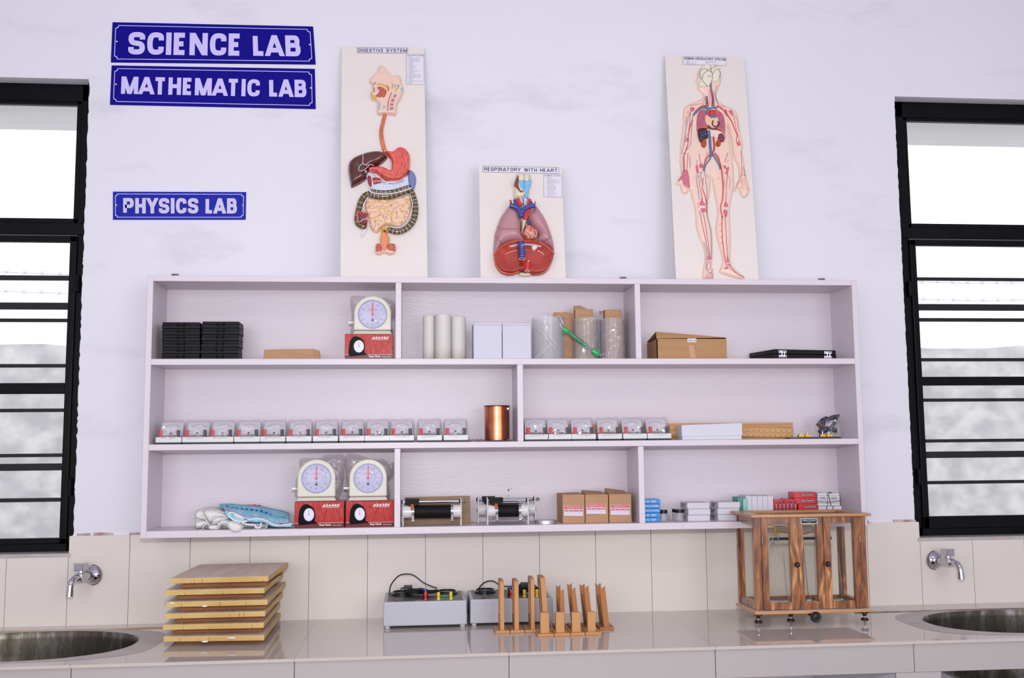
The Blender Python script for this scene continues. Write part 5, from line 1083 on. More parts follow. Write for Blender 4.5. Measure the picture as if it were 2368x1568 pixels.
for k, (u0, u1, v, bu0, bu1, bv, lab, lab2) in enumerate(((1326, 1388, 735, 1331, 1372.6, 715, 'film-wrapped clear tube behind the green spring balance', 'brown card box poking out of the wrapped tube behind the spring balance'), (1389, 1451, 736, 1400, 1438.8, 716, 'film-wrapped clear tube against the divider on the top shelf', 'brown card box poking out of the wrapped tube by the divider'))):
    y = -.135; x0, x1, _, zt = fr(u0, v, u1, 829, y+.02); rr = (x1-x0)/2; cx = (x0+x1)/2; cy = y+rr
    r = thing('wrapped_tube', lab, 'jar', (cx, cy, Z1), 'film-wrapped clear tubes on the top shelf')
    w = MB(); w.lathe([(rr-.004, E_), (rr-.004, zt-Z1), (rr-.0055, zt-Z1), (rr-.0055, .003)], (cx, cy, Z1), 'z', 36, caps=False); w.build('tube_wall', clear, r, smooth=SM)
    rows = []
    for i in range(26):
        z = Z1+E_+(zt-Z1)*i/25; row = []
        for j in range(44):
            t = 2*math.pi*j/44; n = abs(noise.noise(Vector((cx*9+math.cos(t)*1.6, math.sin(t)*1.6, z*36+k))))*.010; row.append((cx+(rr-.003+n)*math.cos(t), cy+(rr-.003+n)*math.sin(t), z))
        rows.append(row)
    w = MB(); w.grid(rows, closed=True); w.build('wrapping_film', bag_l, r)
    bx0, bx1, _, bz = fr(bu0, bv, bu1, 829, cy-.02); r2 = thing('card_box', lab2, 'box', ((bx0+bx1)/2, cy, Z1+.004), 'narrow brown card boxes inside the wrapped tubes')
    w = MB(); w.box(bx0, bx1, cy-.02, cy+.018, Z1+.004, bz); w.build('carton', kraft, r2, bevel=.0006, segs=1)
    w = MB(); 
    if k == 0: w.hexa([(bx0, cy+.016, bz), (bx1-.006, cy+.016, bz), (bx1-.006, cy+.019, bz), (bx0, cy+.019, bz), (bx0+.0, cy+.02, bz+.017), (bx0+.026, cy+.02, bz+.018), (bx0+.026, cy+.022, bz+.018), (bx0, cy+.022, bz+.017)])
    else: w.hexa([(bx0-.014, cy+.0, bz-.012), (bx0-.001, cy+.0, bz-.002), (bx0-.001, cy+.002, bz-.002), (bx0-.014, cy+.002, bz-.012), (bx0-.016, cy+.012, bz-.002), (bx0-.001, cy+.012, bz-.001), (bx0-.001, cy+.014, bz-.001), (bx0-.016, cy+.014, bz-.002)])
    w.build('open_flap', kraft, r2)
# green spring balance hooked over the tube's rim
g1 = mat('green_plastic', (38, 168, 84), .3, spec=.5, coat=.3); steel = mat('bright_steel', (205, 205, 212), .2, metal=1)
y = -.176; pa, pb = at(1306.4, 763, y), at(1386, 825, y-.004); pb.z = max(pb.z, Z1+.012); ax = (pb-pa).normalized(); L_ = (pb-pa).length
r = thing('spring_balance', 'green spring balance leaning against the clear tubes', 'spring balance', pb)
def along(t, o=0): return pa+ax*t
fx = ax.orthogonal().normalized(); fy = ax.cross(fx); axes3 = (fx, fy, ax)
w = MB(); w.lathe([(.006, -.006), (.0095, -.006), (.0105, 0), (.0105, .010), (.009, .012)], pa, axes3, 16); w.build('top_cap', g1, r, smooth=SM)
w = MB(); w.lathe([(.0075, .010), (.0075, L_*.62)], pa, axes3, 16, caps=False); w.build('scale_tube', mat('green_clear', (70, 170, 110), .15, coat=.5), r, smooth=SM)
w = MB()
for i in range(16): w.lathe([(.0078, 0), (.0078, .0014)], along(.014+i*.0042), axes3, 16)
w.build('scale_marking', mat('scale_ink', (24, 40, 32), .5), r, smooth=SM)
w = MB(); w.lathe([(.0088, .008), (.0088, L_-.02)], pa, axes3, 18, caps=False); w.build('clear_sleeve', lens, r, smooth=True)
w = MB(); sp3 = []
for i in range(140):
    t = i/140*2*math.pi*14; sp3.append(along(L_*.62+i/140*L_*.24)+fx*.004*math.cos(t)+fy*.004*math.sin(t))
w.tube(sp3, .0006, 5); w.build('spring', steel, r, smooth=True)
w = MB(); w.lathe([(.0095, L_-.030), (.0105, L_-.026), (.0105, L_-.010), (.009, L_-.004), (.004, L_)], pa, axes3, 16); w.build('bottom_cap', g1, r, smooth=SM)
w = MB(); w.tube([pa-ax*.006]+[at(u, v, -.168) for u, v in ((1303, 752), (1300, 744), (1297, 735), (1290, 732.5))]+[at(1296, 745, -.160)], .0009, 6, smooth=4); w.tube([pa-ax*.004, at(1299, 757, y), at(1296, 750, y), at(1301, 743, y)], .0009, 6, smooth=4); w.build('top_hook', steel, r, smooth=True)
w = MB(); w.tube([pb, pb+Vector((.006, 0, .002)), pb+Vector((.016, 0, .006)), pb+Vector((.025, 0, .002)), pb+Vector((.023, 0, -.008)), pb+Vector((.014, 0, -.009))], .0009, 6, smooth=4); w.build('bottom_hook', steel, r, smooth=True)

# ---- big cardboard box
y = -.17; x0, x1, _, zt = fr(1519, 781, 1680.5, 829, y); za = at(1519, 783, y).z; zl = at(1519, 766.8, y+.01).z; zr = at(1681, 780.6, y).z; dp = .15
r = thing('cardboard_box', 'brown cardboard carton with a lifted lid flap and a small white sticker', 'box', ((x0+x1)/2, y+dp/2, Z1))
kb = mat('kraft_corrugated', (178, 136, 96), .75, rgb2=(170, 127, 88), nscale=9, stretch=(.5, 1, 6), bump=.25, bscale=3); zb = Z1+E_
w = MB(); w.box(x0, x1, y, y+.003, zb, za-.001); w.box(x1-.003, x1, y+.003, y+dp, zb, zr-.001); w.box(x0+.003, x1, y+dp, y+dp+.003, zb, za-.004); w.box(x0, x1, y, y+dp, zb, zb+.002); w.build('carton', kb, r)
w = MB(); w.hexa([(x0, y, zb), (x0+.003, y, zb), (x0+.003, y+dp, zb), (x0, y+dp, zb), (x0, y, za-.002), (x0+.003, y, za-.002), (x0+.003, y+dp, za-.004), (x0, y+dp, za-.004)]); w.build('side_wall', kb, r)
w = MB(); w.hexa([(x0, y, za), (x1, y, zr-.001), (x1, y+.003, zr-.001), (x0, y+.003, za), (x0+.001, y+.012, zl), (x1, y+.004, zr+.001), (x1, y+.007, zr+.001), (x0+.001, y+.015, zl)]); w.build('front_flap', kb, r)
w = MB(); w.hexa([(x0+.001, y+.015, zl-.003), (x1, y+.007, zr-.001), (x1, y+dp, zr-.002), (x0, y+dp, za+.0), (x0+.001, y+.015, zl), (x1, y+.007, zr+.001), (x1, y+dp, zr+.001), (x0, y+dp, za+.003)]); w.build('top_flap', kb, r)
P = Panel(y, r); w = MB(); P.rect(w, 1589.7, 782.8, 1609.8, 791.4, .0006); st_ = w.build('sticker', mat('sticker_paper', (226, 222, 236), .5), r)
w = MB(); P.text(w, '500Gm.SB', 1591, 785, 1608.6, 789.6, .001, bold=0); w.build('sticker_lettering', ink, st_)
w = MB(); P.rel(w, [(1591.5, 796), (1606, 794.5), (1608, 812), (1611.5, 829), (1597, 829), (1594, 812)], .0003, .001, .004, .0002, 0); w.build('packing_tape', mat('brown_tape', (172, 118, 62), .25, coat=.3), r)
# ---- black velvet-look case with two catches
r = thing('instrument_case', 'flat black case with two silver catches', 'case'); W_, D_, T_ = .252, .17, .034
p0 = at(1790.5, 828, -.187)
w = MB(); w.box(0, W_, 0, D_, E_, T_*.48); w.build('case_base', mat('black_leatherette', (9, 9, 11), .4, spec=.3), r, bevel=.0015)
w = MB(); w.box(0, W_, 0, D_, T_*.5, T_); w.build('case_lid', mat('black_leatherette'), r, bevel=.003)
for xx in (.034, .218):
    w = MB(); w.box(xx-.016, xx+.016, -.0018, .0005, T_*.56, T_*.90); w.box(xx-.016, xx+.016, -.0018, .0005, T_*.12, T_*.44); w.build('catch', steel, r, bevel=.002)
    w = MB(); w.tube([(xx-.005, -.003, T_*.25), (xx-.005, -.0045, T_*.72), (xx+.005, -.0045, T_*.72), (xx+.005, -.003, T_*.25)], .0012, 6); w.box(xx-.006, xx+.006, -.0045, -.0015, T_*.62, T_*.85); w.build('catch_loop', steel, r, smooth=SM)
r.location = (p0.x, -.187, Z1); r.rotation_euler = (0, 0, math.radians(11.5))

# ---- desk meters in the second row
mw = mat('meter_white', (206, 206, 206), .35, coat=.2); mdk = mat('meter_foot', (24, 20, 34), .5); mred = mat('terminal_red', (216, 52, 52), .35); mblk = mat('terminal_black', (34, 34, 46), .35)
mdial = mat('meter_dial', (226, 224, 230), .5); mcov = film('meter_cover', tint=(253, 252, 253), haze=.10, gloss=.03, rough=.08, hazecol=(222, 218, 228))
def make_meter(seed):
    r = thing('desk_meter', '-', 'meter', (0, 0, 0), 'wrapped desk meters on the middle shelf'); W2, Dp = .0418, .086
    w = MB(); w.box(-W2+.001, W2-.001, .001, Dp-.002, E_, .0055); w.build('foot_plate', mdk, r)
    w = MB(); w.box(-W2, W2, 0, Dp, .0055, .0235); w.build('meter_base', mw, r, bevel=.0015)
    for s, m in ((-1, mred), (1, mblk)):
        w = MB(); w.lathe([(.0068, .0), (.0068, .003), (.0055, .005), (.0062, .020), (.0055, .023), (.002, .0235)], (s*.0285, .013, .0235), 'z', 12); w.build('terminal', m, r, smooth=SM)
    w = MB(); w.add([(-.037, .032, .027), (.037, .032, .027), (.035, .064, .072), (-.035, .064, .072), (-.037, .034, .026), (.037, .034, .026), (.035, .068, .070), (-.035, .068, .070)], [(0, 1, 2, 3), (7, 6, 5, 4), (0, 4, 5, 1), (1, 5, 6, 2), (2, 6, 7, 3), (3, 7, 4, 0)]); dl = w.build('dial_plate', mdial, r)
    w = MB(); pts = []
    for i in range(13):
        t = math.radians(35+110*i/12); a, b = .027*math.cos(t), .018+.020*math.sin(t); k = (b)/.045; pts.append((a, .032+.032*k-.0008, .027+.045*k))
    w.tube(pts, .0004, 4); w.box(-.02, .02, .0325, .0335, .029, .0305)
    for i in range(13): 
        p = pts[i]; w.tube([p, (p[0]*1.1, p[1]+.0016, p[2]+.0025)], .0003, 4)
    w.build('scale_arc', mat('scale_grey', (120, 116, 140), .6), dl)
    w = MB(); w.box(-.020, .020, .0290, .0315, .0262, .0300); w.build('front_strip', mat('dial_shade_brown', (96, 82, 86), .6), r)  # brownish shadow below the dial, put in as a dark strip
    w = MB(); w.lathe([(.0035, 0), (.0035, -.002), (.001, -.003)], (0, .032, .0355), 'y', 10); w.build('needle_pivot', mdk, r)
    w = MB(); w.hexa([(-.040, .024, .0236), (.040, .024, .0236), (.040, .085, .0236), (-.040, .085, .0236), (-.037, .052, .0765), (.037, .052, .0765), (.037, .084, .0765), (-.037, .084, .0765)]); w.build('clear_cover', mcov, r, bevel=.002)
    ol = [(-W2-.001, .001), (W2+.001, .001), (W2+.0015, .025), (W2+.0, .05), (.040, .079), (.02, .081), (-.02, .079), (-.040, .079), (-W2-.0, .05), (-W2-.0015, .025)]
    bagmesh(ol, -.010, Dp+.006, .0045, .0065, 55, seed, .9).build('plastic_bag', bag_l, r)
    return r
protos = [make_meter(3.3), make_meter(17.7), make_meter(41.1)]
ords = ['first', 'second', 'third', 'fourth', 'fifth', 'sixth', 'seventh', 'eighth', 'ninth', 'tenth', 'eleventh', 'twelfth']
L1 = [(83, 237), (247, 405), (408, 560), (572, 725), (735, 883), (897, 1047), (1063, 1210), (1229, 1373), (1385, 1532), (1538, 1685), (1705, 1865), (1878, 2020)]
L2 = [(60, 212), (230, 380), (390, 548), (570, 722), (735, 895), (905, 1055)]
used = 0
yb1 = [-.176, -.178, -.178, -.178, -.168, -.178, -.176, -.170, -.168, -.170, -.172, -.170]
for i, (a, b) in enumerate(L1):
    u = 330+(a+b)/2/2.691; x = at(u, 1015, yb1[i]).x; o = protos[used] if used < 3 else copy_tree(protos[i % 3]); used += 1
    o.location = (x, yb1[i], Z2+E_); o.rotation_euler = (0, 0, 0)
    o['label'] = 'wrapped white desk meter, %s from the side panel in the twelve-meter row' % ords[i]
for i, (a, b) in enumerate(L2):
    u = 1190+(a+b)/2/2.923; x = at(u, 1010, -.172).x+(.004 if i == 0 else 0); o = copy_tree(protos[(i+1) % 3])
    o.location = (max(x, 1.2485+.0485), -.172, Z2+E_)
    o['label'] = 'wrapped white desk meter, %s from the divider in the six-meter row' % ords[i]
# ---- copper calorimeter on a crumpled sheet
cop = mat('copper', (205, 128, 92), .26, metal=1, rgb2=(190, 112, 78), nscale=30, stretch=(.2, .2, 1)); y = -.15
x0, x1, zb, zt = fr(1122.6, 937, 1180.5, 1017, y+.0); rr = (x1-x0)/2; cx = (x0+x1)/2
zb = Z2+.0035
r = thing('copper_can', 'polished copper can with a dark rim', 'can', (cx, y+rr, zb))
w = MB(); w.lathe([(rr-.001, 0), (rr, .001), (rr, zt-zb-.003), (rr-.001, zt-zb-.003), (rr-.001, .002), (.001, .002)], (cx, y+rr, zb), 'z', 48); w.build('can_wall', cop, r, smooth=SM)
w = MB(); w.lathe([(rr-.0005, zt-zb-.004), (rr+.0016, zt-zb-.0035), (rr+.0018, zt-zb-.0005), (rr-.001, zt-zb), (.001, zt-zb-.0005)], (cx, y+rr, zb), 'z', 48); w.build('rim_lid', mat('dark_copper', (70, 42, 34), .4, metal=.8), r, smooth=SM)
w = MB(); w.lathe([(.0035, -.004), (.0045, 0), (.0035, .004)], (cx+rr*.82, y+rr*.36, zt-.012), 'y', 10); w.build('side_screw', steel, r, smooth=SM)
rows = []
xs0, xs1 = at(1086, 1018, -.17).x, at(1190, 1018, -.17).x
for i in range(12):
    yy = -.185+.13*i/11; rows.append([(xs0+(xs1-xs0)*j/40, yy+.004*noise.noise(Vector((j*.5, i, 2))), Z2+.0006+((.0006 if abs(xs0+(xs1-xs0)*j/40-cx) < rr+.004 and yy > y-.01 else .008)*abs(noise.noise(Vector((j*.45, i*.7, 1))))*2)) for j in range(41)])
w = MB(); w.grid(rows); tag(w.build('plastic_sheet', film('pinkish_bag', tint=(236, 216, 222), haze=.25, gloss=.06, rough=.15, hazecol=(214, 196, 202)), base=(cx, -.15, Z2)), 'crumpled clear plastic bag lying under the copper can', 'plastic bag')
# ---- metre rules behind, white carton, bridge, bag
wood_r = mat('rule_wood', (206, 158, 104), .5, rgb2=(190, 140, 88), nscale=18, stretch=(.15, 1, 3)); rdark = mat('rule_mark', (70, 46, 26), .6)
xr = at(1832, 996, -.09).x; zt = at(1820, 976, -.09).z; n = 7; hh = (zt-Z2-.001)/n
for i in range(n):
    xl = max(xr-1.0, 1.2485+.004)+R_.uniform(0, .006); dx = R_.uniform(-.003, .002)
    w = MB(); w.box(xl, xr+dx, -.100+R_.uniform(0, .002), -.072, Z2+E_+i*hh, Z2+i*hh+hh-.0008)
    tag(w.build('metre_rule', wood_r, base=(1.8, -.085, Z2+i*hh), bevel=.0006, segs=1), 'long wooden rule lying flat behind the white carton, %s of its pile' % ('lowest' if i == 0 else 'topmost' if i == n-1 else ordn[i]), 'ruler', 'wooden metre rules piled behind the meters')
for k, (u0, v0, u1, v1, lab) in enumerate(((1548, 983, 1834.8, 997.5, 'wooden rule on edge with its scale showing, the upper of two before the pile'), (1548, 995, 1834, 1008.5, 'wooden rule on edge with its scale showing, the lower of two before the pile'))):
    y = -.107-.006*k; a, b = at(u0, v0-1, y), at(u1, v1-3, y); a.z = b.z+ (0.012 if k == 0 else .011); hgt = .0185; a.z -= hgt*.5; b.z -= hgt*.5
    for p in (a, b): p.z = max(p.z, Z2+.001)
    r = thing('metre_rule', lab, 'ruler', (b.x, y, Z2), 'wooden metre rules with their scales showing')
    w = MB(); w.hexa([(a.x, y, a.z), (b.x, y, b.z), (b.x, y+.005, b.z), (a.x, y+.005, a.z), (a.x, y, a.z+hgt), (b.x, y, b.z+hgt), (b.x, y+.005, b.z+hgt), (a.x, y+.005, a.z+hgt)]); w.build('rule_body', wood_r, r, bevel=.0006, segs=1)
    w = MB(); nn = int((b.x-a.x)/.005)
    for i in range(nn):
        t = i/nn; x = a.x+(b.x-a.x)*t; z = a.z+(b.z-a.z)*t; l = .006 if i % 2 == 0 else .0035; w.box(x, x+.0009, y-.0004, y+.0002, z+hgt-l, z+hgt-.0004)
        if i % 4 == 0: w.box(x-.001, x+.0015, y-.0004, y+.0002, z+.003, z+.0065)
    w.build('scale_marking', rdark, r)
wc2 = mat('white_carton', (208, 206, 217), .5); y = -.182
x0, x1, _, zt = fr(1578.5, 978.5, 1716.5, 1017, y); zm = at(1650, 1007.5, y).z
r = thing('white_carton', 'long low white carton with a slightly tilted lid', 'box', ((x0+x1)/2, y+.03, Z2))
w = MB(); w.box(x0-.001, x1-.002, y+.001, y+.064, Z2+E_, zm+.002); w.build('tray', wc2, r, bevel=.0008, segs=1)
zl0, zl1 = at(1578, 983, y).z, at(1716, 978, y).z
w = MB(); w.hexa([(x0-.003, y-.001, zm-.003), (x1, y-.001, zm+.0005), (x1, y+.067, zm+.0005), (x0-.003, y+.067, zm-.003), (x0-.003, y-.001, zl0), (x1, y-.001, zl1), (x1, y+.067, zl1), (x0-.003, y+.067, zl0)]); w.build('lid', wc2, r, bevel=.0008, segs=1)
brass = mat('brass', (196, 146, 52), .3, metal=.9); y = -.188
x0, x1, _, zt = fr(1825, 1009.5, 1946.8, 1014, y); zt = Z2+.007
r = thing('terminal_bridge', 'black strip with two brass terminal blocks', 'electrical bridge', ((x0+x1)/2, y, Z2))
w = MB(); w.hexa([(x0, y, Z2+E_), (x1, y, Z2+E_), (x1-.003, y+.04, Z2+E_), (x0-.003, y+.04, Z2+E_), (x0+.004, y, zt), (x1-.006, y, zt), (x1-.008, y+.04, zt), (x0+.002, y+.04, zt)]); w.build('base_strip', mat('bakelite', (16, 12, 14), .3, coat=.3), r, bevel=.0006, segs=1)
for ua, ub in ((1848, 1862), (1862.8, 1877.6), (1897.7, 1911.5), (1912.3, 1926.7)):
    a, b = at(ua, 1005, y).x, at(ub, 1005, y).x; w = MB(); w.box(a, b-.0008, y+.003, y+.018, zt, zt+.008); blk_ = w.build('brass_block', brass, r, bevel=.0008, segs=1)
    w = MB(); w.lathe([(.002, 0), (.002, .004), (.0042, .005), (.0042, .007), (.002, .0078), (.003, .010), (.003, .012), (.001, .013)], ((a+b)/2, y+.010, zt+.008), 'z', 12); w.build('binding_screw', steel, blk_, smooth=SM)
r = thing('bag_of_connectors', 'clear bag of black clips beside the brass terminal bridge', 'bag', at(1925, 1012, -.11))
r.location.z = Z2
y = -.10; w = MB(); q0 = lambda u, v, y=-.105: at(u, v, y)
for (a, b, rr_) in (((1890, 985), (1912, 965), .010), ((1893, 1000), (1920, 990), .012), ((1905, 975), (1940, 960), .008), ((1915, 1000), (1938, 962), .007), ((1925, 992), (1932, 1000), .010), ((1896, 992), (1906, 975), .009)):
    p, q = q0(*a), q0(*b); p.z = max(p.z, Z2+.014); q.z = max(q.z, Z2+.014); w.tube([p, p.lerp(q, .5)+Vector((0, -.006, .002)), q], [rr_*.7, rr_, rr_*.5], 8, smooth=2)
w.build('black_clip', mat('dark_rubber', (36, 34, 44), .35, rgb2=(70, 66, 84), nscale=60), r, smooth=True)
w = MB(); p = q0(1892, 985); w.tube([p, p+Vector((.012, -.01, .004))], .006, 8); w.build('brass_end', brass, r)
bagmesh([(at(u, v, y).x, max(at(u, v, y).z, Z2+.002)) for u, v in ((1884, 985), (1890, 970), (1912, 962), (1930, 956), (1934, 950), (1941, 951), (1940, 975), (1948, 992), (1947, 1012), (1922, 1013), (1900, 1003), (1888, 1003))], -.135, -.07, .008, .006, 40, 7).build('plastic_bag', bag_l, r)
# ---------------------------------------------------------------- bottom row of the shelf unit
T = lambda *p: [(440+x/9.867, 1150+y/9.867) for x, y in p]
terry = mat('white_terry', (226, 223, 222), .95, bump=.5, bscale=420); hem = mat('towel_hem', (222, 220, 224), .9)
r = thing('white_towel', 'crumpled white towel heaped on the bottom shelf', 'towel', at(520, 1226, -.15)); r.location.z = Z3
P = Panel(-.135, r)
def clampz(pts, z): 
    q = []
    for u, v in pts:
        d = at(u, v, -.16); q.append((u, v))
    return q
w = MB()
P.rel(w, T((105, 700), (85, 600), (78, 450), (110, 320), (230, 270), (420, 250), (600, 270), (820, 330), (1000, 420), (1200, 540), (1500, 560), (1740, 600), (1760, 690), (1600, 720), (1180, 740), (800, 745), (420, 740), (200, 735)), .030, .030, .005, -.03, skirt=.06, hf=lambda a, b, d: .006*noise.noise(Vector((a*38, b*30, 2))) if d > .004 else 0)
P.rel(w, T((130, 330), (260, 290), (330, 400), (380, 500), (250, 520), (120, 490), (90, 430)), .022, .018, .005, .004)
P.rel(w, T((110, 560), (250, 530), (390, 560), (420, 620), (330, 640), (270, 700), (140, 715), (100, 650)), .026, .018, .005, .008)
P.rel(w, T((330, 290), (600, 290), (820, 370), (860, 460), (760, 470), (600, 480), (500, 560), (440, 590), (380, 520), (300, 400)), .026, .020, .005, .006)
P.rel(w, T((500, 580), (520, 500), (620, 450), (760, 450), (870, 480), (760, 530), (640, 560), (560, 590)), .012, .010, .005, .024)
P.rel(w, T((600, 590), (700, 520), (850, 500), (960, 560), (1120, 630), (1165, 690), (1130, 760), (1060, 795), (960, 790), (880, 720), (800, 640), (700, 640), (650, 730), (610, 700)), .026, .016, .005, .010)
P.rel(w, T((420, 650), (600, 640), (640, 740), (620, 760), (430, 755)), .014, .012, .005, .028)
w.v = [Vector((p.x, p.y, max(p.z, Z3+.0004)+(0 if p.z > Z3 else 0))) for p in w.v]
w.build('towel_cloth', terry, r, smooth=True)
w = MB(); P.tubes(w, [T((275, 720), (320, 650), (390, 615), (450, 650)), T((500, 590), (600, 590), (680, 500), (860, 480)), T((490, 550), (560, 470), (680, 425), (850, 450)), T((645, 730), (690, 640), (780, 620), (860, 680), (930, 770), (1030, 800), (1140, 760), (1170, 700)), T((600, 290), (640, 320), (790, 350)), T((1180, 690), (1300, 630), (1460, 640)), T((1180, 720), (1450, 725), (1480, 660)), T((1640, 560), (1720, 580), (1755, 650), (1700, 715), (1600, 700)), T((200, 735), (430, 750), (830, 745)), T((250, 390), (330, 490), (430, 610))], .0016, .034, n=6)
w.v = [Vector((p.x, p.y, max(p.z, Z3+.0006))) for p in w.v]; w.build('hem', hem, r, smooth=True)
w = MB(); P.rel(w, T((880, 560), (960, 560), (1120, 620), (1172, 690), (1140, 765), (1060, 800), (960, 792), (880, 720), (840, 640)), .010, .012, .004, .070, skirt=.05)
w.v = [Vector((p.x, p.y if p.z > Z3 or p.y < -.2012 else -.2015, p.z)) for p in w.v]; w.build('draped_corner', terry, r, smooth=True)
# blue towel: folded slab sloping away, with woven dashes along it
tb = mat('blue_terry', (122, 188, 216), .95, rgb2=(158, 208, 226), nscale=60, bump=.5, bscale=420); navy = mat('woven_navy', (16, 66, 160), .9); crim = mat('woven_crimson', (200, 34, 90), .9)
r = thing('blue_towel', 'folded light blue towel with navy and crimson dashes, on the white towel', 'towel', at(610, 1200, -.13)); r.location.z = Z3
def edge(pts, y): return smooth_poly([at(u, v, y) for u, v in T(*pts)], 6, False)
top = edge([(670, 165), (900, 155), (1150, 180), (1400, 180), (1600, 200), (1850, 265), (2080, 310), (2255, 370)], -.055)
mid = edge([(690, 215), (900, 230), (1150, 265), (1400, 290), (1600, 330), (1850, 400), (2080, 440), (2260, 470)], -.115)
bot = edge([(800, 270), (920, 310), (1130, 390), (1300, 430), (1530, 440), (1750, 510), (1900, 590), (2265, 600)], -.165)
fold = edge([(800, 380), (900, 470), (1100, 570), (1300, 545), (1530, 560), (1700, 560), (1900, 660), (2330, 670)], -.175)
und = edge([(900, 400), (960, 470), (1100, 560), (1300, 560), (1530, 560), (1700, 590), (1900, 670), (2330, 685)], -.06)
rows = []
K = [top, mid, bot, fold, und]
for i in range(len(K)-1):
    for k in range(6): rows.append([K[i][j].lerp(K[i+1][j], k/6)+Vector((0, -.006*math.sin(math.pi*k/6), .002*math.sin(math.pi*k/6)*(1 if i < 2 else 0))) for j in range(len(top))])
rows.append(und)
rows = [[Vector((p.x, p.y, max(p.z, Z3+.0005))) for p in rw] for rw in rows]
w = MB(); w.grid(rows); w.build('towel_cloth', tb, r, smooth=True, solid=.0035)
P = Panel(-.125, r)
def dash(w, u, v, lu, lv, y, sl=0.):
    a = at(*T((u-lu, v-lv-sl))[0], y); b = at(*T((u+lu, v-lv+sl))[0], y); c = at(*T((u+lu, v+lv+sl))[0], y); d = at(*T((u-lu, v+lv-sl))[0], y)
    w.add([a, b, c, d]+[p+Vector((0, .003, 0)) for p in (a, b, c, d)], [(0, 1, 2, 3), (7, 6, 5, 4), (0, 4, 5, 1), (1, 5, 6, 2), (2, 6, 7, 3), (3, 7, 4, 0)])
w = MB()
for u, v, l, h in ((740, 235, 12, 30), (840, 205, 30, 9), (960, 230, 28, 8), (1068, 248, 24, 13), (1180, 258, 30, 12), (1288, 272, 28, 14), (1400, 284, 34, 17), (1515, 295, 30, 15), (1625, 315, 28, 24), (1730, 352, 28, 20), (1820, 405, 34, 20), (1925, 438, 26, 20), (2065, 462, 92, 18)): dash(w, u, v, l, h, -.1275, 6)
w.build('navy_dash', navy, r)
w = MB()
for u, v, l, h in ((680, 180, 12, 28), (795, 160, 24, 5), (910, 182, 24, 5), (1010, 188, 10, 4), (1140, 188, 18, 5), (1245, 196, 26, 9), (1350, 190, 30, 13), (1465, 180, 34, 13), (1578, 192, 26, 17)): dash(w, u, v, l, h, -.078, 2)
dash(w, 2080, 608, 50, 12, -.181, -12); dash(w, 2210, 600, 26, 5, -.181, -3); w.build('crimson_dash', crim, r)
w = MB(); w.tube([p+Vector((0, -.003, 0)) for p in bot], .0016, 6); w.tube([p+Vector((0, -.003, 0)) for p in edge([(780, 300), (830, 270), (900, 300), (820, 350)], -.17)], .0012, 6); w.build('crimson_edging', mat('woven_rose', (196, 110, 158), .9), r)
w = MB(); 
for q in ([(1000, 400), (1100, 450), (1300, 510), (1530, 490), (1700, 520), (1850, 600), (2000, 640), (2330, 610)], [(860, 400), (930, 350), (1100, 410), (1250, 500), (1330, 520)], [(860, 420), (950, 490), (1100, 560), (1300, 550)], [(1180, 590), (1350, 630), (1480, 640), (1490, 690), (1590, 690), (1620, 580)]): 
    w.tube([Vector((p.x, p.y, max(p.z, Z3+.003))) for p in edge(q, -.178)], .0030, 7)
w.build('white_edge', hem, r, smooth=True)

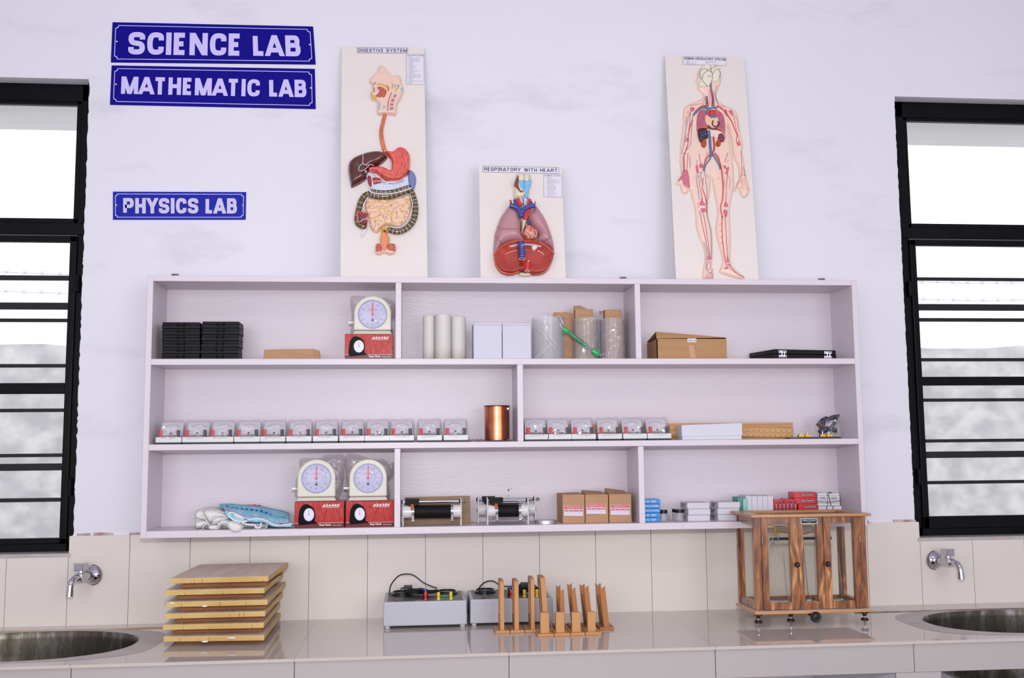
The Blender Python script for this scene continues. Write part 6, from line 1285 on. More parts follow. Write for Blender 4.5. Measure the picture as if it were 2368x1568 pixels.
# ---- rheostats
ceram = mat('white_ceramic', (214, 210, 212), .2, spec=.5, coat=.3); wind = mat('black_winding', (15, 13, 16), .45, spec=.25, bump=1., bscale=1., stretch=(900, 1, 1)); alu = mat('grey_painted_plate', (196, 194, 194), .35, coat=.2)
stl = mat('chrome_rod', (200, 202, 208), .15, metal=1); blkp = mat('slider_black', (6, 6, 9), .45, spec=.15)
def rheo(lab, xl, xr, y, zt, rad, zrod, sl0, sl1, w0, w1, knob):
    """xl, xr end plates; the coil lies on its side between them"""
    r = thing('rheostat', lab, 'rheostat', ((xl+xr)/2, y+rad, Z3), 'rheostats on the bottom shelf'); cy = y+rad+.004
    for x in (xl, xr):
        w = MB(); o = [(cy-.020, 0), (cy-.011, 0), (cy-.009, .012), (cy-.004, .018), (cy+.006, .018), (cy+.012, .012), (cy+.014, 0), (cy+.024, 0), (cy+.021, .02), (cy+rad*.95, zt-Z3-.01), (cy+rad*.75, zt-Z3+rad*.8), (cy+.010, zrod-Z3+.008), (cy, zrod-Z3+.012), (cy-.010, zrod-Z3+.006), (cy-rad*.75, zt-Z3+rad*.8), (cy-rad*.95, zt-Z3-.01), (cy-.019, .02)]
        n = len(o); w.add([(x-.0022, a, Z3+E_+b) for a, b in o]+[(x+.0022, a, Z3+E_+b) for a, b in o], [list(range(n))[::-1], list(range(n, 2*n))]+[(i, (i+1) % n, (i+1) % n+n, i+n) for i in range(n)])
        w.build('end_plate', alu, r, bevel=.001)
        w = MB(); w.lathe([(.003, -.006), (.005, -.004), (.005, .004), (.003, .006)], (x, cy, zt), 'x', 10); w.build('centre_bolt', stl, r, smooth=SM)
    w = MB(); w.lathe([(rad, xl+.002), (rad, xr-.002)], (0, cy, zt), 'x', 32); w.build('ceramic_tube', ceram, r, smooth=SM)
    w = MB(); w.lathe([(rad+.0012, w0), (rad+.0012, w1)], (0, cy, zt), 'x', 32); w.build('wire_winding', wind, r, smooth=SM)
    for x in (w0-.003, w1+.003):
        w = MB(); w.lathe([(rad+.0018, x-.004), (rad+.0018, x+.004)], (0, cy, zt), 'x', 32); w.box(x-.004, x+.004, cy-rad-.006, cy-rad+.004, zt-rad*.75-.014, zt-rad*.55); b_ = w.build('terminal_band', stl, r, smooth=SM)
        w = MB(); 
        for dz in (-.004, -.013): w.lathe([(.0042, 0), (.0042, -.003), (.0025, -.004), (.0025, -.006)], (x, cy-rad-.006, zt-rad*.6+dz+.004), 'y', 8)
        w.build('terminal_nut', mat('nickel', (150, 142, 132), .3, metal=1), b_, smooth=SM)
    w = MB(); w.lathe([(.0042, xl-.004), (.0042, xr+.003)], (0, cy, zrod), 'x', 12); w.build('slide_rod', stl, r, smooth=SM)
    w = MB(); w.lathe([(.006, xr-.006), (.006, xr-.002)], (0, cy, zrod), 'x', 12); w.lathe([(.006, xl-.006), (.006, xl-.002)], (0, cy, zrod), 'x', 12); w.build('rod_bush', blkp, r, smooth=SM)
    w = MB(); w.lathe([(.0022, xr+.003), (.0022, xr+.006), (.0046, xr+.007), (.0046, xr+.011), (.003, xr+.012), (.0046, xr+.013), (.0046, xr+.016), (.002, xr+.018)], (0, cy, zrod), 'x', 12); w.build('rod_terminal', mat('nickel'), r, smooth=SM)
    w = MB(); w.box(sl0, sl1, cy-.012, cy+.012, zrod-.006, zrod+.010); m_ = (sl0+sl1)/2; h_ = (sl1-sl0)*.5
    w.hexa([(m_-h_*.45, cy-.011, zt+rad-.004), (m_+h_*.45, cy-.011, zt+rad-.004), (m_+h_*.45, cy+.011, zt+rad-.004), (m_-h_*.45, cy+.011, zt+rad-.004), (m_-h_*.9, cy-.011, zrod-.004), (m_+h_*.9, cy-.011, zrod-.004), (m_+h_*.9, cy+.011, zrod-.004), (m_-h_*.9, cy+.011, zrod-.004)])
    for i in range(9): w.box(sl0+.001+(sl1-sl0)*i/9, sl0+(sl1-sl0)*(i+.5)/9, cy-.0132, cy+.0132, zrod-.005, zrod+.0112)
    w.build('slider', blkp, r)
    w = MB(); w.hexa([(m_-.005, cy-rad-.002, zt+rad*.35), (m_+.004, cy-rad-.002, zt+rad*.35), (m_+.004, cy-rad, zt+rad*.35), (m_-.005, cy-rad, zt+rad*.35), (m_-.006, cy-.012, zt+rad+.004), (m_+.005, cy-.012, zt+rad+.004), (m_+.005, cy-.010, zt+rad+.004), (m_-.006, cy-.010, zt+rad+.004)]); w.build('copper_contact', mat('contact_copper', (196, 112, 78), .4, metal=.7), r)
    return r
X = lambda u, y: at(u, 1185, y).x
y = -.185; rheo('long rheostat standing in front of a cardboard sheet, against the divider', max(X(932, y), .8395), X(1066.5, y), y, at(1000, 1184, y).z, .0215, at(1000, 1160, y+.02).z, X(937, y), X(969.5, y), X(957, y), X(1043.5, y), 0)
y = -.185; rheo('short rheostat in front of another one, in the middle compartment', X(1128, y), X(1222, y), y, at(1170, 1182, y).z, .0205, at(1170, 1157.5, y+.02).z, X(1132, y), X(1164.5, y), X(1151.5, y), X(1201, y), 0)
y = -.105; rheo('long rheostat mostly hidden behind the short one', X(1106.5, y), X(1238, y), y, at(1170, 1179, y).z, .0205, at(1170, 1154.5, y+.02).z, X(1116, y), X(1146, y), X(1136, y), X(1205, y), 0)
kr2 = mat('dull_kraft', (150, 124, 100), .85, rgb2=(138, 112, 90), nscale=12, stretch=(.4, 1, 5)); y = -.115
q = [at(u, v, y) for u, v in ((936, 1214), (1089, 1214), (1087, 1146.5), (936, 1150))]; w = MB(); w.prism([(max(p.x, .8365), max(p.z, Z3+E_)) for p in q], y, y+.004)
tag(w.build('cardboard_sheet', kr2, base=(q[0].x, y, Z3)), 'upright brown cardboard sheet behind the rheostat near the divider', 'cardboard')
y = -.165; c0 = at(1263, 1213, y); rr = (X(1288.5, y)-X(1237.5, y))/2; w = MB(); w.lathe([(rr, E_), (rr, .010), (rr-.0012, .0125), (rr-.003, .013), (.002, .013)], (c0.x, y+rr*.6, Z3), 'z', 40)
tag(w.build('silver_lid', mat('brushed_aluminium', (196, 196, 202), .35, metal=.8), base=(c0.x, y+rr*.6, Z3), smooth=SM), 'round flat silver lid beside the rheostat cartons', 'lid')
# ---- rheostat cartons
lp = mat('sticker_white', (212, 206, 218), .5); lr = mat('sticker_red', (206, 44, 56), .5)
for k, (u0, u1, v0, lx0, lx1, lv0, lv1, lab) in enumerate(((1301.4, 1352, 1144.5, 1303.8, 1348.4, 1170, 1193, 'brown carton labelled RHEOSTATS, next to the silver lid'), (1353.8, 1406.6, 1144.3, 1356.2, 1401, 1165.7, 1188.3, 'brown carton labelled RHEOSTATS, between two like it'), (1409, 1460.2, 1143.7, 1412, 1456.2, 1167, 1190.5, 'brown carton labelled RHEOSTATS, beside the divider with blue boxes beyond'))):
    y = -.165; x0, x1, _, zt = fr(u0, v0, u1, 1215, y); dp = .145; r = thing('rheostat_carton', lab, 'box', ((x0+x1)/2, y+dp/2, Z3), 'brown RHEOSTATS cartons')
    w = MB(); zb = Z3+E_; w.box(x0, x1, y, y+.003, zb, zt); w.box(x0, x0+.003, y+.003, y+dp, zb, zt+.001); w.box(x1-.003, x1, y+.003, y+dp, zb, zt-.001); w.box(x0+.003, x1-.003, y+dp-.003, y+dp, zb, zt); w.box(x0+.003, x1-.003, y+.003, y+dp-.003, zb, zb+.003)
    w.build('carton', kraft, r, bevel=.0005, segs=1)
    w = MB(); e = (-.004, .006, .012)[k]; w.hexa([(x0, y+.003, zt), (x1-.004, y+.003, zt-.001), (x1-.004, y+dp*.6, zt+.001), (x0, y+dp*.6, zt+.001), (x0, y+.003, zt+.002), (x1-.004, y+.003, zt+.001), (x1-.008, y+dp*.6, zt+.006+e*.3), (x0+.002, y+dp*.6, zt+.007+e)]); w.build('top_flap', kraft, r)
    P = Panel(y, r); w = MB(); P.rect(w, lx0, lv0, lx1, lv1, .0006); sk_ = w.build('sticker', lp, r); lw_ = lx1-lx0; lh_ = lv1-lv0
    w = MB(); P.rect(w, lx0+.6, lv0+.6, lx1-.6, lv0+lh_*.31, .0008)
    for a, b in ((.03, .23), (.27, .46), (.49, .75), (.78, .97)): P.rect(w, lx0+lw_*a, lv0+lh_*.40, lx0+lw_*b, lv0+lh_*.57, .0008)
    for a, b in ((.03, .23), (.27, .46), (.49, .75), (.78, .97)): P.frame(w, lx0+lw_*a, lv0+lh_*.40, lx0+lw_*b, lv0+lh_*.74, .25, .0008)
    w.build('red_print', lr, sk_)
    w = MB(); P.text(w, 'RHEOSTATS', lx0+lw_*.16, lv0+lh_*.09, lx0+lw_*.84, lv0+lh_*.25, .001, bold=.03)
    for a, b, t in ((.05, .21, 'OHMS'), (.29, .44, 'AMPS'), (.51, .73, 'LENGTH'), (.80, .95, 'DIA')): P.text(w, t, lx0+lw_*a, lv0+lh_*.44, lx0+lw_*b, lv0+lh_*.53, .001, bold=0)
    P.frame(w, lx0+1.8, lv0+1.8, lx0+5, lv0+5.2, .5, .001); P.frame(w, lx1-5, lv0+1.8, lx1-1.8, lv0+5.2, .5, .001)
    w.build('sticker_lettering', mat('sticker_white'), sk_)
# ---- blue compass boxes, jars, slide boxes
cyan = mat('cyan_box', (20, 128, 204), .3, spec=.4, coat=.2); cyd = mat('dark_blue_shadow_gap', (16, 50, 120), .4)
vb = [1154.5, 1166.6, 1176.2, 1186.2, 1195.9, 1206]; y = -.155
for i in range(5):
    x0, x1, zb, zt = fr(1491, vb[i], 1526.6+(.6 if i in (1, 2) else 0), vb[i+1], y)
    zs = [Z3+E_+(at(1510, 1154.5, y).z-Z3)*k/5 for k in range(6)]; zb, zt = zs[4-i], zs[5-i]-.0008; x0 = max(x0-.02, 1.6605)
    r = thing('compass_box', 'blue cardboard box, %s of the blue pile against the divider' % ('topmost' if i == 0 else 'lowest' if i == 4 else ('second from the top', 'middle one', 'second from the bottom')[i-1]), 'box', ((x0+x1)/2, y, zb), 'blue boxes piled on the bottom shelf')
    w = MB(); w.box(x0, x1, y, y+.075, zb, zt); w.build('carton', cyan, r, bevel=.0008, segs=1)
    w = MB(); t, s = (('SIZE - 75 MM', .72), ('Magnetic Compass', .9), ('Magnetic Compass', .92), ('SIZE - 75 MM', .72), ('SIZE - 75 MM', .72))[i]
    xa_ = at(1491.7, 1180, y).x; wd_ = (x1-xa_)*(1.25 if s > .8 else .95); put_text(w, t, (xa_+(x1-xa_)*s+.0, y-.0005, zt-(zt-zb)*.28), (-1, 0, 0), (0, 0, -1), wd_ if False else min(wd_, xa_+(x1-xa_)*s-max(x0, 1.6605)), (zt-zb)*.42, .01); w.build('upside_down_lettering', mat('print_white'), r)
jarl = mat('jar_lid_black', (14, 13, 16), .3, spec=.4)
for (u0, u1, vt, vl, y, lab, lm) in ((1527.3, 1545.5, 1179.5, 1187, -.15, 'small clear jar with a black lid next to the blue boxes', jarl), (1546.5, 1561, 1187, 1189, -.10, 'small lidless clear jar behind two black-lidded ones', None), (1563.5, 1585, 1179, 1186, -.16, 'small clear jar with a black lid in front of the white boxes', jarl), (1556.5, 1572, 1177.5, 1184.5, -.115, 'black-lidded clear jar half hidden behind another jar', jarl)):
    x0, x1, _, zt = fr(u0, vt, u1, 1205, y); rr = (x1-x0)/2; cx = (x0+x1)/2; zl = at(1550, vl, y).z; r = thing('specimen_jar', lab, 'jar', (cx, y+rr, Z3), 'small clear jars on the bottom shelf')
    w = MB(); w.lathe([(rr*.86, E_), (rr*.9, .002), (rr*.9, zl-Z3), (rr*.84, zl-Z3), (rr*.84, .003), (.001, .003)], (cx, y+rr, Z3), 'z', 24, caps=False); w.build('jar_glass', clear, r, smooth=SM)
    if lm:
        w = MB(); w.lathe([(rr*.9, zl-Z3-.001), (rr, zl-Z3), (rr, zt-Z3-.0008), (rr*.95, zt-Z3), (.001, zt-Z3)], (cx, y+rr, Z3), 'z', 24); w.build('jar_lid', lm, r, smooth=SM)
wb = mat('white_slide_box', (206, 203, 212), .5); tk = mat('label_ink', (44, 38, 58), .6)
for s, (us, u0, u1, vs) in enumerate(((1576, 1590.4, 1641.3, (1162.5, 1176.4, 1189.6, 1203.5)), (1647, 1660.4, 1710.4, (1161, 1174.5, 1188, 1201.8)))):
    y = -.150; n = 3; ztop = at((u0+u1)/2, vs[0], y).z; x0, x1 = at(u0, 1182, y).x, at(u1, 1182, y).x
    for i in range(n):
        zb = Z3+E_+(ztop-Z3)*i/n; zt = Z3+(ztop-Z3)*(i+1)/n-.0006; dx = ((0, .002, -.001), (.0, -.001, .002))[s][i]; dp = .095
        r = thing('slide_box', 'flat white box, %s of the pile %s' % (('lowest', 'middle one', 'topmost')[i], ('beside the jars', 'behind the wooden balance case')[s]), 'box', ((x0+x1)/2, y, zb), 'flat white boxes piled on the bottom shelf')
        w = MB(); w.box(x0+dx, x1+dx, y, y+dp, zb, zt); w.build('carton', wb, r, bevel=.0007, segs=1)
        w = MB(); t1, t2 = (('MICRO', 'SLIDES'), ('BLANK', 'SLIDES'), ('GLASS', 'SLIDES'))[i]
        for j, t in enumerate((t1, t2)): put_text(w, t, (x0+dx-.0005, y+dp-.012, zb+(zt-zb)*(.55-.35*j)), (0, -1, 0), (0, 0, 1), .055-.015*j, (zt-zb)*.26, .03)
        w.build('side_lettering', tk, r)
teal = film('teal_plastic', tint=(150, 210, 205), haze=.35, gloss=.03, rough=.1, hazecol=(120, 186, 180))
y = -.12; x0, x1, _, zt = fr(1702, 1149.5, 1713, 1185, y); r = thing('teal_holder', 'translucent teal plastic holder between the two rows of white boxes', 'holder', ((x0+x1)/2, y, Z3))
w = MB(); w.box(x0, x1, y-.02, y+.04, Z3+E_, zt); w.build('outer_sleeve', teal, r, bevel=.001)
x2 = at(1724, 1160, y).x; w = MB(); w.box(x1+.0005, x2, y-.024, y+.036, Z3+E_, zt-.004); w.build('solid_block', mat('teal_solid', (122, 184, 178), .3, coat=.2), r, bevel=.002)
us = (1725.4, 1739, 1752, 1764, 1775.6, 1788.6); pn = ('first', 'second', 'third', 'fourth', 'fifth', 'sixth')
for i in range(5):
    x0, x1, _, zt = fr(us[i], 1146.8+(i % 2)*.6, us[i+1], 1185, -.14); w = MB(); w.box(x0+.0003, x1-.0003, -.14, -.055, Z3+E_, zt)
    tag(w.build('upright_white_box', wb, base=((x0+x1)/2, -.1, Z3), bevel=.0007, segs=1), 'narrow white box standing on end, %s from the teal holder' % pn[i], 'box', 'narrow white boxes standing on end')
rdb = mat('red_slip_box', (196, 20, 34), .3, spec=.4, coat=.2); us = (1790, 1799, 1808, 1817, 1825, 1834.5, 1843.5)
for i in range(6):
    y = -.145; x0, x1, _, zt = fr(us[i], 1155.5-(1.5 if i in (3, 4) else 0), us[i+1], 1185, y); r = thing('upright_red_box', 'narrow red box standing on end, %s from the white ones' % pn[i], 'box', ((x0+x1)/2, y, Z3), 'narrow red boxes standing on end')
    w = MB(); w.box(x0+.0004, x1-.0004, y, y+.06, Z3+E_, zt); w.build('carton', rdb, r, bevel=.0006, segs=1)
    w = MB(); xm = (x0+x1)/2; w.box(xm-.0025, xm+.0030, y-.0006, y-.0001, Z3+.004, zt-.010+(i % 3)*.003); lb_ = w.build('black_label', tk, r)
    w = MB(); put_text(w, 'COVER SLIP', (xm+.0018, y-.0010, Z3+.006), (0, 0, 1), (-1, 0, 0), zt-.020-Z3, .0028, .02); w.build('label_lettering', mat('print_white'), lb_)
w = MB(); x0, x1 = at(1790, 1176, -.146).x, at(1843, 1176, -.146).x; w.tube([(x0, -.1470, at(1790, 1177, -.146).z), (x1, -.1470, at(1790, 1177, -.146).z)], .0008, 5); w.tube([(x0, -.1470, at(1790, 1177, -.146).z), (x0-.0005, -.085, at(1790, 1177, -.146).z)], .0008, 5)
tag(w.build('rubber_band', tk, base=((x0+x1)/2, -.147, Z3+.03)), 'thin black band round the standing red boxes', 'band')
vs = (1137.8, 1147.3, 1156.3, 1166.3, 1178.6)
for i in range(4):
    y = -.14; a, b = (1836, 1887) if i < 2 else (1844, 1888.6); x0, x1 = at(a, 1160, y).x, at(b, 1160, y).x; z4 = [Z3+E_+(at(1860, 1137.8, y).z-Z3)*k/4.6 for k in (0, 1.6, 2.6, 3.6, 4.6)]
    zb, zt = z4[3-i]+(.0 if i < 3 else 0), z4[4-i]-.0007
    r = thing('cover_slip_box', 'flat red box with a black label, %s of the red pile' % ('topmost', 'second from the top', 'third from the top', 'lowest')[i], 'box', ((x0+x1)/2, y, zb), 'flat red boxes piled on the bottom shelf')
    w = MB(); w.box(x0, x1, y+(0 if i < 2 else -.008), y+.055, zb, zt); w.build('carton', rdb, r, bevel=.0007, segs=1); yy = y+(0 if i < 2 else -.008)
    hh_ = min(zt-zb, .014); zm = zt-hh_*.55 if i == 3 else (zb+zt)/2; xa_, xb_ = x0+(x1-x0)*.3, x0+(x1-x0)*.93
    w = MB(); w.box(xa_, xb_, yy-.0006, yy-.0001, zm-hh_*.26, zm+hh_*.26); lb_ = w.build('black_label', tk, r)
    w = MB(); put_text(w, 'MICRO COVER SLIP' if i != 2 else 'BLUE STAR', (xa_+.002, yy-.001, zm-hh_*.13), (1, 0, 0), (0, 0, 1), xb_-xa_-.004, hh_*.26, .02); w.build('label_lettering', mat('print_white'), lb_)
wp = mat('white_packet', (206, 202, 210), .55)
for i, (u0, u1, v0, v1, n, lab) in enumerate(((1890.8, 1913.5, 1140, 1170.5, 5, 'tied bundle of white packets next to the red pile, upper half'), (1914, 1942.6, 1140.6, 1169.6, 5, 'tied bundle of white packets next to the side panel, upper half'), (1892.5, 1946.8, 1170.8, 1182, 2, 'lowest layer of white packets under the tied bundles'))):
    y = -.14; x0, x1, zb, zt = fr(u0, v0, u1, v1, y)
    if i == 2: zb = Z3+E_; zsp = zt
    r = thing('packet_bundle', lab, 'packet', ((x0+x1)/2, y, zb), 'white packets tied with black bands')
    if i < 2: zb = at(1915, 1170.5, y).z+.0006
    if i == 2: zt = at(1915, 1170.5, y).z-.0002
    hh_ = (zt-zb)/n
    w = MB()
    for k in range(n): w.box(x0+R_.uniform(0, .0012), x1-R_.uniform(.0002, .0012), y+R_.uniform(0, .001), y+.06, zb+k*hh_, zb+(k+1)*hh_-.0005)
    w.build('packet_stack', wp, r, bevel=.001, segs=2)
    w = MB(); xm = (x0+x1)/2
    if i == 0: w.tube([(x0-.0005, y-.0014, zb+.016), (x1, y-.0014, zb+.013)], .0011, 6)
    elif i == 1: w.tube([(x0, y-.0014, zb+.013), (x1+.0005, y-.0014, zb+.017), (x1+.0005, y+.05, zb+.017)], .0011, 6, smooth=3); w.tube([(x0+.002, y-.001, zt), (x0+.005, y-.0014, zb+.03), (x0+.011, y-.0014, zb+.001)], .0011, 6, smooth=3); w.tube([(x1+.0008, y+.003, zb), (x1+.0008, y+.003, zt)], .0011, 6); w.tube([(x0+.008, y+.01, zt+.002), (x0+.02, y+.01, zt+.001)], .002, 6)
    else: 
        for f in (.35, .62): w.tube([(x0+(x1-x0)*f, y-.0014, zb), (x0+(x1-x0)*f, y-.0014, zt)], .0012, 6)
    w.build('black_band', tk, r, smooth=True)
    if i < 2:
        w = MB(); put_text(w, ('PRISM', 'LENS')[i], (x0+(x1-x0)*.3, y-.0007, zt-(zt-zb)*.38), (1, 0, 0), (0, 0, 1), (x1-x0)*.45, .0028, .02); put_text(w, ('38 X 38 MM', '50 MM X 50')[i], (x0+(x1-x0)*.2, y-.0007, zt-(zt-zb)*.5), (1, 0, 0), (0, 0, 1), (x1-x0)*.6, .0026, .02); w.build('packet_lettering', tk, r)
# ---------------------------------------------------------------- drawing boards stacked on the counter
def ply():
    m = mat('board_edge_yellow', (204, 174, 108), .65, rgb2=(194, 156, 88), nscale=16, stretch=(.6, 1, 2))
    return m
bedge = ply(); btop = mat('board_face_grain', (218, 198, 186), .5, rgb2=(202, 178, 164), nscale=9, stretch=(6, .5, 1), detail=6); bbat = mat('board_batten', (150, 92, 48), .6, rgb2=(128, 74, 38), nscale=12, stretch=(.4, 1, 3))
pnt = mat('chipped_white_paint', (222, 218, 214), .6); crk = mat('dark_joint', (84, 62, 40), .8)
Nn = ['lowest', 'second from the bottom', 'third from the bottom', 'third from the top', 'second from the top', 'topmost']
fl = [((378.3, 1472), (611, 1469)), ((376.9, 1445), (610, 1440.3)), ((379.8, 1419.3), (613, 1413.5)), ((384.2, 1392.2), (618.9, 1387)), ((381.3, 1365), (611.5, 1360)), ((391.5, 1338), (620.3, 1332.5))]
bk = [(649.7, 1413.5), (649, 1390), (657, 1366.5), (664.3, 1343), (657.7, 1323), (673.9, 1300.5)]
zt0 = ZC0+.030; stepz = .0345
for i in range(6):
    zt = zt0+stepz*i; a, b, c = atz(*fl[i][0], zt), atz(*fl[i][1], zt), atz(*bk[i], zt)
    c.y = min(c.y, -.030); ang = math.atan2(b.y-a.y, b.x-a.x); ang = max(-.03, min(.03, ang)); Wd, Dp, Th = .297, min(c.y-b.y, .42), .0155
    skew = (c.x-b.x)/(c.y-b.y)
    r = thing('drawing_board', 'pale wooden drawing board with yellow edges, %s of the stack' % Nn[i], 'board', ((a.x+b.x)/2, (a.y+c.y)/2, zt-Th-.0185), 'wooden drawing boards stacked on the counter')
    def Q(s, t, z): return Vector((a.x+(b.x-a.x)*s+skew*Dp*t*.6, a.y+(b.y-a.y)*s+Dp*t, z))
    w = MB(); w.hexa([Q(0, 0, zt-Th), Q(1, 0, zt-Th), Q(1, 1, zt-Th), Q(0, 1, zt-Th), Q(0, 0, zt-.0006), Q(1, 0, zt-.0006), Q(1, 1, zt-.0006), Q(0, 1, zt-.0006)]); w.build('board_core', bedge, r, bevel=.0006, segs=1)
    w = MB(); w.hexa([Q(.001, .001, zt-.0006), Q(.999, .001, zt-.0006), Q(.999, .999, zt-.0006), Q(.001, .999, zt-.0006), Q(.001, .001, zt), Q(.999, .001, zt), Q(.999, .999, zt), Q(.001, .999, zt)]); w.build('drawing_face', btop, r)
    for t0, t1 in ((.11, .20), (.78, .87)):
        w = MB(); zb = zt-stepz+.0008 if i else ZC0+E_; w.hexa([Q(.09, t0, zb), Q(.965, t0, zb), Q(.965, t1, zb), Q(.09, t1, zb), Q(.09, t0, zt-Th), Q(.965, t0, zt-Th), Q(.965, t1, zt-Th), Q(.09, t1, zt-Th)]); w.build('batten', bbat, r, bevel=.001, segs=1)
    w = MB(); rr_ = random.Random(i+3)
    for k in range(4):
        s = rr_.uniform(.15, .95); p = Q(s, 0, zt-Th); w.box(p.x, p.x+.0009, p.y-.0003, p.y+.0004, zt-Th, zt-Th+rr_.uniform(.003, .013))
    w.build('joint_line', crk, r)
    if i in (0, 3):
        w = MB(); P = Panel(a.y+(b.y-a.y)*.4-.0006, r)
        for s, v0, l in (((.68, .65, .08), (.42, .1, .06)), ((.38, .05, .05), (.06, .80, .04)))[0 if i == 0 else 1]:
            o_ = [(Q(s+l*math.cos(t)*rr_.uniform(.5, .6), 0, 0).x, zt-Th*(1-v0)+Th*.16*math.sin(t)*rr_.uniform(.7, 1.1)) for t in [2*math.pi*j/12 for j in range(12)]]
            w.prism(o_, min(a.y, b.y)-.0004, max(a.y, b.y)+.0006)
        w.build('paint_chip', pnt, r)

# ---------------------------------------------------------------- grey power units
gcase = mat('grey_enamel', (176, 176, 186), .45, rgb2=(181, 181, 191), nscale=3); panel_m = mat('black_face_panel', (38, 36, 42), .35, spec=.4); silver = mat('panel_print', (205, 205, 212), .5)
cable = mat('black_cable', (10, 10, 11), .4, spec=.4); kn = mat('knob_black', (14, 14, 20), .4); knb = mat('knob_blue', (38, 92, 190), .35); rdp = mat('post_red', (206, 30, 24), .35, coat=.3); ylp = mat('post_yellow', (226, 192, 38), .35, coat=.3); grn = mat('post_green', (62, 112, 76), .5)
def power(x0, x1, yf, yb, lab, flip, S=1.):
    zb, zt = ZC0+.009, ZC0+.0865; zbk = zt+.0035
    r = thing('power_unit', lab, 'power supply', ((x0+x1)/2, (yf+yb)/2, ZC0), 'grey power units on the counter'); Wd, Dp = x1-x0, yb-yf
    w = MB(); t = .003
    w.hexa([(x0, yf, zb), (x1, yf, zb), (x1, yb, zb), (x0, yb, zb), (x0+.001, yf, zt), (x1-.001, yf, zt), (x1-.001, yb, zbk), (x0+.001, yb, zbk)]); w.build('metal_case', gcase, r, bevel=.004, segs=3)
    zz = lambda y: zt+(zbk-zt)*(y-yf)/Dp+.0006
    px0, px1, py0, py1 = x0+.012, x1-.012, yf+.008, yb-.010
    w = MB(); w.hexa([(px0, py0, zz(py0)-.002), (px1, py0, zz(py0)-.002), (px1, py1, zz(py1)-.002), (px0, py1, zz(py1)-.002), (px0, py0, zz(py0)), (px1, py0, zz(py0)), (px1, py1, zz(py1)), (px0, py1, zz(py1))]); pn_ = w.build('face_panel', panel_m, r)
    w = MB(); put_text(w, 'OHMS LAW APPARATUS', (px0+Wd*.36, py1-.015, zz(py1)+.0004), (1, 0, 0), (0, 1, 0), Wd*.40, .0075, .02); w.box(px0+.09, px0+.13, py0+.004, py0+.0055, zz(py0), zz(py0)+.0004); w.build('panel_lettering', silver, pn_)
    for k, fx in enumerate((.215, .775)):
        cx, cy = x0+Wd*fx, yb-.050; z = zz(cy); w = MB(); w.lathe([(.037, 0), (.037, .004), (.033, .006), (.033, .009), (.030, .010), (.030, .006)], (cx, cy, z), 'z', 36, caps=False); mt_ = w.build('meter_bezel', mat('bezel_black', (14, 15, 24), .2, coat=.5), r, smooth=SM)
        w = MB(); w.lathe([(.030, .004), (.001, .0045)], (cx, cy, z), 'z', 32); w.build('meter_face', mat('meter_face_grey', (196, 200, 206), .4), mt_, smooth=SM)
        w = MB(); w.box(cx-.0004, cx+.0004, cy-.012, cy+.02, z+.0055, z+.006); w.box(cx-.014, cx+.014, cy+.010, cy+.0112, z+.005, z+.0054); w.build('meter_needle', kn, mt_)
        for a in (45, 135, 225, 315):
            w = MB(); w.lathe([(.0022, 0), (.0022, .001), (.001, .0016)], (cx+.0355*math.cos(math.radians(a)), cy+.0355*math.sin(math.radians(a)), z+.0045), 'z', 8); w.build('bezel_screw', stl, mt_, smooth=SM)
    for sx_, sy_ in ((px0+.005, py0+.005), (px1-.045, py0+.005), (px0+.005, py1-.005), (px1-.005, py1-.005)):
        w = MB(); w.lathe([(.0022, 0), (.0022, .0012), (.001, .0018)], (sx_+.03 if sx_ < px0+.01 and sy_ < py0+.01 else sx_, sy_, zz(sy_)), 'z', 8); w.build('panel_screw', stl, r, smooth=SM)
    z = zz(yf+.03); cx = x0+Wd*.165; w = MB(); w.box(cx-.006, cx+.006, yf+.012, yf+.022, z-.001, z+.005); w.build('rocker_switch', mat('switch_dark_red', (96, 16, 26), .3, coat=.3), r, bevel=.001)
    cx, cy = x0+Wd*.505, yf+.066; z = zz(cy); w = MB(); w.lathe([(.0095, 0), (.0095, .006), (.0085, .007), (.0075, .024), (.0073, .025)], (cx, cy, z), 'z', 20); kb_ = w.build('control_knob', kn, r, smooth=SM)
    w = MB(); w.lathe([(.0073, .025), (.0073, .028), (.005, .0295)], (cx, cy, z), 'z', 20); w.build('knob_cap', knb, kb_, smooth=SM)
    w = MB(); w.box(cx-.0005, cx+.0005, cy-.0092, cy-.007, z+.008, z+.025); w.build('knob_line', silver, kb_)
    for fx, m in ((.505, rdp), (.66, ylp), (.81, ylp)):
        cx, cy = x0+Wd*fx, yf+.016; z = zz(cy); w = MB(); w.lathe([(.0055, 0), (.0055, .006), (.0042, .008), (.0055, .010), (.0055, .022), (.0045, .025), (.002, .0255)], (cx, cy, z), 'z', 16); w.build('binding_post', m, r, smooth=SM)
    a, b = x0+Wd*.675, x0+Wd*.80; z = zz(yf+.02)+.011; w = MB(); w.lathe([(.003, a), (.005, a+.003), (.005, b-.003), (.003, b)], (0, yf+.022, z), 'x', 14); w.build('resistor', grn, r, smooth=SM)
    # mains lead coiled on the panel
    if not flip: pth = [(.055, yb-.002, .000), (.075, yb-.01, .026), (.16, yb-.02, .055), (.25, yb-.03, .064), (.36, yb-.035, .060), (.48, yb-.040, .036), (.60, yb-.045, .021), (.645, yb-.05, .018), (.63, yb-.07, .008), (.58, yb-.08, .005), (.52, yb-.075, .006)]
    else: pth = [(.14, yb-.004, .0), (.18, yb-.01, .018), (.26, yb-.02, .032), (.34, yb-.03, .031), (.40, yb-.035, .020), (.50, yb-.045, .016), (.62, yb-.05, .020), (.74, yb-.05, .022), (.84, yb-.05, .018), (.87, yb-.07, .008)]
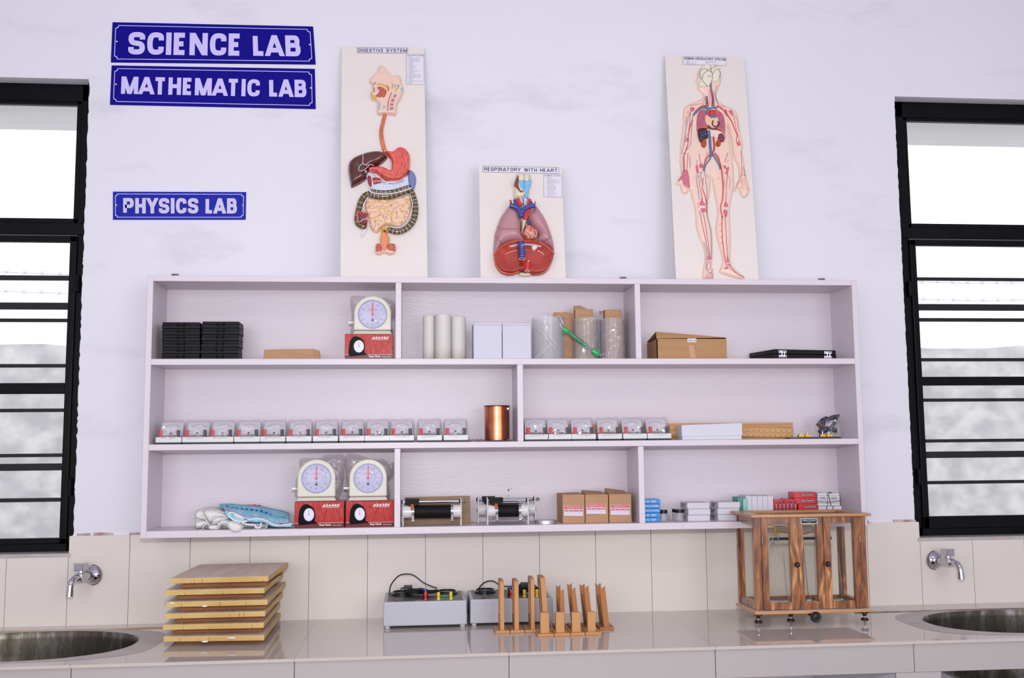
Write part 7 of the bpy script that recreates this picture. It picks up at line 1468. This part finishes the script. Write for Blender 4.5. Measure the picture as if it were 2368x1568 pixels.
    base = zz(yb-.03); w = MB(); w.tube([(x0+Wd*a, y, base+h) for a, y, h in pth], .0020, 8, smooth=5); w.build('mains_lead', cable, r, smooth=True)
    w = MB(); cx, cy = x0+Wd*(.36 if not flip else .64), yb-.070
    for k, (ra, rb, dx) in enumerate(((.034, .017, 0), (.030, .015, .004), (.037, .014, -.003), (.026, .018, .008))):
        w.tube([(cx+dx+ra*math.cos(t), cy+rb*math.sin(t)-.004, base+.005+.0042*k+.001*math.sin(3*t)) for t in [2*math.pi*j/20 for j in range(20)]], .0022, 7, closed=True, smooth=2)
    for k in range(3): w.tube([(cx+.02, cy-.003*k, base+.006+.004*k), (cx+.055, cy-.01-.003*k, base+.009+.003*k), (cx+.085, cy-.005, base+.007+.003*k)], .0022, 7, smooth=4)
    w.build('coiled_lead', cable, r, smooth=True)
    w = MB(); px_ = x0+Wd*(.24 if not flip else .66); w.box(px_, px_+.028, yb-.060, yb-.035, base+.016, base+.028); w.tube([(px_-.012, yb-.052, base+.018), (px_+.002, yb-.050, base+.022)], .0025, 8); w.build('mains_plug', mat('plug_black', (16, 16, 18), .45), r, bevel=.003)
    for fx_ in (.05, .95):
        for y in (yf+.014, yb-.014):
            w = MB(); w.lathe([(.008, E_), (.009, .003), (.009, .0095)], (x0+Wd*fx_, y, ZC0), 'z', 16); w.build('foot', mat('pale_foot', (188, 186, 194), .5), r, smooth=SM)
f0, f1 = atz(896.6, 1453.7, ZC0), atz(1070, 1450, ZC0); yf = (f0.y+f1.y)/2-.012
xa = at(886, 1430, yf).x; xb = at(1079.9, 1430, yf).x; power(xa, xb, yf, -.030, 'grey power unit with a looping cable, nearer the drawing boards', False)
xc, xd = at(1087, 1420, yf+.012).x, at(1279.5, 1420, yf+.012).x; power(max(xc, xb+.004), xd, yf+.012, -.022, 'grey power unit partly hidden by the wooden stands', True)

# ---------------------------------------------------------------- wooden stands
sw = mat('stand_wood', (196, 142, 90), .5, rgb2=(184, 128, 76), nscale=10, stretch=(1, 1, .3)); sw2 = mat('stand_wood_dark', (172, 110, 56), .5, rgb2=(156, 98, 48), nscale=14, stretch=(1, 1, .2)); whitin = mat('sanded_white_wood', (214, 196, 178), .7)
hole = mat('nail_hole', (60, 40, 26), .8)
SD = lambda x, y: (1120+x/7.4, 1310+y/7.4)
def gx(x, y, yy): return at(*SD(x, y), yy).x
BH = .0085
def base_board(r, x0, x1, yf, yb, dark=False):
    w = MB(); w.box(x0+.0004, x1-.0004, yf, yb, ZC0+E_, ZC0+BH); w.build('base_board', sw2 if dark else sw, r, bevel=.0007, segs=1)
yr = -.352
tall = [((185, 437), (272, 340), 255, 'first', .0), ((443, 690), (516, 591), 255, 'second', .0), ((696, 868), (797, 862), 212, 'third', .0), ((890, 1130), (1020, 1108), 195, 'fourth', .0)]
for k, ((b0, b1), (c0, c1), top, nm, _) in enumerate(tall):
    yf = yr+.001*k; x0, x1 = gx(b0, 1140, yf), gx(b1, 1140, yf)
    if k == 2: x1 = x0+.049
    if k == 3: x0 = gx(880, 1140, yf)+.012; x1 = x0+.047
    xa, xb = gx(c0, 700, yf+.004), gx(c1, 700, yf+.004)
    xt = gx((c0+c1)/2+(0 if k < 3 else -60), top, yf+.004)-(xa+xb)/2 if k == 3 else 0
    zt = at(*SD((c0+c1)/2, top), yf+.004).z
    r = thing('slotted_stand', 'tall wooden stand with a narrow slot, %s from the drawing boards' % nm, 'stand', ((x0+x1)/2, yf, ZC0), 'tall slotted wooden stands')
    base_board(r, x0, x1, yf, yf+.090)
    w = MB(); yb_ = yf+.085; s0 = ZC0+.05; s1 = zt-.020
    tl = -.010 if k == 3 else 0.                       # the fourth leans a little
    def sl(z): return tl*(z-ZC0)/.15
    def bar(za, zb, y0, y1): w.hexa([(xa+sl(za), y0, za), (xb+sl(za), y0, za), (xb+sl(za), y1, za), (xa+sl(za), y1, za), (xa+sl(zb), y0, zb), (xb+sl(zb), y0, zb), (xb+sl(zb), y1, zb), (xa+sl(zb), y1, zb)])
    bar(ZC0+BH, zt, yf+.004, yf+.020); bar(ZC0+BH, zt, yb_-.016, yb_); bar(ZC0+BH, s0, yf+.020, yb_-.010); bar(s1, zt, yf+.020, yb_-.010)
    w.build('slotted_upright', sw, r, bevel=.0006, segs=1)
    w = MB(); w.hexa([(xa+.003, yf+.0205, s0), (xa+.006, yf+.0205, s0), (xa+.006, yb_-.0165, s0), (xa+.003, yb_-.0165, s0), (xa+.003+sl(s1), yf+.0205, s1), (xa+.006+sl(s1), yf+.0205, s1), (xa+.006+sl(s1), yb_-.0165, s1), (xa+.003+sl(s1), yb_-.0165, s1)]); w.build('slot_lining', whitin, r)
    w = MB()
    for z in (zt-.006, ZC0+BH+.005): w.lathe([(.0009, 0), (.0009, -.0004)], ((xa+xb)/2+sl(z), yf+.0041, z), 'y', 8)
    w.build('nail_hole', hole, r)
# forked uprights, in the same back row
fork = [((1300, 1372, 395), (1240, 1300, 318), 'first', 1190), ((1548, 1622, 362), (1472, 1535, 288), 'second', 1430), ((1765, 1850, 332), (1697, 1755, 298), 'third', 1680), ((2040, 2132, 345), (1965, 2022, 285), 'fourth', 1970)]
for k, ((f0_, f1_, tp), (g0, g1, tpb), nm, b0) in enumerate(fork):
    yf = -.338; xa, xb = gx(f0_+2, 700, yf+.005), gx(f1_+8, 700, yf+.005)-.001; zt = at(*SD((f0_+f1_)/2, tp), yf+.005).z; zt2 = at(*SD((g0+g1)/2, tpb), yf+.086).z
    r = thing('forked_stand', 'thin dark wooden stand with notched tips, %s from the slotted stands' % nm, 'stand', ((xa+xb)/2, yf, ZC0), 'forked wooden stands')
    xm = (xa+xb)/2; base_board(r, xm-.022 if k < 3 else gx(1970, 1085, yf), xm+.022 if k < 3 else gx(2225, 1085, yf), yf, yf+.096, True)
    tl = -.012 if k else -.002
    for y0, y1, z, nmn in ((yf+.005, yf+.013, zt, 'front'), (yf+.082, yf+.090, zt2, 'rear')):
        w = MB(); n3 = [(xa, ZC0+BH), (xb, ZC0+BH), (xb+tl, z), (xb+tl-(xb-xa)*.16, z-.002), ((xa+xb)/2+tl, z-.007), (xa+tl+(xb-xa)*.16, z-.002), (xa+tl, z)]; w.prism(n3, y0, y1); w.build('forked_upright', sw2, r, bevel=.0004, segs=1)
    w = MB(); z3 = zt-.045; w.hexa([(xa, yf+.013, ZC0+BH), (xb, yf+.013, ZC0+BH), (xb, yf+.082, ZC0+BH), (xa, yf+.082, ZC0+BH), (xa+tl*.7, yf+.013, z3-.02), (xb+tl*.7, yf+.013, z3-.02), (xb+tl*.7, yf+.082, z3+.01), (xa+tl*.7, yf+.082, z3+.01)]); w.build('web', sw2, r)
# short blocks in front
blk_s = [((915, 1190), (962, 1110), 795, 'nearest the drawing boards'), ((1198, 1470), (1225, 1372), 785, 'second of four'), ((1475, 1725), (1500, 1648), 785, 'third of four'), ((1732, 2005), (1768, 1905), 778, 'nearest the balance')]
for k, ((b0, b1), (c0, c1), top, nm) in enumerate(blk_s):
    yf = -.424+.0025*k; x0, x1 = gx(b0, 1190, yf), gx(b1, 1180, yf); xa, xb = gx(c0, 950, yf+.010), gx(c1, 950, yf+.010); zt = at(*SD((c0+c1)/2, top), yf+.010).z
    r = thing('block_stand', 'small wooden block on a flat base, front row, %s' % nm, 'stand', ((x0+x1)/2, yf, ZC0), 'small block stands in front of the tall ones'); base_board(r, x0, x1, yf, yf+.068)
    w = MB(); w.hexa([(xa, yf+.010, ZC0+BH), (xb, yf+.010, ZC0+BH), (xb, yf+.028, ZC0+BH), (xa, yf+.028, ZC0+BH), (xa, yf+.010, zt), (xb, yf+.010, zt), (xb-.001, yf+.028, zt), (xa-.001, yf+.028, zt)]); w.build('upright_block', sw, r, bevel=.0008, segs=1)

# ---------------------------------------------------------------- the balance in its glazed wooden case
def teak():
    m = mat('varnished_teak', (150, 84, 34), .3, spec=.5, coat=.35)
    nt = m.node_tree; N = nt.nodes; L = nt.links.new; b = N['Principled BSDF']
    tc = N.new('ShaderNodeTexCoord'); oi = N.new('ShaderNodeObjectInfo'); ad = N.new('ShaderNodeVectorMath'); ad.operation = 'ADD'; L(tc.outputs['Object'], ad.inputs[0]); L(oi.outputs['Location'], ad.inputs[1])
    mp = N.new('ShaderNodeMapping'); mp.inputs['Scale'].default_value = (26, 26, 5); L(ad.outputs[0], mp.inputs[0])
    n = N.new('ShaderNodeTexNoise'); n.inputs['Scale'].default_value = 1.6; n.inputs['Detail'].default_value = 7; n.inputs['Distortion'].default_value = 1.2; L(mp.outputs[0], n.inputs['Vector'])
    r = N.new('ShaderNodeValToRGB'); e = r.color_ramp.elements; e[0].position = .30; e[0].color = tuple(lin(x) for x in (80, 44, 24))+(1,); e[1].position = .72; e[1].color = tuple(lin(x) for x in (206, 158, 112))+(1,)
    q = e.new(.48); q.color = tuple(lin(x) for x in (134, 80, 42))+(1,); q = e.new(.60); q.color = tuple(lin(x) for x in (164, 106, 60))+(1,)
    L(n.outputs['Fac'], r.inputs[0]); L(r.outputs[0], b.inputs['Base Color']); return m
tk_ = teak(); tkl = mat('pale_ply', (204, 148, 92), .4, rgb2=(190, 130, 72), nscale=14, stretch=(.3, 1, 1), coat=.2); cream_top = mat('cream_sheet', (204, 196, 190), .3)
cgl = film('case_glass', tint=(254, 254, 252), haze=.008, gloss=.015, rough=.03)
bx0, bx1, byf, byb = 1.971, 2.368, -.375, -.180
zb0, zb1 = .8365, .8455; zt0_, zt1_ = 1.1445, 1.1525
bal = thing('balance_case', 'varnished wooden case with glass doors holding a laboratory balance', 'balance', ((bx0+bx1)/2, -.28, ZC0))
w = MB(); w.slab([(bx0+.004, byf), (bx1, byf), (bx1, byb), (bx0, byb), (bx0, byf+.004)], zb0, zb1-.0008); w.build('base_board', tkl, bal, bevel=.0015)
w = MB(); w.slab([(bx0+.003, byf+.002), (bx1-.001, byf+.002), (bx1-.001, byb-.001), (bx0+.001, byb-.001)], zb1-.0008, zb1); w.build('base_surface', cream_top, bal)
w = MB(); tx0, tx1, tyf, tyb = 1.969, 2.374, -.378, -.158
w.box(tx0, tx1, tyf, tyf+.036, zt0_, zt1_+.001); w.box(tx0, tx1, tyb-.030, tyb, zt0_, zt1_+.001); w.box(tx0, tx0+.040, tyf+.036, tyb-.030, zt0_, zt1_+.001); w.box(tx1-.040, tx1, tyf+.036, tyb-.030, zt0_, zt1_+.001)
w.build('top_frame', mat('teak_top', (192, 142, 96), .35, rgb2=(172, 120, 74), nscale=14, stretch=(.35, 1, 1), coat=.2), bal, bevel=.002)
w = MB(); w.box(tx0+.04, tx1-.04, tyf+.036, tyb-.03, zt0_+.001, zt0_+.003); w.build('top_glass', cgl, bal)
yF = -.352; cz0, cz1 = zb1, zt0_
P4 = [(1.985, 2.0085, yF, yF+.022), (2.3425, 2.3635, yF, yF+.022), (1.985, 2.006, byb-.006, byb+.014), (2.3425, 2.3635, byb-.006, byb+.014)]
for a, b, c, d in P4:
    w = MB(); w.box(a, b, c, d, cz0, cz1); w.build('corner_post', tk_, bal, bevel=.001, segs=1)
for x in (1.987, 2.3435):
    w = MB(); w.box(x, x+.018, yF+.022, byb-.006, cz1-.026, cz1); w.build('side_rail', tk_, bal, bevel=.001, segs=1)
    w = MB(); w.box(x, x+.018, yF+.022, byb-.006, cz0, cz0+.022); w.build('side_rail', tk_, bal, bevel=.001, segs=1)
    for y in (yF+.022, byb-.020):
        w = MB(); w.box(x+.003, x+.013, y, y+.014, cz0+.022, cz1-.026); w.build('side_stile', tk_, bal)
    w = MB(); w.box(x+.007, x+.009, yF+.024, byb-.008, cz0+.015, cz1-.02); w.build('side_glass', cgl, bal)
w = MB(); w.box(2.006, 2.3425, byb+.002, byb+.014, cz0, cz0+.018); w.build('back_rail', tk_, bal); w = MB(); w.box(2.006, 2.3425, byb+.002, byb+.014, cz1-.020, cz1); w.build('back_rail', tk_, bal)
w = MB(); w.box(2.004, 2.345, byb+.006, byb+.008, cz0+.01, cz1-.01); w.build('back_glass', cgl, bal)
def door(x0, x1, wl, wr, knob, hinge):
    d = thing('door', None, None, ((x0+x1)/2, yF, cz0)); del_ = None
    d.parent = bal; d.location = Vector(((x0+x1)/2, yF, cz0))-bal.location
    for a, b in ((x0+.0004, x0+wl), (x1-wr, x1-.0004)):
        w = MB(); w.box(a, b, yF-.002, yF+.014, cz0+.001, cz1-.001); w.build('door_stile', tk_, d, bevel=.001, segs=1)
    w = MB(); w.box(x0+wl, x1-wr, yF-.001, yF+.013, cz1-.0225, cz1-.001); w.build('door_rail', tk_, d, bevel=.0008, segs=1)
    w = MB(); w.box(x0+wl, x1-wr, yF-.001, yF+.013, cz0+.001, cz0+.0245); w.build('door_rail', tk_, d, bevel=.0008, segs=1)
    w = MB(); w.box(x0+wl-.003, x1-wr+.003, yF+.005, yF+.007, cz0+.02, cz1-.018); w.build('door_glass', cgl, d)
    if knob is not None:
        w = MB(); w.lathe([(.0035, 0), (.0035, -.006), (.0085, -.009), (.0085, -.014), (.006, -.017), (.0005, -.018)], (knob, yF-.002, at(1845, 1305, yF).z), 'y', 20); w.build('door_knob', kn, d, smooth=SM)
    for z in ((at(1760, 1250, yF).z, at(1763, 1361, yF).z) if hinge else ()):
        w = MB(); w.box(hinge-.0012, hinge+.0022, yF-.0035, yF-.001, z-.011, z+.011); w.tube([(hinge, yF-.004, z-.011), (hinge, yF-.004, z+.011)], .0014, 6); w.build('hinge', mat('nickel'), d)
    return d
door(2.0085, 2.1335, .0215, .0285, at(1844, 1305, yF-.014).x, 2.0095)
door(2.2185, 2.3425, .024, .0225, at(1915.6, 1303.5, yF-.014).x, 2.3415)
mid_ = thing('fixed_middle_panel', None, None, (2.176, yF, cz0)); mid_.parent = bal; mid_.location = Vector((2.176, yF, cz0))-bal.location
for a, b in ((2.1338, 2.150), (2.1965, 2.2182)):
    w = MB(); w.box(a, b, yF+.001, yF+.016, cz0+.001, cz1-.001); w.build('panel_stile', tk_, mid_, bevel=.0008, segs=1)
for a, b in ((cz0+.001, cz0+.024), (cz1-.0225, cz1-.001)):
    w = MB(); w.box(2.150, 2.1965, yF+.002, yF+.015, a, b); w.build('panel_rail', tk_, mid_)
w = MB(); w.box(2.148, 2.199, yF+.007, yF+.009, cz0+.02, cz1-.02); w.build('panel_glass', cgl, mid_)
P = Panel(yF-.004, bal); C4 = lambda x, y: (1680+x/5.058, 1160+y/5.058)
w = MB(); q = [at(*C4(x, y), yF-.004) for x, y in ((870, 262), (1063, 260), (1063, 196), (870, 198))]; w.prism([(p.x, p.z) for p in q], yF-.004, yF+.001); np_ = w.build('front_strip', mat('plate_silver', (206, 204, 210), .3, metal=.4), bal)
w = MB(); q2 = [at(*C4(x, y), yF-.0044) for x, y in ((877, 255), (1056, 253), (1056, 203), (877, 205))]; w.prism([(p.x, p.z) for p in q2], yF-.0046, yF-.004); w.build('nameplate_field', mat('plate_black', (16, 16, 26), .35), np_)
w = MB(); o_ = q2[0]; ww = q2[1].x-q2[0].x; hh = q2[3].z-q2[0].z; put_text(w, 'Kapila & Company', (o_.x+ww*.08, yF-.0049, o_.z+hh*.50), (1, 0, 0), (0, 0, 1), ww*.86, hh*.36, .03); put_text(w, 'AMBALA CANTT', (o_.x+ww*.3, yF-.0049, o_.z+hh*.28), (1, 0, 0), (0, 0, 1), ww*.4, hh*.12); put_text(w, 'INDIA', (o_.x+ww*.42, yF-.0049, o_.z+hh*.1), (1, 0, 0), (0, 0, 1), ww*.16, hh*.12); w.build('nameplate_lettering', silver, np_)
# mechanism
mech = thing('balance_mechanism', None, None, (2.175, -.27, cz0)); mech.parent = bal; mech.location = Vector((2.175, -.27, cz0))-bal.location
ym = -.275; Cm = lambda x, y, yy=ym: at(*C4(x, y), yy)
a = Cm(505, 437); PX = Cm(868, 440).x; b = Vector((2*PX-a.x, a.y, a.z))
w = MB(); w.tube([(PX, ym, cz0), (PX, ym, a.z)], .0045, 12); w.lathe([(.014, 0), (.012, .004), (.007, .010), (.005, .02)], (PX, ym, cz0), 'z', 20); w.build('pillar', brass, mech, smooth=SM)
w = MB(); w.box(a.x, b.x, ym-.003, ym+.003, a.z-.005, a.z+.004); w.build('beam', mat('beam_black', (16, 16, 18), .35), mech, bevel=.001)
w = MB()
for x in (a.x+.008, b.x-.008, a.x+.028, b.x-.028, PX): w.lathe([(.0015, -.008), (.0015, .012), (.004, .013), (.004, .016), (.0015, .017), (.003, .022), (.001, .023)], (x, ym-.004, a.z), 'z', 10)
w.build('beam_screw', stl, mech, smooth=SM)
w = MB(); z = Cm(560, 300).z; w.box(a.x-.002, b.x+.002, ym+.008, ym+.011, z-.001, z+.003); w.box(a.x+.018, a.x+.026, ym+.004, ym+.012, a.z+.010, z+.002); w.box(b.x-.026, b.x-.018, ym+.004, ym+.012, a.z+.010, z+.002); w.tube([(a.x+.022, ym+.009, z-.012), (PX, ym+.009, a.z+.012), (b.x-.022, ym+.009, z-.012)], .0022, 8); w.box(a.x-.002, a.x+.010, ym+.004, ym+.009, a.z+.008, a.z+.012); w.build('arrest_frame', brass, mech)
w = MB(); q_ = Cm(895, 500, ym-.006); q2_ = Cm(960, 1130, ym-.006); w.tube([(q_.x, q_.y, a.z), (q2_.x, q2_.y, cz0+.02)], .0012, 6); w.build('pointer', stl, mech)
w = MB(); w.box(q2_.x-.008, q2_.x+.006, ym-.012, ym-.010, cz0+.004, cz0+.022); w.build('pointer_scale', mat('scale_white', (214, 212, 222), .5), mech)
for sx_ in (a.x+.012, b.x-.012):
    w = MB(); top_ = Vector((sx_, ym, a.z-.014)); R3 = .042; zp = cz0+.012
    for sg in (-1, 1): w.tube([top_, top_+Vector((sg*R3*.8, 0, -.04)), (sx_+sg*R3, ym, zp+.012), (sx_+sg*R3, ym, zp+.002)], .0009, 6)
    w.tube([Vector((sx_, ym, a.z-.002)), top_], .0012, 6); w.tube([top_+Vector((-.006, 0, 0)), top_+Vector((0, 0, .006)), top_+Vector((.006, 0, 0))], .001, 6); w.build('pan_hanger', stl, mech, smooth=True)
    w = MB(); w.lathe([(.001, 0), (.030, .001), (.043, .006), (.0435, .0078), (.042, .0067), (.029, .0022), (.001, .0016)], (sx_, ym, zp), 'z', 32, caps=False); w.build('pan', stl, mech, smooth=SM)
# control wheel and levelling feet
cw_ = at(*C4(1043, 1350), byf-.006); w = MB(); w.lathe([(.004, .05), (.004, 0), (.0155, -.002), (.0172, -.005), (.0172, -.010), (.0150, -.012), (.010, -.0105), (.006, -.012), (.0005, -.013)], (cw_.x, byf, cw_.z), 'y', 32)
w.build('control_wheel', mat('wheel_black', (14, 14, 17), .4, spec=.4), bal, smooth=SM)
for x, y in ((1.988, -.358), (2.343, -.362), (2.101, -.345)):
    w = MB(); w.lathe([(.0022, E_), (.0035, .004), (.0035, .042)], (x, y, ZC0), 'z', 12); ft = w.build('levelling_foot', stl, bal, smooth=SM)
    w = MB(); w.lathe([(.009, .0125), (.0125, .014), (.0125, .019), (.009, .021)], (x, y, ZC0), 'z', 22); w.build('thumb_wheel', mat('thumb_wheel_black', (26, 22, 24), .5), ft, smooth=SM)
    w = MB(); w.lathe([(.006, .028), (.008, .037), (.013, .0375), (.013, .0413)], (x, y, ZC0), 'z', 18); w.build('foot_socket', mat('thumb_wheel_black'), ft, smooth=SM)

# ---------------------------------------------------------------- wall taps
chrome = mat('chrome', (196, 196, 203), .07, metal=1)
def tap(fx, fz, turn, lab):
    r = thing('wall_tap', lab, 'tap', (0, 0, 0), 'chrome taps over the sinks')
    w = MB(); w.lathe([(.0325, 0), (.0325, -.002), (.030, -.007), (.023, -.014), (.016, -.018), (.014, -.024)], (0, 0, 0), 'y', 40, caps=False); w.build('wall_flange', chrome, r, smooth=True)
    w = MB(); w.lathe([(.0345, .0), (.0345, -.0008), (.031, -.0012)], (0, 0, 0), 'y', 40); w.build('flange_contact_shade', mat('contact_shade_grey', (84, 76, 72), .6), r)  # dark ring standing in for the contact shade behind the flange rim
    w = MB(); w.lathe([(.013, -.010), (.013, -.045)], (0, 0, 0), 'y', 24); w.box(-.0135, .0135, -.080, -.040, -.0135, .0135); w.build('tap_body', chrome, r, bevel=.0015, smooth=SM)
    w = MB(); w.tube([(0, -.072, 0), (0, -.092, .0015), (0, -.108, -.004), (0, -.117, -.018), (0, -.1195, -.036)], .0105, 20, smooth=6); w.tube([(0, -.1192, -.034), (0, -.1205, -.054)], .0118, 20, caps=False); w.build('spout', chrome, r, smooth=SM)
    w = MB(); w.tube([(0, -.1203, -.050), (0, -.1204, -.0535)], .0105, 18); w.build('spout_mouth', mat('mouth_black', (10, 8, 12), .6), r)
    w = MB(); w.lathe([(.012, .012), (.010, .017), (.010, .024)], (0, -.064, 0), 'z', 20); w.build('spindle_neck', chrome, r, smooth=SM)
    w = MB(); w.box(-.0165, .0165, -.0805, -.0475, .023, .047); w.build('square_handle', chrome, r, bevel=.0015)
    r.location = (fx, -.0082, fz); r.rotation_euler = (0, 0, turn); return r
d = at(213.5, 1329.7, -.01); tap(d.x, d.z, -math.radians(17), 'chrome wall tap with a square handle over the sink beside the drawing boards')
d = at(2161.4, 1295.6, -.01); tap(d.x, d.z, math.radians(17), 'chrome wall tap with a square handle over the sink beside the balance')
